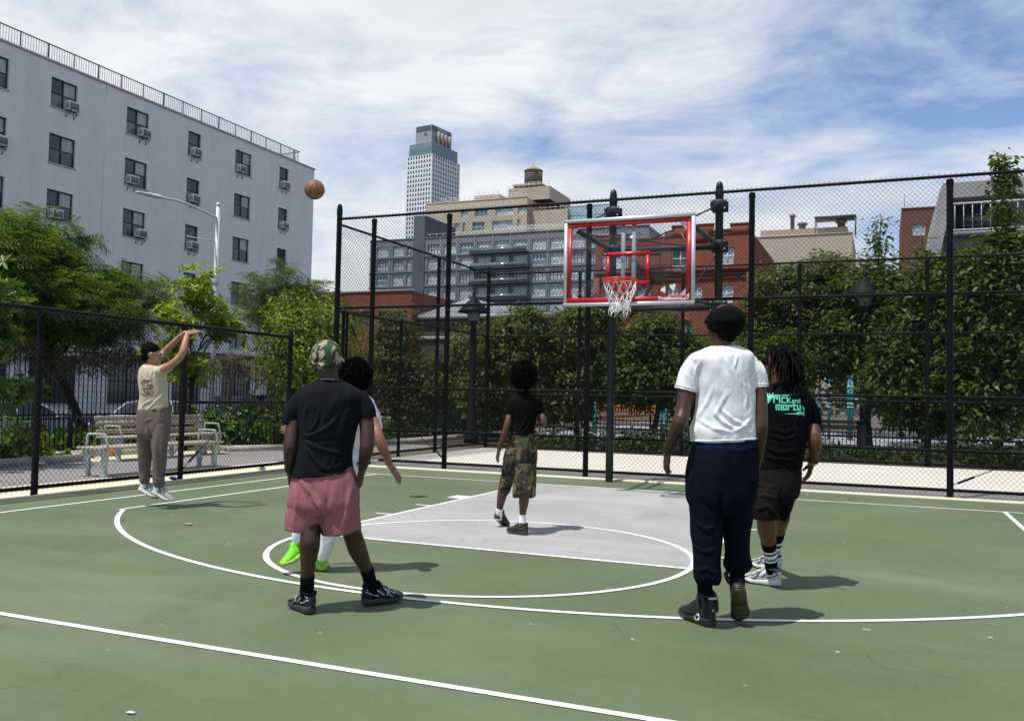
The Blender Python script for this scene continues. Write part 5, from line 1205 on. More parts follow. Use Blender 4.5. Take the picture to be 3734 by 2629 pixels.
def tree(name, label, base, blobs, tm, mat, n_tw, per, spread, trunk_r=.09, group=None, seed=1, up=.5, scale=(.7, 1.25), bark=None, surf=2.0, bend=.0, cat='tree', leader=None, dens=None, gaps=.55):
    rng = np.random.default_rng(seed); base = np.array(base, float)
    t = thing(name, label, cat, tuple(base), 0, group)
    w = np.array([b[1][0]*b[1][1]*b[1][2] for b in blobs])**.67; cnt = rng.multinomial(n_tw, w/w.sum())
    mb = MB(); C0 = np.mean([b[0] for b in blobs], 0); zlow = min(b[0][2]-b[1][2]*.6 for b in blobs)
    fork = base+(C0-base)*np.array([.55, .55, 0])+UPV*max(.35, (zlow-base[2])*.9)
    tp = catmull(np.array([base-UPV*.1, base+(fork-base)*.5+np.array([rng.normal(0, .06), rng.normal(0, .06), 0]), fork]), 5)
    mb.tube(tp, np.linspace(trunk_r*1.15, trunk_r*.75, len(tp)), 9)
    PP, OO = [], []
    for (c, r), k in zip(blobs, cnt):
        c, r = np.array(c, float), np.array(r, float)
        lp = catmull(np.array([fork-UPV*.05, fork+(c-fork)*.5+rng.normal(0, .12, 3)*np.linalg.norm(c-fork)*.5, c+UPV*r[2]*.3]), 5); mb.tube(lp, np.linspace(trunk_r*.6, trunk_r*.22, len(lp)), 7)
        u = rng.normal(0, 1, (k, 3)); u /= np.linalg.norm(u, axis=1, keepdims=True)
        lump = np.array([1+.34*noise.noise(Vector(q*1.9+c))+.22*noise.noise(Vector(q*4.3+c)) for q in u])
        gap = np.array([noise.noise(Vector(q*2.6+c*1.7)) for q in u]); keep = gap > -gaps*.45-.12*rng.random(k)
        rad = (rng.random(k)**(1/surf))*lump; p = c+u*r*rad[:, None]
        p, u = p[keep], u[keep]; PP.append(p); OO.append(u)
        for q in p[::max(1, len(p)//38)]:
            s = lp[rng.integers(len(lp)//2, len(lp))]; mid = (s+q)/2+rng.normal(0, .06, 3)
            mb.tube([s, mid, q], [trunk_r*.16, trunk_r*.11, trunk_r*.05], 4, False)
    if leader is not None:
        top, sp = np.array(leader[0], float), leader[1]; L0 = C0+UPV*.3
        mb.tube(catmull(np.array([L0, (L0+top)/2+np.array([.05, 0, 0]), top]), 4), np.linspace(trunk_r*.45, .008, 9), 6)
        k = leader[2]; f_ = rng.random(k)**.8; p = L0+(top-L0)*f_[:, None]+rng.normal(0, 1, (k, 3))*sp*(1.15-f_[:, None]); PP.append(p); u = p-(L0+(top-L0)*f_[:, None]); OO.append(u/np.maximum(np.linalg.norm(u, axis=1, keepdims=True), 1e-3))
    autosmooth(mb.build('trunk', bark or M_BARK, t), 60)
    P, O = np.concatenate(PP), np.concatenate(OO); n = len(P)*per
    idx = np.repeat(np.arange(len(P)), per); off = rng.normal(0, 1, (n, 3))*np.array(spread); off -= UPV*np.abs(rng.normal(0, bend, (n, 1)))
    Q = P[idx]+off; Rm = rand_rot(n, rng, up, O[idx], .45); S = rng.uniform(scale[0], scale[1], n)
    V, T = scatter(tm, Q, Rm, S)
    np_mesh('crown', V, T, mat, t); return t

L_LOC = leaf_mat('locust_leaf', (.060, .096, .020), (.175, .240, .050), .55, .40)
L_LOC2 = leaf_mat('locust_leaf_painted_shade', (.050, .080, .022), (.135, .185, .050), .55, .40)  # darker copy of the locust leaf, shade put into the colour
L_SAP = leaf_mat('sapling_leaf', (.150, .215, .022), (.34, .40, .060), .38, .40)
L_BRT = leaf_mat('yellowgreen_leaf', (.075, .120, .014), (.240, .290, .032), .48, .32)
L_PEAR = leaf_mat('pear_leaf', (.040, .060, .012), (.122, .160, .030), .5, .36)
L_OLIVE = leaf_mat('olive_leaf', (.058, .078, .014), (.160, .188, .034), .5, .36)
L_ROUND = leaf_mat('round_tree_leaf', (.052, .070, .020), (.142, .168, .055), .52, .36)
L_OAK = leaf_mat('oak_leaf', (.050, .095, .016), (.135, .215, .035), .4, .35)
L_DARK = leaf_mat('painted_shade_leaf', (.018, .036, .009), (.060, .095, .022), .45, .2)  # shadow among and under the trees put into a dark leaf colour
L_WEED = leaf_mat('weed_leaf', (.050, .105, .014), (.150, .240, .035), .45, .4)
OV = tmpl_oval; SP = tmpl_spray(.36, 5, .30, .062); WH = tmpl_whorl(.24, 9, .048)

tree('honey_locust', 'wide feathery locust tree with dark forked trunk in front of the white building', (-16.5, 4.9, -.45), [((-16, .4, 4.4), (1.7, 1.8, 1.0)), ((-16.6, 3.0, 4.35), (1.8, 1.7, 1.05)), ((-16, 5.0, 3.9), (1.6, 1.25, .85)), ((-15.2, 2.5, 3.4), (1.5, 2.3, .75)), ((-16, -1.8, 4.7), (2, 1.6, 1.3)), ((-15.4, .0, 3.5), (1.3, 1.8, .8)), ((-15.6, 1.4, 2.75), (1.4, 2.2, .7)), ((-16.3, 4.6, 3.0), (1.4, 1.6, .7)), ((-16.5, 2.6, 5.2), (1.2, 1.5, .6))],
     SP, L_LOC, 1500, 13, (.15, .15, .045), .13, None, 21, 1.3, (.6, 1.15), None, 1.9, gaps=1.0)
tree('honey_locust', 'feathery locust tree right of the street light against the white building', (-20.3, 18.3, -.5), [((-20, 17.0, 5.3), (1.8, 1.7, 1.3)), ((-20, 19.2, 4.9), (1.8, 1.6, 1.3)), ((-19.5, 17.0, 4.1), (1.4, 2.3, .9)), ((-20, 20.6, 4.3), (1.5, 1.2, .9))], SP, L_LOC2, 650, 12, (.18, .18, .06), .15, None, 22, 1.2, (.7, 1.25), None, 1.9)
tree('oak_tree', 'oak branch reaching in at the left edge behind the low fence', (-11.8, -5.3, 0), [((-10.6, -3.4, 3.0), (.8, .95, .5)), ((-10.8, -3.0, 2.1), (.7, .75, .5)), ((-10.5, -2.6, 2.55), (.5, .75, .35)), ((-10.4, -2.3, 1.3), (.45, .5, .3))], tmpl_whorl(.22, 7, .075), L_OAK, 130, 4, (.13, .13, .08), .12, None, 23, .8)
tree('magnolia_sapling', 'slender sapling with bright whorled leaves behind the shooting player', (-12.0, 3.6, 0), [((-12, 3.7, 3.75), (.55, .65, .55)), ((-12, 2.9, 2.9), (.5, .6, .42)), ((-12, 4.5, 3.1), (.5, .55, .4)), ((-12, 3.0, 2.2), (.55, .75, .35)), ((-12, 4.7, 2.75), (.4, .45, .25)), ((-12, 3.6, 1.75), (.6, .7, .35))],
     WH, L_SAP, 200, 3, (.10, .10, .07), .045, None, 24, .9, (.7, 1.2), None, 1.3)
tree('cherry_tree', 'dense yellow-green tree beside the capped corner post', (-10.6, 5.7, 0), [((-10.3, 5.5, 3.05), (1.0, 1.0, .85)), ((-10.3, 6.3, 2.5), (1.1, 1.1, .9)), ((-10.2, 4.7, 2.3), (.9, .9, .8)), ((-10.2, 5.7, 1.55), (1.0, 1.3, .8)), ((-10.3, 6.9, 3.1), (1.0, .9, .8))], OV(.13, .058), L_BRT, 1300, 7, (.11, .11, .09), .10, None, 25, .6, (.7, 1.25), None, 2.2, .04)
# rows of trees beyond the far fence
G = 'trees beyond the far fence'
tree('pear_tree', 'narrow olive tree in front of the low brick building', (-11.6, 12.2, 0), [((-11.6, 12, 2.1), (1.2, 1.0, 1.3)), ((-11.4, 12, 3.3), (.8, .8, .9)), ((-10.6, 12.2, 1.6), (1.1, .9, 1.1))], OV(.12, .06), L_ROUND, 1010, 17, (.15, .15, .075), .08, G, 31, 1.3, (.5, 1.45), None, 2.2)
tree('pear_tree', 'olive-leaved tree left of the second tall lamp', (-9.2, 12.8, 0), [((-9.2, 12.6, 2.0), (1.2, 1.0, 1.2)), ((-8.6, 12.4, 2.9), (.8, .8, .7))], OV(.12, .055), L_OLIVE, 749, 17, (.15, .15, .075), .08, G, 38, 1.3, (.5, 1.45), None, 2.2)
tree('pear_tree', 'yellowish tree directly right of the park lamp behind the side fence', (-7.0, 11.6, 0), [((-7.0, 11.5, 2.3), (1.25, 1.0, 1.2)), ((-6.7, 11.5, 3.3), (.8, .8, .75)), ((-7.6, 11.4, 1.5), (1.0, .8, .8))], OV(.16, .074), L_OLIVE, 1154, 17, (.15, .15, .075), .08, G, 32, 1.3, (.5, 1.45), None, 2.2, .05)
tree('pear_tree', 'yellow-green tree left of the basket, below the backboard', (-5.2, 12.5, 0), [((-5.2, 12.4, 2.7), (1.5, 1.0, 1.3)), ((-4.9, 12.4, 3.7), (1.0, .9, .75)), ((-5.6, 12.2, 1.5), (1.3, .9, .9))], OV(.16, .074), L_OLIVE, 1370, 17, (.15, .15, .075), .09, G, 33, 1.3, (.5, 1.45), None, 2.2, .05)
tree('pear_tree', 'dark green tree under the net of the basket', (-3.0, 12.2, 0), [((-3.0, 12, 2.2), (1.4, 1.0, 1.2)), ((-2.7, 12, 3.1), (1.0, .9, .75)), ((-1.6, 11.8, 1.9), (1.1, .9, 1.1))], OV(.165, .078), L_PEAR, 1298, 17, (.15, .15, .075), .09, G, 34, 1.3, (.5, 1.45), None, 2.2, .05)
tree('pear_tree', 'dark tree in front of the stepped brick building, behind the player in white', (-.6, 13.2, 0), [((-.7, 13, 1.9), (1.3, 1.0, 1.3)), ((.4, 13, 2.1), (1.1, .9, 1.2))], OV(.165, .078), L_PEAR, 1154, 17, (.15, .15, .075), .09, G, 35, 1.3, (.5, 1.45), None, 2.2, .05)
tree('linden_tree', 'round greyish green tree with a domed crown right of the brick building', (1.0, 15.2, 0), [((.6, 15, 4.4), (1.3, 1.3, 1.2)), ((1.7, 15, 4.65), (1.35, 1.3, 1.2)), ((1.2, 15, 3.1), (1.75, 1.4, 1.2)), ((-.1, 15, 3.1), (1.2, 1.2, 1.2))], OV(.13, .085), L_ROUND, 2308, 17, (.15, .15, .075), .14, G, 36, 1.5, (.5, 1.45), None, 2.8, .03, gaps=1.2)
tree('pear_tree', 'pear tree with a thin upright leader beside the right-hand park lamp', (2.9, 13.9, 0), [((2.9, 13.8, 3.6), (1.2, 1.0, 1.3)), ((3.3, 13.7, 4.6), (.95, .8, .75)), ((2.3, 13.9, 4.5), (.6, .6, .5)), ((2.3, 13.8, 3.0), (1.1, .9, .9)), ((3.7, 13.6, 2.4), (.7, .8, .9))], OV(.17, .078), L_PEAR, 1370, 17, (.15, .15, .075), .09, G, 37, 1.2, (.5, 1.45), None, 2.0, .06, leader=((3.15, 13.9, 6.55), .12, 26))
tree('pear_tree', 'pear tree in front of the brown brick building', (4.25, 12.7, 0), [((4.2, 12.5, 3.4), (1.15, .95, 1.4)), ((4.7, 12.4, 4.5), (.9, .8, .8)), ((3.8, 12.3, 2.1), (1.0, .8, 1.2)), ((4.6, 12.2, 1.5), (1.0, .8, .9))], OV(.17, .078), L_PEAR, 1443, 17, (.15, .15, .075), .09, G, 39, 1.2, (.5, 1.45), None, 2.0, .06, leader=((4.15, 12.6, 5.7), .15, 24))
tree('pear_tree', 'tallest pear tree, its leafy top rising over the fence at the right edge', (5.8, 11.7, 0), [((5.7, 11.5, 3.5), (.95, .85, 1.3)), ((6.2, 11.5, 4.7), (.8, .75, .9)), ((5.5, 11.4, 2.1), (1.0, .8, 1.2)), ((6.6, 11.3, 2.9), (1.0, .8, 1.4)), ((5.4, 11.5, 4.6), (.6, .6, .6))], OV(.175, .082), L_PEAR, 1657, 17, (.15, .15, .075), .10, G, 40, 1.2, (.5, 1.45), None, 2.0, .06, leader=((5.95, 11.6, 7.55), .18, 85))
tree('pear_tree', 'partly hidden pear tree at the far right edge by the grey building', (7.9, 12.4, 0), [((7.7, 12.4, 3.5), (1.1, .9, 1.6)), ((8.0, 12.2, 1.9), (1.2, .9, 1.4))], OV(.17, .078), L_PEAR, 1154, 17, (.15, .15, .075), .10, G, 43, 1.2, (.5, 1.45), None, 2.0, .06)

# dim mass of foliage closing the view behind the trees
def mass(name, boxes, tm, mat, n, seed, up=.3):
    rng = np.random.default_rng(seed); vol = np.array([np.prod(np.array(b[1])-np.array(b[0])) for b in boxes]); cnt = rng.multinomial(n, vol/vol.sum()); P = []
    for (a, b), k in zip(boxes, cnt):
        q = np.array(a)+(np.array(b)-np.array(a))*rng.random((k, 3)); top = np.array([noise.noise(Vector((v[0]*.7, v[1]*.7, 1.3))) for v in q]); q[:, 2] = a[2]+(q[:, 2]-a[2])*(.8+.45*top); P.append(q)
    P = np.concatenate(P); V, T = scatter(tm, P, rand_rot(len(P), rng, up), rng.uniform(.7, 1.4, len(P))); o = np_mesh(name, V, T, mat); o['kind'] = 'stuff'; return o
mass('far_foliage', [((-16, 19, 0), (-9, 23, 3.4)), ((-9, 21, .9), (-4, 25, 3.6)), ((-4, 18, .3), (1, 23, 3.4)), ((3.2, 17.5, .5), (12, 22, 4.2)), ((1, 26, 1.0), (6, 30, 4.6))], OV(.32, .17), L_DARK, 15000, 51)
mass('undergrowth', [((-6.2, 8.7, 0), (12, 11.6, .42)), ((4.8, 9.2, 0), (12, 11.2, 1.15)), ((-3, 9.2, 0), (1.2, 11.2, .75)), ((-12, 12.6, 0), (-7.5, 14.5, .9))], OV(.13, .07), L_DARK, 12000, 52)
mass('weeds', [((-12.6, -9, 0), (-10.6, -.8, .42)), ((-13.0, 3.0, 0), (-10.5, 4.1, .75)), ((-12.6, 4.1, 0), (-9.9, 6.2, .95)), ((-14.3, -9, 0), (-12.6, 9, .55)), ((-12.0, 5.5, 0), (-9.5, 9, .8))], OV(.15, .10), L_WEED, 12000, 53, .8)
rng = np.random.default_rng(60)
for i, (x, y, h, lab) in enumerate(((-11.2, 4.9, .95, 'bushy weed with broad pale leaves by the picket fence'), (-10.9, 3.3, .85, 'white-flowered shrub right behind the bench end'), (-11.7, 2.3, .7, 'low green shrub behind the backrest bench'), (-11.2, -1.9, .62, 'leafy weed clump left of the backless bench'))):
    tree('shrub', lab, (x, y, 0), [((x, y, h*.6), (.55, .65, h*.5))], OV(.16, .12), L_WEED, 110, 5, (.09, .09, .07), .02, None, 61+i, .9, cat='shrub')
# flowers on the shrub
m = MB()
for k in range(60):
    p = np.array([-10.9, 3.3, .55])+rng.normal(0, 1, 3)*np.array([.35, .45, .22]); m.ball(p, (.022, .022, .014), 6, 4)
t = [o for o in COL.objects if o.get('label') == 'white-flowered shrub right behind the bench end'][0]
fl = m.build('blossoms', simple('blossom', (.75, .74, .70), .8), t); fl['kind'] = 'stuff'
# ------------------------------------------------------------------ buildings
def brick_mat(name, c1, c2, mortar, bw=.20, bh=.067, msize=.010, rough=.85, bump=.35, axis='y', var=.25):
    m, nt, out = new_mat(name)
    v = coords(nt)
    sp = nt.nodes.new('ShaderNodeSeparateXYZ'); nt.links.new(v, sp.inputs[0])
    ad = nt.nodes.new('ShaderNodeMath'); ad.operation = 'ADD'; nt.links.new(sp.outputs[0], ad.inputs[0]); nt.links.new(sp.outputs[1], ad.inputs[1])
    cb = nt.nodes.new('ShaderNodeCombineXYZ'); nt.links.new(ad.outputs[0], cb.inputs[0]); nt.links.new(sp.outputs[2], cb.inputs[1])
    b = nt.nodes.new('ShaderNodeTexBrick'); nt.links.new(cb.outputs[0], b.inputs['Vector'])
    for k, val in (('Scale', 1.0), ('Mortar Size', msize), ('Brick Width', bw), ('Row Height', bh), ('Bias', 0.0), ('Mortar Smooth', .2)): b.inputs[k].default_value = val
    for k, val in (('Color1', c1), ('Color2', c2), ('Mortar', mortar)): b.inputs[k].default_value = (*val, 1)
    st = noise_fac(nt, coords(nt, 'Object', (1.0, 1.0, .25)), .9, 6, .65)
    col = mixc(nt, 1.0, b.outputs[0], ramp(nt, st, [(.3, (1-var,)*3), (.7, (1, 1, 1))]), 'MULTIPLY')
    principled(nt, out, col, rough, 0, .3, bumpn(nt, b.outputs[1], -bump, .006)); MATS[name] = m; return m

def glass_mat(name, tint, rough=.06, var=.5, spec=.6):
    m, nt, out = new_mat(name); g = nt.nodes.new('ShaderNodeNewGeometry'); v = coords(nt)
    f = mixc(nt, .5, g.outputs['Random Per Island'], noise_fac(nt, v, .9, 3))
    col = ramp(nt, f, [(.2, tuple(c*(1-var) for c in tint)), (.8, tuple(c*(1+var) for c in tint))])
    principled(nt, out, col, rough, 0, spec, bumpn(nt, noise_fac(nt, v, 1.2, 2), .04, .05)); MATS[name] = m; return m
M_GLS = glass_mat('window_glass', (.030, .036, .045)); M_GLS_L = glass_mat('bright_glass', (.34, .38, .41), .12, .5); M_GLS_B = glass_mat('blue_green_glass', (.08, .16, .19), .1, .4)
def apt_glass():
    m, nt, out = new_mat('apartment_glass'); g = nt.nodes.new('ShaderNodeNewGeometry'); v = coords(nt)
    f = mixc(nt, .22, g.outputs['Random Per Island'], noise_fac(nt, coords(nt, 'Object', (1, 3, .6)), 2.2, 4))
    col = ramp(nt, f, [(.0, (.010, .012, .015)), (.36, (.020, .024, .030)), (.44, (.085, .10, .115)), (.62, (.15, .175, .20)), (.70, (.34, .35, .34)), (.85, (.46, .45, .42))])  # bluish sky reflections and pale curtains painted into the pane tones
    principled(nt, out, col, .08, 0, .6, bumpn(nt, noise_fac(nt, v, 1.2, 2), .04, .05)); return m
M_APT = apt_glass()
M_FRAME = simple('dark_window_frame', (.030, .036, .040), .5, var=.15); M_WFR = simple('white_window_frame', (.62, .64, .64), .6, var=.1)
M_RAIL = simple('thin_grey_steel', (.07, .07, .08), .5); M_WRAIL = simple('white_rail', (.62, .62, .60), .6)

class Face:
    """a wall in the plane through O along U (unit, level), rising in z; inward normal = I"""
    def __init__(s, O, U, I): s.O, s.U, s.I = (np.array(v, float) for v in (O, U, I))
    def P(s, u, z, d=0.): return s.O+s.U*u+np.array([0, 0, z])+s.I*d
    def quad(s, m, u0, u1, z0, z1, d=0.):
        q = [s.P(u0, z0, d), s.P(u1, z0, d), s.P(u1, z1, d), s.P(u0, z1, d)]
        if np.cross(s.U, (0, 0, 1))@s.I > 0: q = q[::-1]
        m.quad(*q)
    def box(s, m, u0, u1, z0, z1, d0, d1):
        c = s.P((u0+u1)/2, (z0+z1)/2, (d0+d1)/2); m.obox(c, s.U*(u1-u0)/2, s.I*(d1-d0)/2, np.array([0, 0, (z1-z0)/2]))
    def wall(s, m, u0, u1, z0, z1, ops, depth=.14):
        us = sorted({u0, u1, *[v for o in ops for v in o[:2] if u0 < v < u1]}); zs = sorted({z0, z1, *[v for o in ops for v in o[2:4] if z0 < v < z1]})
        for i in range(len(us)-1):
            cu = (us[i]+us[i+1])/2; col = [o for o in ops if o[0] < cu < o[1]]; st = zs[0]
            holes = sorted((max(o[2], z0), min(o[3], z1)) for o in col)
            for a, b in holes+[(z1, z1)]:
                if a > st+1e-6: s.quad(m, us[i], us[i+1], st, a)
                st = b
        for o in ops:
            a, b, c, d = o[:4]
            for q in ((s.P(a, c), s.P(a, d), s.P(a, d, depth), s.P(a, c, depth)), (s.P(b, c), s.P(b, d), s.P(b, d, depth), s.P(b, c, depth)), (s.P(a, d), s.P(b, d), s.P(b, d, depth), s.P(a, d, depth)), (s.P(a, c), s.P(b, c), s.P(b, c, depth), s.P(a, c, depth))): m.quad(*q)

def window(t, F, o, fm, gm, nu=2, sash=True, depth=.14, fw=.05, sill=None, extra=None):
    a, b, c, d = o[:4]; m = MB(); L = Matrix.Translation(-Vector(t.location))
    F.box(m, a, b, c, c+fw, depth-.05, depth+.01); F.box(m, a, b, d-fw, d, depth-.05, depth+.01); F.box(m, a, a+fw, c+fw, d-fw, depth-.05, depth+.01); F.box(m, b-fw, b, c+fw, d-fw, depth-.05, depth+.01)
    for i in range(1, nu): u = a+(b-a)*i/nu; F.box(m, u-fw*.6, u+fw*.6, c+fw, d-fw, depth-.055, depth+.01)
    if sash: F.box(m, a+fw, b-fw, (c+d)/2-fw*.45, (c+d)/2+fw*.45, depth-.045, depth+.01)
    if extra: extra(m)
    w = m.build('window', fm, t)
    m = MB()
    for i in range(nu):
        for z0, z1 in (((c, (c+d)/2), ((c+d)/2, d)) if sash else ((c, d),)): F.quad(m, a+(b-a)*i/nu, a+(b-a)*(i+1)/nu, z0, z1, depth-.008)
    p = m.build('pane', gm, w, False, local=False); p.data.transform(L)
    if sill:
        m = MB(); F.box(m, a-.04, b+.04, c-.07, c-.005, -.05, depth-.06); q = m.build('sill', sill, w, False, local=False); q.data.transform(L)
    return w

# white painted apartment block, along the street on the left
t = thing('apartment_building', 'white painted brick apartment block with rows of dark windows at left', 'building', (-34.3, 14, -.55))
M_WBRICK = brick_mat('white_painted_brick', (.73, .725, .70), (.775, .765, .735), (.63, .625, .61), .32, .11, .012, .7, .5, var=.13)
F = Face((-34.3, 0, 0), (0, 1, 0), (-1, 0, 0))
rows = [(15.09, 16.54), (12.33, 13.77), (9.55, 11.02), (6.78, 8.20), (4.05, 5.45), (.55, 2.95)]
cols = [(8.4, 9.9, 2), (13.85, 15.36, 2), (17.62, 19.15, 2), (22.30, 23.86, 2), (26.86, 27.92, 1), (30.95, 32.50, 2), (35.34, 36.34, 1)]
ops = [(a, b, c, d) if c > 2 else (a-.6, b+.6, c, d) for a, b, n in cols for c, d in rows]
m = MB(); F.wall(m, -30, 39.25, -.6, 17.22, ops, .15)
m.quad((-34.3, 39.25, -.6), (-34.3, 39.25, 17.22), (-52, 39.25, 17.22), (-52, 39.25, -.6)); m.quad((-34.3, -30, 17.22), (-34.3, 39.25, 17.22), (-52, 39.25, 17.22), (-52, -30, 17.22)); m.quad((-52, -30, -.6), (-52, 39.25, -.6), (-52, 39.25, 17.22), (-52, -30, 17.22))
m.build('wall', M_WBRICK, t)
m = MB(); m.box((-34.62, -30, 17.223), (-34.24, 39.31, 17.34)); m.build('coping', simple('coping_grey', (.34, .36, .40), .7), t)
m = MB(); m.box((-34.297, -30, -.55), (-34.27, 39.27, .25)); m.build('plinth', simple('plinth_grey', (.22, .23, .25), .8), t)
m = MB(); m.box((-34.297, 25.5, 3.28), (-34.12, 39.24, 3.62)); m.build('band', simple('recess_shade_band', (.02, .022, .026), .7), t)  # dark strip standing in for the shade of a recess above the ground floor
for a, b, n in cols:
    for c, d in rows:
        if c < 2 and a < 13: continue
        def grille(m, a=a, b=b, c=c, d=d):
            for k in range(5): F.box(m, a+.06, b-.06, c+.12+k*.11, c+.135+k*.11, .05, .065)
        window(t, F, (a, b, c, d) if c > 2 else (a-.6, b+.6, c, d), M_FRAME, M_APT if c > 2 else M_GLS, n, True, .15, .055, simple('sill_grey', (.40, .43, .48), .7), grille if (int(a*7+c*3) % 3) else None)
m = MB()
F2 = [(y, 17.34) for y in np.arange(-10, 37.7, .145)]
for y, z in F2: m.beam((-34.45, y, 17.40), (-34.45, y, 18.10), .018, .018, (0, 1, 0))
for y in np.arange(-9.6, 37.8, 1.505): m.box((-34.475, y-.022, 17.34), (-34.425, y+.022, 18.16))
m.box((-34.475, -10, 18.10), (-34.425, 37.7, 18.15)); m.box((-34.465, -10, 17.40), (-34.435, 37.7, 17.43)); m.box((-40, 37.66, 18.10), (-34.425, 37.70, 18.15)); m.box((-40, 37.66, 17.40), (-34.43, 37.69, 17.43))
for x in np.arange(-40, -34.5, .145): m.box((x-.009, 37.67, 17.40), (x+.009, 37.69, 18.10))
m.build('roof_railing', M_RAIL, t)
m = MB(); m.lathe((-34.22, 20.6, -.5), [(.05, 0), (.05, 17)], 8) if False else m.box((-34.302, 20.9, -.5), (-34.288, 20.92, 17.2)); m.build('joint', simple('joint_grey', (.33, .355, .40), .8), t)
# air conditioners hanging in the windows
AW = simple('ac_white', (.62, .63, .63), .5, var=.1); AG = simple('ac_grille', (.12, .13, .14), .6, var=.2)
NTH = ('top', 'second', 'third', 'fourth', 'fifth', 'ground-floor'); CN = {1: 'leftmost visible', 2: 'second', 3: 'third', 4: 'fourth, narrow', 5: 'fifth', 6: 'last, narrow'}
def aircon(ci, ri, side, w=.62):
    a, b, n = cols[ci]; c, d = rows[ri]; y = (a+b)/2 if side == 'c' else (b-.42 if side == 'r' else a+.42)
    t = thing('air_conditioner', 'white air conditioner in the %s window row, %s window column of the white building' % (NTH[ri], CN[ci]), 'air conditioner', (-34.25, y, c+.06), 0, 'window air conditioners on the white building')
    m = MB(); m.box((-34.46, y-w/2, c+.06), (-33.98, y+w/2, c+.50), .015); m.build('casing', AW, t)
    m = MB(); m.box((-33.978, y-w/2+.05, c+.10), (-33.972, y+w/2-.05, c+.42)); m.build('grille', AG, t)
    m = MB()
    for k in range(4): m.box((-34.22+.06*k, y-w/2-.005, c+.14), (-34.19+.06*k, y-w/2-.001, c+.38))
    m.build('side_vent', AG, t)
    m = MB()
    for s in (-1, 1): m.beam((-34.27, y+s*.22, c-.32), (-33.95, y+s*.22, c+.02), .018, .018); m.beam((-34.28, y+s*.22, c+.045), (-33.90, y+s*.22, c+.045), .018, .018); m.box((-34.296, y+s*.22-.01, c-.34), (-34.28, y+s*.22+.01, c+.05))
    m.build('bracket', M_FENCE, t)
for q in ((1, 1, 'r'), (2, 0, 'r'), (2, 2, 'l'), (3, 0, 'r'), (3, 1, 'l'), (3, 2, 'r'), (4, 0, 'c'), (4, 1, 'c'), (4, 2, 'c'), (5, 0, 'l'), (6, 0, 'c'), (6, 1, 'c'), (5, 5, 'r')): aircon(*q)

# grey loft building with balconies
def block(mb, x0, x1, y0, y1, z0, z1, front=False):
    """box sides without the front (built separately) unless asked"""
    mb.quad((x1, y0, z0), (x1, y1, z0), (x1, y1, z1), (x1, y0, z1)); mb.quad((x0, y0, z0), (x0, y0, z1), (x0, y1, z1), (x0, y1, z0)); mb.quad((x0, y0, z1), (x1, y0, z1), (x1, y1, z1), (x0, y1, z1)); mb.quad((x0, y1, z0), (x0, y1, z1), (x1, y1, z1), (x1, y1, z0))
    if front: mb.quad((x0, y0, z0), (x1, y0, z0), (x1, y0, z1), (x0, y0, z1))
t = thing('loft_building', 'long grey loft building with big paned windows and stacked balconies', 'building', (-70, 150, 0))
M_LOFT = brick_mat('grey_loft_brick', (.185, .20, .225), (.215, .23, .255), (.16, .175, .20), .8, .3, .02, .8, .2, var=.15)
F = Face((0, 150, 0), (1, 0, 0), (0, 1, 0)); rowz = [(30.75, 32.85), (27.65, 29.75), (24.5, 26.6), (21.3, 23.4), (18.1, 20.2), (14.9, 17.0)]
bays = [-97.3, -93.3, -89.9, -84.9, -81.2, -77.4, -73.5, -69.5, -65.5, -61.45, -57.55, -53.3, -49.3, -45.4, -41.6]
wd = [2.8, 2.6, 1.0, 2.9, 2.9, 3.0, 3.1, 3.1, 3.05, 3.05, 3.05, 2.9, 2.9, 2.8, 2.6]
ops = [(x, x+w, a, b) for x, w in zip(bays, wd) for a, b in rowz]
m = MB(); F.wall(m, -99, -37.6, 0, 34.2, ops, .3); block(m, -99, -37.6, 150, 164, 0, 34.2)
m.build('wall', M_LOFT, t)
m = MB(); block(m, -88.3, -85.6, 149.8, 164, 0, 39.1, True); m.build('stair_tower', simple('tower_grey', (.085, .095, .125), .8, var=.15, scale=.4), t)
m = MB()
for z in (34.2, 30.2, 27.1, 23.95, 20.75): m.box((-99.1, 149.86, z), (-37.5, 149.995, z+.22))
for x in (-98.2, -94.0, -81.9, -78.0, -74.0, -69.95, -66.0, -61.95, -58.0, -54.0, -49.9, -46.0, -42.1): m.box((x-.14, 149.90, 0), (x+.14, 149.997, 34.19))
m.build('pilasters', simple('pilaster_grey', (.105, .115, .14), .8, var=.15, scale=.5), t)
for x, w in zip(bays, wd):
    for a, b in rowz[:5]:
        window(t, F, (x, x+w, a, b), M_WFR if (int(x*3)+int(a)) % 4 else M_FRAME, M_GLS_L if int(x*5+a*3) % 7 else M_GLS_B, 4 if w > 2 else 2, True, .3, .10)
for k, z in enumerate((30.15, 27.05, 23.9, 20.7, 17.5)):
    m = MB(); x0 = -74.5 if k != 1 else -74.3; m.box((x0, 148.3, z), (-61.9, 149.99, z+.20)); bal = m.build('balcony', simple('balcony_slab', (.035, .04, .05), .7), t)
    m = MB(); m.box((x0, 148.3, z+.24), (-61.9, 148.36, z+1.15)); g = m.build('balustrade', simple('balcony_glass', (.10, .125, .14), .12, var=.3, scale=.6), bal, False, local=False); g.data.transform(Matrix.Translation(-Vector(t.location)))
m = MB()
for x in np.arange(-99, -61, 1.6): m.box((x-.03, 150.2, 34.2), (x+.03, 150.25, 35.1))
m.box((-99, 150.2, 35.05), (-60, 150.25, 35.12)); m.box((-66, 151.2, 35.9), (-54.2, 151.25, 36.0)); m.box((-66, 151.2, 35.1), (-54.2, 151.25, 35.2))
for x in np.arange(-66, -54.2, .4): m.box((x-.04, 151.2, 34.2), (x+.04, 151.25, 36))
m.build('roof_railing', M_WRAIL, t)

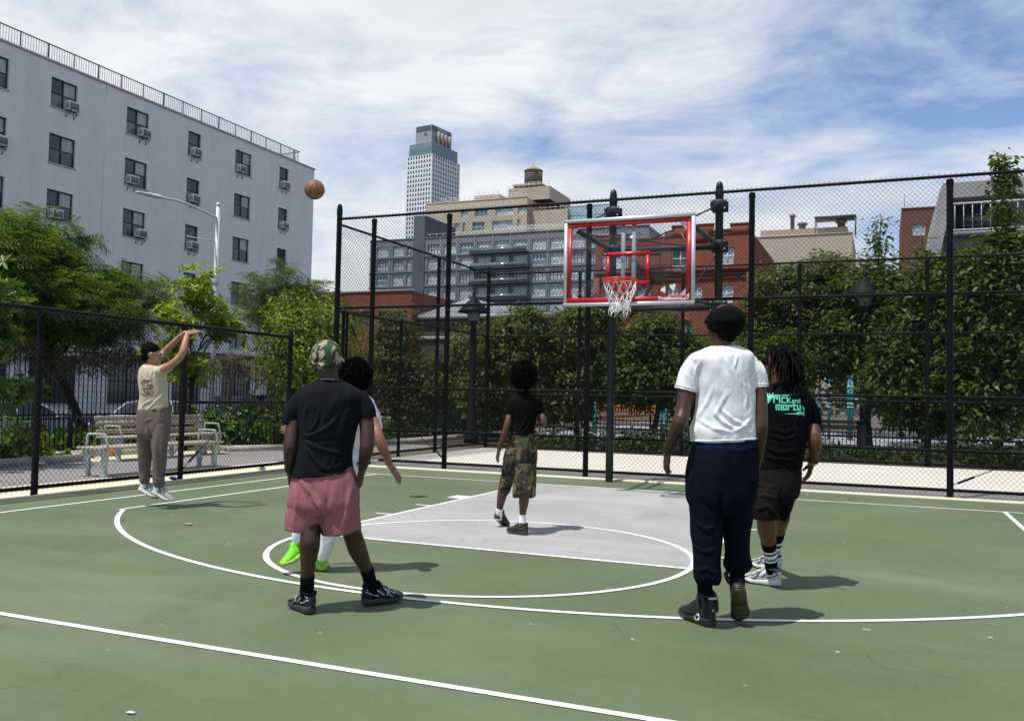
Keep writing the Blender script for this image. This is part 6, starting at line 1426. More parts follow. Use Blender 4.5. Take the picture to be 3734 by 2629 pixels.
# tan brick building behind it, stepping up to a water tank
t = thing('stepped_tan_building', 'tan brick building stepping up behind the grey lofts', 'building', (-78, 165, 0))
M_TAN = brick_mat('tan_brick', (.42, .36, .27), (.48, .41, .31), (.39, .34, .26), .9, .3, .02, .85, .2, var=.12)
F = Face((0, 165, 0), (1, 0, 0), (0, 1, 0)); ops = []
top_w = [(-92.8+13.5, -77.8+0, 0, 0)]
low = [(-93.0, -89.8), (-88.8, -86.8), (-86.4, -85.0), (-84.3, -83.6), (-81.9, -78.9), (-77.0, -72.0), (-71.0, -70.2)]
upp = [(-84.8, -83.0), (-81.3, -78.2), (-76.2, -72.0), (-70.9, -68.6)]
ops = [(a, b, 38.3, 40.3) for a, b in low]+[(a, b, 41.5, 43.3) for a, b in upp]
m = MB(); F.wall(m, -93.7, -68.7, 20, 45.1, [o for o in ops], .4)
m.quad((-93.7, 165, 20), (-93.7, 165, 41.3), (-93.7, 185, 41.3), (-93.7, 185, 20)); block(m, -93.7, -68.7, 165, 185, 20, 45.1)
m.build('wall', M_TAN, t)
m = MB(); block(m, -68.7, -60.0, 167, 185, 20, 42.4, True); m.build('rear_wing', M_TAN, t)
m = MB(); block(m, -74.5, -64.6, 168, 182, 45.1, 48.0, True); m.build('tank_bulkhead', simple('tan_bulkhead', (.34, .285, .22), .85, var=.12, scale=.3), t)
m = MB(); block(m, -83.0, -76.7, 168, 180, 45.1, 47.0, True); m.build('bulkhead', MATS['tan_bulkhead'], t)
for o in ops: window(t, F, o, M_WFR, M_GLS_L if o[0] % 2 > .8 else M_GLS_B, 3 if o[1]-o[0] > 2.5 else 2, True, .4, .12)
m = MB()
for x0, x1, y, z in ((-90, -76.8, 165.1, 45.1), (-76.2, -68.8, 165.1, 45.1), (-83, -76.7, 168.1, 47.0), (-74.5, -64.6, 168.1, 48.0), (-66.5, -60, 167.1, 42.4)):
    for zz in (.55, 1.1): m.box((x0, y, z+zz), (x1, y+.06, z+zz+.06))
    for x in np.arange(x0, x1, 1.2): m.box((x-.03, y, z), (x+.03, y+.06, z+1.15))
m.build('roof_railing', M_WRAIL, t)
m = MB(); m.box((-68.75, 164.98, 45.1), (-68.6, 165.1, 45.4)); m.box((-93.8, 164.9, 45.1), (-68.6, 165.05, 45.32)); m.build('coping', simple('tan_coping', (.45, .38, .29), .8), t)
# water tank on its roof
t = thing('water_tank', 'round wooden rooftop water tank with conical roof', 'water tank', (-70.1, 172, 48.0))
m = MB(); m.lathe((-70.1, 172, 49.3), [(2.06, 0), (2.02, 3.3)], 28); m.build('barrel', simple('weathered_wood', (.13, .105, .085), .9, var=.35, scale=1.5), t, True)
m = MB(); m.lathe((-70.1, 172, 52.6), [(2.2, 0), (2.15, .1), (.25, 1.25), (.1, 1.3), (.06, 1.8)], 24); m.build('cone_roof', simple('tank_roof', (.26, .19, .10), .85, var=.25, scale=1.5), t)
m = MB()
for z in np.arange(49.6, 52.6, .42): m.lathe((-70.1, 172, z), [(2.03, -.03), (2.10, -.02), (2.10, .02), (2.03, .03)], 28)
m.build('hoops', simple('tank_hoop', (.06, .05, .045), .7), t)
m = MB(); m.box((-74.2, 169.6, 48.9), (-67.2, 174.4, 49.3))
for x in (-73.8, -71.5, -68.8, -67.5): m.box((x-.15, 169.8, 48.0), (x+.15, 170.1, 48.9)); m.box((x-.15, 174, 48.0), (x+.15, 174.3, 48.9))
m.build('support_frame', simple('tank_steel', (.22, .20, .18), .7, var=.3, scale=2), t)

# white residential tower far behind
t = thing('residential_tower', 'white high-rise tower with a grid of windows and glass crown', 'tower', (-192, 350, 0))
c0 = np.array([-192.0, 350.0, 0]); e1 = np.array([.156, .988, 0]); e2 = np.array([-.988, .156, 0]); Lr, Ll = 22.6, 15.25
M_TW = simple('tower_white', (.62, .65, .67), .6, var=.06, scale=.2)
FR = Face(c0, e1, e2); FL = Face(c0, e2, e1); cnt = 0; rest = MB(); wins = []
def tower_ops(L, n): return [(.9+(L-1.0)*i/n, .9+(L-1.0)*i/n+(L-1.0)/n*.56, z, z+1.55) for i in range(n) for z in np.arange(62.0, 113.3, 2.21)]
opR, opL = tower_ops(Lr, 11), tower_ops(Ll, 9)
m = MB(); FR.wall(m, 0, Lr, 0, 114.6, opR, .35); FL.wall(m, 0, Ll, 0, 114.6, opL, .35)
tp = [c0, c0+e1*Lr, c0+e1*Lr+e2*Ll, c0+e2*Ll]; zt = np.array([0, 0, 114.6]); m.quad(*[p+zt for p in tp]); m.quad(tp[1], tp[1]+zt, tp[2]+zt, tp[2]); m.quad(tp[2], tp[2]+zt, tp[3]+zt, tp[3]); m.build('wall', M_TW, t)
allw = sorted([(FL, o) for o in opL]+[(FR, o) for o in opR], key=lambda q: -q[1][2])
for i, (Fc, o) in enumerate(allw):
    m = MB() if i < 96 else rest
    Fc.quad(m, *o[:4], .33)
    if i < 96: m.build('window', M_GLS if i % 3 else MATS['blue_green_glass'], t)
q = rest.build('windows', M_GLS, t); q['kind'] = 'stuff'
def tier(name, ins, z0, z1, mat, insr=None):
    m = MB(); a = c0+e1*ins+e2*ins; L1, L2 = Lr-ins-(insr or ins), Ll-ins-(insr or ins)*.8; pts = [a, a+e1*L1, a+e1*L1+e2*L2, a+e2*L2]
    for i in range(4): p, q_ = pts[i], pts[(i+1) % 4]; m.quad(p+UPV*z0, q_+UPV*z0, q_+UPV*z1, p+UPV*z1)
    m.quad(*[p+UPV*z1 for p in pts]); return m.build(name, mat, t), a, L1, L2
gm, a, L1, L2 = tier('glass_crown', 1.0, 114.6, 120.6, M_GLS_B)
m = MB()
for Fc, L in ((Face(a, e1, e2), L1), (Face(a, e2, e1), L2)):
    for u in np.linspace(0, L, 13): Fc.box(m, u-.06, u+.06, 114.6, 120.6, -.06, .02)
    for z in (114.7, 117.5, 120.5): Fc.box(m, 0, L, z-.08, z+.08, -.07, .02)
m.build('mullions', simple('mullion_grey', (.22, .27, .29), .5), t)
pm, a, L1, L2 = tier('penthouse', 2.6, 120.6, 129.6, simple('tower_grey_panel', (.24, .265, .29), .6, var=.12, scale=.3), 4.0)
for Fc, u0, u1, za, zb in ((Face(a, e1, e2), .3, L1*.30, 126.6, 129.3), (Face(a, e1, e2), L1*.78, L1-.3, 126.4, 129.3), (Face(a, e2, e1), .3, L2-.3, 126.6, 129.3), (Face(a, e2, e1), L2*.3, L2*.45, 124.5, 126)):
    m = MB(); Fc.quad(m, u0, u1, za, zb, -.03); m.build('screen', simple('dark_screen', (.06, .075, .085), .4, var=.3, scale=.8), t)
for k in range(4):
    m = MB(); p = c0+e1*(6.8+3.0*k)+e2*1.75; m.lathe((p[0], p[1], 120.6), [(.85, 0), (.85, 5.4), (.5, 6.2), (.1, 6.4)], 14); m.build('vent_stack', simple('vent_beige', (.36, .32, .29), .7), t, True)

# stepped red brick building right of the basket
t = thing('red_brick_building', 'red brick building with stepped parapet behind the basket', 'building', (-14, 75, 0))
M_RED = brick_mat('red_brick', (.235, .062, .036), (.285, .078, .044), (.17, .07, .05), .42, .14, .014, .85, .3, var=.28)
F = Face((0, 75, 0), (1, 0, 0), (0, 1, 0))
ops = [(-23.8, -21.0, 14.75, 16.45), (-16.5, -14.7, 14.75, 16.42), (-11.6, -10.3, 14.75, 16.45), (-23.6, -22.3, 11.0, 12.75), (-20.0, -18.6, 11.0, 12.75), (-16.9, -15.8, 11.0, 12.75), (-14.3, -13.4, 11.0, 12.75), (-11.7, -10.35, 11.0, 12.75), (-19.6, -18.4, 7.4, 9.1), (-15.6, -14.4, 7.4, 9.1), (-11.7, -10.4, 7.4, 9.1)]
m = MB(); F.wall(m, -24.5, -8.4, 0, 17.6, ops, .25); block(m, -24.5, -8.4, 75, 95, 0, 17.6)
m.build('wall', M_RED, t)
m = MB()
for x0, x1, z in ((-17.2, -16.5, 18.4), (-16.5, -12.3, 18.85), (-12.3, -10.7, 18.2), (-10.7, -8.4, 18.75), (-24.5, -21, 18.3), (-21, -17.2, 17.9)): m.box((x0, 74.99, 17.6), (x1, 75.4, z))
m.build('parapet', M_RED, t)
m = MB()
for x0, x1, z in ((-16.5, -12.3, 18.85), (-10.7, -8.4, 18.75), (-12.3, -10.7, 18.2), (-24.5, -21, 18.3)): m.box((x0-.05, 74.9, z), (x1+.05, 75.5, z+.12))
m.build('coping', simple('stone_coping', (.36, .33, .30), .8), t)
m = MB()
for z, h, d in ((14.15, .35, .35), (13.75, .22, .22), (13.3, .3, .12)): m.box((-24.6, 75-d, z), (-8.35, 74.985, z+h))
for x in (-24.3, -8.75): m.box((x-.3, 74.75, 0), (x+.35, 74.98, 14.1))
m.build('cornice', simple('cornice_brick', (.16, .048, .032), .85, var=.2, scale=2), t)
m = MB()
for z in (9.6, 12.9, 15.9):
    m.box((-20.9, 73.9, z), (-17.4, 74.6, z+.06))
    for x in np.arange(-20.9, -17.3, .22): m.box((x-.015, 73.9, z), (x+.015, 73.93, z+.95))
    m.box((-20.9, 73.88, z+.92), (-17.4, 73.94, z+.98))
for x in (-20.9, -17.45): m.box((x, 74.0, 9.6), (x+.06, 74.06, 16.8))
m.beam((-20.4, 74.2, 9.7), (-18.2, 74.2, 12.9), .06, .3); m.beam((-18.2, 74.2, 12.95), (-20.4, 74.2, 15.9), .06, .3); m.build('fire_escape', M_FENCE, t)
m = MB(); F.box(m, -14.1, -12.8, 17.0, 18.2, -.03, .0); m.build('vent_panel', simple('vent_brick', (.12, .03, .02), .9), t)
for o in ops: window(t, F, o, M_WFR, M_GLS_L if o[0] % 3 < 1.2 else M_GLS, 2 if o[1]-o[0] < 2 else 4, True, .25, .09, M_WFR)
# low red brick building left, with the school roof next to it
t = thing('brick_gatehouse', 'low red brick building seen through the corner of the tall fence', 'building', (-37, 55, 0))
F = Face((0, 55, 0), (1, 0, 0), (0, 1, 0)); ops = [(-41.0, -39.3, 7.4, 8.75), (-38.3, -36.9, 7.4, 8.75), (-36.3, -35.4, 7.4, 8.75), (-38.3, -36.9, 3.4, 5.6), (-36.2, -35.3, 3.4, 5.6)]
m = MB(); F.wall(m, -45, -34.95, 0, 10.45, ops, .2); block(m, -45, -34.95, 55, 68, 0, 10.45); m.build('wall', M_RED, t)
m = MB(); m.box((-45.1, 54.9, 10.45), (-34.85, 55.3, 10.62)); m.build('coping', MATS['stone_coping'], t)
for o in ops: window(t, F, o, M_FRAME, M_GLS, 2, True, .2, .08)
t = thing('metal_roofed_hall', 'dark brick hall with sloping pale metal roof beside the low brick building', 'building', (-29, 57, 0))
m = MB(); block(m, -34.9, -22, 56, 72, 0, 8.2, True); m.build('wall', brick_mat('dark_brick', (.085, .06, .05), (.105, .07, .058), (.08, .07, .06), .42, .14, .014, .85, .3), t)
m = MB(); V = [(-34.8, 55.8, 8.25), (-21.9, 55.8, 8.25), (-21.9, 64, 8.3), (-34.8, 64, 10.4), (-26, 64, 9.2)]; m.add([(-34.8, 55.75, 8.4), (-21.9, 55.75, 8.4), (-23.5, 66, 9.0), (-34.8, 66, 11.0)], [(0, 1, 2, 3)]); m.add([(-34.8, 55.75, 8.4), (-34.8, 66, 11.0), (-34.8, 66, 8.2)], None, [(0, 1, 2)])
for k in range(22): x = -34.8+12.6*k/21; m.beam((x, 55.74, 8.42), (x*.97-.8, 66, 10.9-1.9*k/21), .05, .05)
m.build('roof', simple('zinc_roof', (.34, .36, .39), .45, .2, var=.15, scale=.6), t)
m = MB(); m.box((-34.9, 55.6, 8.0), (-21.8, 55.74, 8.38)); m.box((-34.9, 55.8, 6.2), (-21.9, 55.98, 6.5)); m.build('gutter', simple('gutter_grey', (.30, .31, .32), .6), t)
# beige building, brown building and modern grey building at right
t = thing('beige_building', 'plain beige building with rooftop pipes and a canopy frame', 'building', (-6, 110, 0))
m = MB(); block(m, -14, -.5, 110, 125, 0, 23.6, True); m.build('wall', brick_mat('beige_render', (.44, .39, .30), (.47, .42, .33), (.41, .36, .28), 1.2, .4, .01, .85, .1, var=.1), t)
m = MB(); block(m, -12.4, -1.2, 112, 124, 23.6, 24.9, True); m.build('roof_storey', simple('pinkish_render', (.36, .28, .22), .85, var=.1, scale=.5), t)
m = MB(); m.box((-14.1, 109.9, 23.6), (-.4, 110.15, 23.75)); m.build('coping', MATS['tan_coping'], t)
for x, h, r in ((-8.3, 2.3, .28), (-7.0, 1.1, .45), (-2.0, 1.2, .5)):
    m = MB(); m.lathe((x, 113, 24.9), [(r, 0), (r, h-.5), (r*1.5, h-.45), (r*1.5, h-.15), (r*.5, h)], 12); m.build('flue', simple('flue_grey', (.16, .16, .17), .5), t, True)
m = MB()
for x in (-5.2, -.2): m.box((x-.06, 111, 23.6), (x+.06, 111.12, 26.1)); m.box((x-.06, 114, 23.6), (x+.06, 114.12, 26.1))
m.box((-5.3, 110.9, 26.05), (-.1, 114.2, 26.25)); m.build('canopy_frame', simple('canopy_steel', (.10, .10, .11), .5), t)
t = thing('brown_brick_building', 'brown brick building with one square paned window at right', 'building', (7, 90, 0))
F = Face((0, 90, 0), (1, 0, 0), (0, 1, 0)); m = MB(); o = (6.05, 7.35, 19.4, 20.55); F.wall(m, 5.0, 12, 0, 22.3, [o], .2); block(m, 5.0, 12, 90, 104, 0, 22.3); m.build('wall', brick_mat('brown_brick', (.145, .062, .045), (.17, .074, .052), (.13, .07, .055), .42, .14, .014, .85, .3), t)
window(t, F, o, M_WFR, M_GLS_L, 3, True, .2, .07); m = MB(); m.box((4.95, 89.9, 22.3), (12, 90.3, 22.45)); m.build('coping', MATS['stone_coping'], t)
m = MB(); m.cyl((5.3, 90.6, 22.4), (5.3, 90.6, 24.0), .03); m.build('antenna', M_RAIL, t)
t = thing('modern_building', 'modern grey building with slanted side wall and white railed terrace at the right edge', 'building', (8, 45, 0))
m = MB(); poly = [(5.55, 0), (5.55, 10.2), (5.9, 11.3), (6.25, 13.9), (6.42, 14.33), (14.5, 14.4), (14.5, 13.45), (6.95, 13.45), (6.52, 11.4), (6.3, 10.2), (6.3, 0)]
Fr = [(x, 44.2, z) for x, z in poly]; Bk = [(x, 58, z) for x, z in poly]; n = len(poly)
m.add(Fr+Bk, [(i, (i+1) % n, n+(i+1) % n, n+i) for i in range(n)], None)
for q in (((5.55, 0), (6.3, 0), (6.3, 10.2), (5.55, 10.2)), ((5.55, 10.2), (6.3, 10.2), (6.52, 11.4), (5.9, 11.3)), ((5.9, 11.3), (6.52, 11.4), (6.95, 13.45), (6.25, 13.9)), ((6.25, 13.9), (6.95, 13.45), (14.5, 13.45), (14.5, 14.4)), ((6.25, 13.9), (14.5, 14.4), (6.42, 14.33))): m.add([(x, 44.2, z) for x, z in q], [(0, 1, 2, 3)] if len(q) == 4 else None, None if len(q) == 4 else [(0, 1, 2)])
m.build('shell', simple('concrete_grey', (.27, .262, .265), .8, var=.12, scale=.5), t)
m = MB(); m.quad((6.3, 45.3, 0), (14.5, 45.3, 0), (14.5, 45.3, 13.45), (6.3, 45.3, 13.45)); m.build('wall', simple('charcoal_panel', (.16, .165, .175), .6, var=.2, scale=.6), t)
m = MB(); m.box((6.5, 44.3, 11.25), (14.5, 45.29, 11.5)); m.build('terrace', simple('terrace_grey', (.20, .20, .21), .8), t)
m = MB(); m.box((6.7, 45.23, 11.5), (9.95, 45.28, 13.2)); m.box((6.6, 45.23, 7.2), (9.0, 45.28, 10.6)); m.box((10.0, 45.23, 7.2), (13, 45.28, 10.6)); m.build('window', M_GLS, t)
m = MB()
for x in np.arange(6.6, 14.4, .46): m.box((x-.022, 44.3, 11.55), (x+.022, 44.34, 13.1))
m.box((6.5, 44.28, 13.05), (14.5, 44.36, 13.16)); m.box((6.5, 44.28, 11.52), (14.5, 44.36, 11.6)); m.box((6.47, 44.28, 11.5), (6.57, 44.38, 13.15)); m.build('railing', simple('grey_rail', (.42, .42, .41), .6), t)
t = thing('glass_office', 'small blue glass building behind the tan one', 'building', (-57, 168, 0))
m = MB(); block(m, -60, -51, 168, 178, 20, 43.0, True); m.build('wall', simple('pale_blue_glass', (.30, .42, .50), .12, var=.18, scale=.3), t)
m = MB()
for x in np.arange(-60, -50.9, 1.5): m.box((x-.05, 167.93, 30), (x+.05, 167.99, 43))
for z in np.arange(31, 43.1, 2): m.box((-60, 167.94, z-.05), (-51, 167.985, z+.05))
m.build('mullions', MATS['mullion_grey'], t)

# ------------------------------------------------------------------ street things on the left
def car(name, label, loc, length, wid, prof, paint, rz=0.):
    """saloon body: side profile (lower body and cabin) swept across the width with tumblehome"""
    t = thing(name, label, 'car', loc)
    X, Y, Z = loc; low, cab = prof
    def sweep(m, pts, w0, w1, zt):
        rg = []
        for s in np.linspace(-1, 1, 9):
            k = 1-.06*abs(s)**4; rg.append([(X+s*(w0+(w1-w0)*np.clip((z-.75)/(zt-.75), 0, 1)), Y+y*k, Z+z) for y, z in pts])
        m.rings(rg)
    m = MB(); sweep(m, low, wid/2, wid/2*.97, 1.0); body = autosmooth(m.build('body', paint, t), 40)
    m = MB(); sweep(m, cab, wid/2*.94, wid/2*.74, cab[len(cab)//2][1]); autosmooth(m.build('cabin_glass', M_GLS, t), 40)
    zt = max(z for _, z in cab); ys = [y for y, z in cab if z > zt-.02]
    m = MB(); m.box((X-wid/2*.72, Y+min(ys)-.05, Z+zt-.03), (X+wid/2*.72, Y+max(ys)+.05, Z+zt+.025), .02); m.build('roof', paint, t)
    m = MB()
    for sx in (-1, 1):
        m = MB()
        for a, b in zip(cab[:-1], cab[1:]): m.beam((X+sx*wid/2*(.95-.2*np.clip((a[1]-.75)/(zt-.75), 0, 1)), Y+a[0], Z+a[1]), (X+sx*wid/2*(.95-.2*np.clip((b[1]-.75)/(zt-.75), 0, 1)), Y+b[0], Z+b[1]), .05, .05)
        yc = np.mean(ys); m.beam((X+sx*wid/2*.95, Y+yc, Z+.8), (X+sx*wid/2*.75, Y+yc, Z+zt), .05, .08); m.build('pillars', paint, t)
    for sx in (-1, 1):
        for y in (-length*.30, length*.30):
            m = MB(); m.tube([(X+sx*(wid/2-.20), Y+y, Z+.32), (X+sx*(wid/2+.02), Y+y, Z+.32)], .32, 20); wl = m.build('wheel', M_BLACK_RUB, t)
            m = MB(); m.tube([(X+sx*(wid/2-.1), Y+y, Z+.32), (X+sx*(wid/2+.035), Y+y, Z+.32)], .20, 14); q = m.build('rim', M_ALU, wl, False, local=False); q.data.transform(Matrix.Translation(-Vector(loc)))
        m = MB(); m.ball((X+sx*(wid/2+.05), Y+length*.17, Z+.98), (.09, .07, .06), 10, 6); m.build('mirror', paint, t, True)
        m = MB(); m.ball((X+sx*wid*.36, Y+length*.47, Z+.68), (.14, .06, .08), 10, 6); m.build('headlight', simple('lamp_glass', (.6, .62, .65), .1), t, True)
    return t
sed = ([(-2.3, .35), (-2.32, .62), (-2.2, .88), (-1.7, .98), (1.0, .97), (1.9, .84), (2.28, .66), (2.3, .35), (2.1, .22), (-2.1, .22)], [(-1.8, .96), (-1.25, 1.38), (-.5, 1.47), (.25, 1.42), (1.1, .97)])
suv = ([(-2.3, .4), (-2.35, .8), (-2.25, 1.08), (-1.7, 1.12), (1.0, 1.12), (2.0, 1.02), (2.3, .8), (2.32, .4), (2.1, .28), (-2.1, .28)], [(-2.15, 1.1), (-1.95, 1.62), (-.5, 1.74), (.3, 1.70), (1.05, 1.12)])
car('parked_car', 'pale blue parked saloon behind the iron fence at far left', (-21.6, 6.5, -.55), 4.6, 1.78, sed, simple('pale_blue_paint', (.50, .57, .68), .25, .15, var=.05, spec=.7))
car('parked_car', 'dark blue parked car behind the iron fence near the street light', (-21.6, 18.0, -.55), 4.6, 1.9, suv, simple('navy_paint', (.02, .028, .05), .2, .2, var=.05, spec=.8))
car('parked_car', 'white parked car in front of the dark blue one', (-21.7, 12.9, -.55), 4.5, 1.8, sed, simple('white_paint', (.62, .64, .66), .25, 0, var=.04, spec=.7))

t = thing('street_light', 'tall pale grey street light with curved arm in front of the white building', 'street light', (-20, 13.4, -.55))
M_LP = simple('pale_grey_paint', (.50, .51, .52), .5, var=.12, scale=6)
m = MB(); m.tube([(-20, 13.4, -.6), (-20, 13.4, 4), (-20, 13.4, 8.30)], [.105, .09, .075], 12); m.ball((-20, 13.4, 8.36), (.09, .09, .1), 10, 6); m.lathe((-20, 13.4, -.55), [(.19, 0), (.19, .5), (.13, .6)], 12); m.lathe((-20, 13.4, 5.5), [(.11, -.15), (.13, -.12), (.13, .12), (.11, .15)], 12); m.build('pole', M_LP, t, True)
m = MB(); m.tube(catmull(np.array([(-20, 13.4, 7.85), (-20.15, 12.6, 8.03), (-20.3, 11.8, 8.16), (-20.45, 11.05, 8.16)]), 5), .045, 8); m.build('arm', M_LP, t, True)
m = MB(); m.tube([(-20, 13.4, 6.95), (-20.35, 12.2, 6.98)], .018, 6); m.build('bracket', M_LP, t, True)
m = MB(); d = np.array([-.23, -.97, 0.]); s = np.array([.97, -.23, 0]); p = np.array([-20.45, 11.05, 8.16])
m.rings([[p+d*u+s*w*a+UPV*(h*b) for a, b in ((-1, -.3), (-.7, -.6), (.7, -.6), (1, -.3), (.7, .6), (0, .9), (-.7, .6))] for u, w, h in ((-.05, .06, .05), (.1, .13, .09), (.5, .15, .08), (.52, .19, .05), (.95, .17, .03), (1.0, .08, .02))]); m.build('lamp_head', simple('lamp_head_white', (.6, .62, .63), .5), t)

def park_lamp(label, x, y, h=4.75):
    t = thing('park_lamp', label, 'park lamp', (x, y, 0), 0, 'old-style park lamps'); k = h/4.75; M_ = simple('lamp_iron', (.006, .007, .009), .6, var=.2, spec=.15)
    m = MB(); m.lathe((x, y, 0), [(.24*k, 0), (.24*k, .12), (.19*k, .2), (.17*k, .75), (.11*k, .95), (.105*k, 3.4*k), (.09*k, 3.85*k), (.15*k, 3.9*k), (.11*k, 4.0*k)], 14); m.build('pole', M_, t, True)
    m = MB(); m.lathe((x, y, 0), [(.15*k, 4.0*k), (.17*k, 4.05*k), (.25*k, 4.32*k)], 12); m.build('globe', simple('lamp_glass_grey', (.20, .21, .22), .2, var=.2), t, True)
    m = MB(); m.lathe((x, y, 0), [(.52*k, 4.28*k), (.54*k, 4.31*k), (.46*k, 4.37*k), (.46*k, 4.41*k), (.37*k, 4.47*k), (.36*k, 4.51*k), (.16*k, 4.68*k), (.09*k, 4.76*k), (.05*k, 4.86*k), (.06*k, 4.92*k), (.01, 5.0*k)], 18); m.build('hood', M_, t, True)
park_lamp('park lamp with tiered hood among the pear trees at right', 2.74, 13.0, 4.72)
park_lamp('park lamp with tiered hood behind the corner of the side fence', -7.7, 10.2, 4.15)

def picket_fence(label, pts, h, pitch, mat, z0=.06, rails=(.92, .12), r=.009, pr=.025, name='picket_fence', tip=0., post_every=2.4):
    t = thing(name, label, 'fence', (*pts[0], 0)); m = MB(); posts = []
    for p, q in zip(pts[:-1], pts[1:]):
        p, q = np.array(p, float), np.array(q, float); L = np.linalg.norm(q-p); d = (q-p)/L
        for s in np.arange(0, L, pitch): c = p+d*s; m.beam((c[0], c[1], z0), (c[0], c[1], h+tip), r*2, r*2, (d[0], d[1], 0))
        for f_ in rails: m.beam((*p, h*f_), (*q, h*f_), .012, .035)
        posts += [p+d*s for s in np.arange(0, L, post_every)]
    m.build('pickets', mat, t)
    for c in posts:
        m = MB(); m.box((c[0]-pr, c[1]-pr, -.05), (c[0]+pr, c[1]+pr, h+.06+tip*2)); m.add([(c[0]-pr, c[1]-pr, h+.06+tip*2), (c[0]+pr, c[1]-pr, h+.06+tip*2), (c[0]+pr, c[1]+pr, h+.06+tip*2), (c[0]-pr, c[1]+pr, h+.06+tip*2), (c[0], c[1], h+.16+tip*3)], None, [(0, 1, 4), (1, 2, 4), (2, 3, 4), (3, 0, 4)]); m.build('post', mat if tip < .01 else M_RUST, t)
    return t
M_RUST = simple('rusty_post', (.075, .058, .050), .8, var=.35, scale=8)
picket_fence('low black picket fence between the benches and the planting', [(-12.05, -9), (-12.0, .3), (-10.75, 3.1), (-9.95, 4.2), (-9.6, 6.5)], .78, .105, M_POST)
picket_fence('tall black iron picket fence along the street with rusty pointed posts', [(-15, -8), (-15, 20)], 2.28, .135, M_POST, -.1, (.97, .30, .06), .009, .06, 'iron_fence', .06, 3.3)
picket_fence('black picket fence bordering the play area at right', [(.6, 12.3), (6.0, 14.6)], .70, .115, M_POST)
picket_fence('black picket fence bordering the play area behind the basket', [(-9, 12.5), (.6, 12.3)], .78, .115, M_POST, post_every=3)
# dead vines on the iron fence
rng = np.random.default_rng(77); m = MB()
for k in range(2600):
    y = rng.uniform(-6, 12.5); z = 2.22+.12*math.sin(y*1.7)-abs(rng.normal(0, .22))+(.10 if y < 2 else 0); p = np.array([-15+rng.normal(0, .10), y, z]); pts = [p]
    d = rng.normal(0, 1, 3)*np.array([.5, 1, .45])
    for j in range(4): d = d+rng.normal(0, .7, 3)-UPV*.12; pts.append(pts[-1]+d/np.linalg.norm(d)*rng.uniform(.06, .15))
    m.tube(pts, rng.uniform(.006, .012), 4, False)
v = m.build('dead_vines', simple('dead_vine_brown', (.15, .11, .078), .95, var=.5, scale=12)); tag(v, 'tangle of brown dead vines along the top of the iron fence', 'vine')

# play equipment behind the far fence
M_TQ = simple('turquoise_paint', (.015, .21, .26), .45, var=.15); M_OR = simple('orange_paint', (.50, .17, .022), .5, var=.12)
t = thing('climbing_frame', 'turquoise climbing posts with white collars in the play area', 'climbing frame', (1.8, 22, 0))
for x, z in ((1.05, 2.0), (1.37, 2.4), (2.05, 2.4), (2.16, 2.4), (2.72, 2.37)):
    m = MB(); m.cyl((x, 22, 0), (x, 22, z), .055, seg=10); m.ball((x, 22, z), .06, 8, 5); p = m.build('post', M_TQ, t, True)
    m = MB()
    for zz in (1.2, 1.32, 1.95): m.lathe((x, 22, min(zz, z-.1)), [(.055, -.02), (.075, -.015), (.075, .015), (.055, .02)], 10)
    q = m.build('collar', M_WRAIL, p, True, local=False); q.data.transform(Matrix.Translation(-Vector(t.location)))
for z in (.9, 1.1, 1.55):
    m = MB(); m.cyl((1.05, 22, z), (2.72, 22, z), .022, seg=8); m.build('bar', M_RAIL, t)
t = thing('play_bridge', 'orange railed play bridge between turquoise posts behind the basket', 'play structure', (-5.8, 20, 0))
m = MB(); m.box((-6.95, 19.9, 1.02), (-4.5, 19.97, 1.10)); m.box((-6.95, 19.9, .50), (-4.5, 19.97, .57))
for x in np.arange(-6.9, -4.5, .105): m.cyl((x, 19.93, .55), (x, 19.93, 1.05), .016, seg=6)
m.build('railing', M_OR, t)
m = MB(); m.box((-6.95, 19.9, .34), (-4.5, 21, .42)); m.build('deck', simple('play_deck', (.10, .10, .11), .7), t)
for x in (-7.04, -4.45, -4.25):
    m = MB(); m.cyl((x, 19.95, 0), (x, 19.95, 1.3), .06, seg=10); m.ball((x, 19.95, 1.3), .065, 8, 5); m.build('post', M_TQ, t, True)
def picnic(label, x, y):
    t = thing('picnic_bench', label, 'bench', (x, y, 0)); m = MB()
    for k in range(3): m.box((x-.8, y-.2+k*.14, .42), (x+.8, y-.08+k*.14, .46))
    m.build('seat', M_WOOD, t); m = MB()
    for k in range(2): m.box((x-.8, y+.24, .56+k*.14), (x+.8, y+.28, .67+k*.14))
    m.build('backrest', M_WOOD, t)
    for s in (-.6, .6): m = MB(); m.box((x+s-.03, y-.2, 0), (x+s+.03, y+.26, .42)); m.box((x+s-.03, y+.22, .42), (x+s+.03, y+.26, .8)); m.build('leg', M_POST, t)
picnic('plank bench below the turquoise climbing posts', 1.9, 16.5)
EXPOSURE = 0.15; BLUE_DIR = (.06, .92, .36); CLOUD_DARK = (5.5, 5.75, 6.15); CLOUD_LIGHT = (7.3, 7.4, 7.45); SKY_TINT = (1.0, 1.05, 1.14)
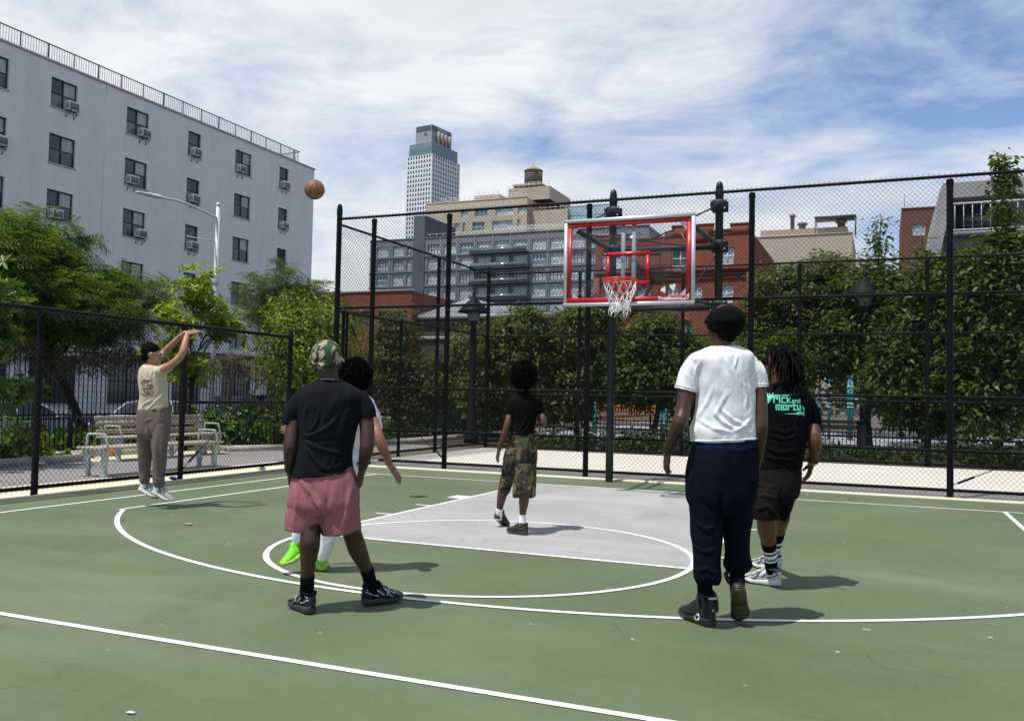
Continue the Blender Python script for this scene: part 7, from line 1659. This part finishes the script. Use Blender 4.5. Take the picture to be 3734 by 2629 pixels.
# ------------------------------------------------------------------ light and sky
SUN_EL = R(67.0); SDX, SDY = .47, .883          # shadows fall along (SDX, SDY)
sun = bpy.data.lights.new('sun', 'SUN'); so = bpy.data.objects.new('sun', sun); COL.objects.link(so)
sun.energy = 4.5; sun.angle = R(.53); sun.color = (1.0, .965, .90)
n_ = math.hypot(SDX, SDY)
dirv = Vector((SDX/n_*math.cos(SUN_EL), SDY/n_*math.cos(SUN_EL), -math.sin(SUN_EL)))
so.rotation_euler = dirv.to_track_quat('-Z', 'Y').to_euler()
so.location = (0, 0, 60)
w = bpy.data.worlds.new('World'); scene.world = w; w.use_nodes = True
nt = w.node_tree; nt.nodes.clear()
out = nt.nodes.new('ShaderNodeOutputWorld'); bg = nt.nodes.new('ShaderNodeBackground')
sky = nt.nodes.new('ShaderNodeTexSky'); sky.sky_type = 'NISHITA'; sky.sun_disc = False
sky.sun_elevation = SUN_EL; sky.sun_rotation = math.atan2(-SDX, -SDY)   # measured from +Y towards +X
sky.air_density = 1.0; sky.dust_density = .6; sky.ozone_density = 2.0
tc = nt.nodes.new('ShaderNodeTexCoord'); d = tc.outputs['Generated']
sep = nt.nodes.new('ShaderNodeSeparateXYZ'); nt.links.new(d, sep.inputs[0])
def M(op, a, b=None, c=None):
    n = nt.nodes.new('ShaderNodeMath'); n.operation = op
    for i, v in enumerate((a, b, c)):
        if v is None: continue
        if hasattr(v, 'links'): nt.links.new(v, n.inputs[i])
        else: n.inputs[i].default_value = v
    return n.outputs[0]
# thin cloud deck: project the view direction on a flat layer overhead
zz = M('ADD', M('MAXIMUM', sep.outputs[2], 0.0), .22)
cx = M('DIVIDE', sep.outputs[0], zz); cy = M('DIVIDE', sep.outputs[1], zz)
cmb = nt.nodes.new('ShaderNodeCombineXYZ'); nt.links.new(cx, cmb.inputs[0]); nt.links.new(cy, cmb.inputs[1])
mp = nt.nodes.new('ShaderNodeMapping'); mp.inputs['Rotation'].default_value = (0, 0, R(-32)); mp.inputs['Scale'].default_value = (.85, 1.15, 1); mp.inputs['Location'].default_value = (3.7, 1.9, 0)
nt.links.new(cmb.outputs[0], mp.inputs[0])
n1 = noise_fac(nt, mp.outputs[0], 1.15, 9, .58, .55)
n2 = noise_fac(nt, mp.outputs[0], 3.6, 8, .6, .5)
# clearer air towards the right of the court, thicker veil to the left
def towards(v, a, b, c, e):
    dt = nt.nodes.new('ShaderNodeVectorMath'); dt.operation = 'DOT_PRODUCT'; nt.links.new(d, dt.inputs[0]); dt.inputs[1].default_value = Vector(v).normalized()
    return maprange(nt, dt.outputs['Value'], a, b, c, e)
bias = M('ADD', towards((-.62, .72, .30), .0, .9, -.07, .085), towards(BLUE_DIR, .88, .99, 0, -.075))
dens = M('ADD', M('ADD', M('MULTIPLY', n1, .62), M('MULTIPLY', n2, .38)), bias)
mask = maprange(nt, dens, .38, .60)
hz = maprange(nt, sep.outputs[2], .0, .22, .75, .0)
mask = M('MAXIMUM', mask, hz)
shade = maprange(nt, noise_fac(nt, mp.outputs[0], 2.1, 7, .6, .6), .3, .7)
ccol = mixc(nt, shade, CLOUD_DARK, CLOUD_LIGHT)
deep = mixc(nt, 1.0, sky.outputs[0], SKY_TINT, 'MULTIPLY')
col = mixc(nt, mask, deep, ccol)
nt.links.new(col, bg.inputs[0]); bg.inputs[1].default_value = .12
nt.links.new(bg.outputs[0], out.inputs[0])
scene.view_settings.view_transform = 'Standard'; scene.view_settings.look = 'None'
scene.view_settings.exposure = EXPOSURE; scene.view_settings.gamma = 1.0; scene.view_settings.use_curve_mapping = False
cy_ = scene.cycles; cy_.max_bounces = 8; cy_.transparent_max_bounces = 24; cy_.use_denoising = True
# ------------------------------------------------------------------ camera
cam = bpy.data.cameras.new('camera'); co = bpy.data.objects.new('camera', cam); COL.objects.link(co)
cam.sensor_fit = 'HORIZONTAL'; cam.sensor_width = 36.0; cam.lens = 36.0*3220.798/3734.0
cam.clip_start = .05; cam.clip_end = 3000
yaw, pitch, roll = .397949, .041269, .019952
f = Vector((-math.sin(yaw)*math.cos(pitch), math.cos(yaw)*math.cos(pitch), math.sin(pitch)))
r0 = Vector((math.cos(yaw), math.sin(yaw), 0)); u0 = r0.cross(f)
rr = r0*math.cos(roll)+u0*math.sin(roll); uu = -r0*math.sin(roll)+u0*math.cos(roll)
co.matrix_world = Matrix(((rr.x, uu.x, -f.x, 3.20798), (rr.y, uu.y, -f.y, -12.82576), (rr.z, uu.z, -f.z, 1.32791), (0, 0, 0, 1)))
scene.camera = co
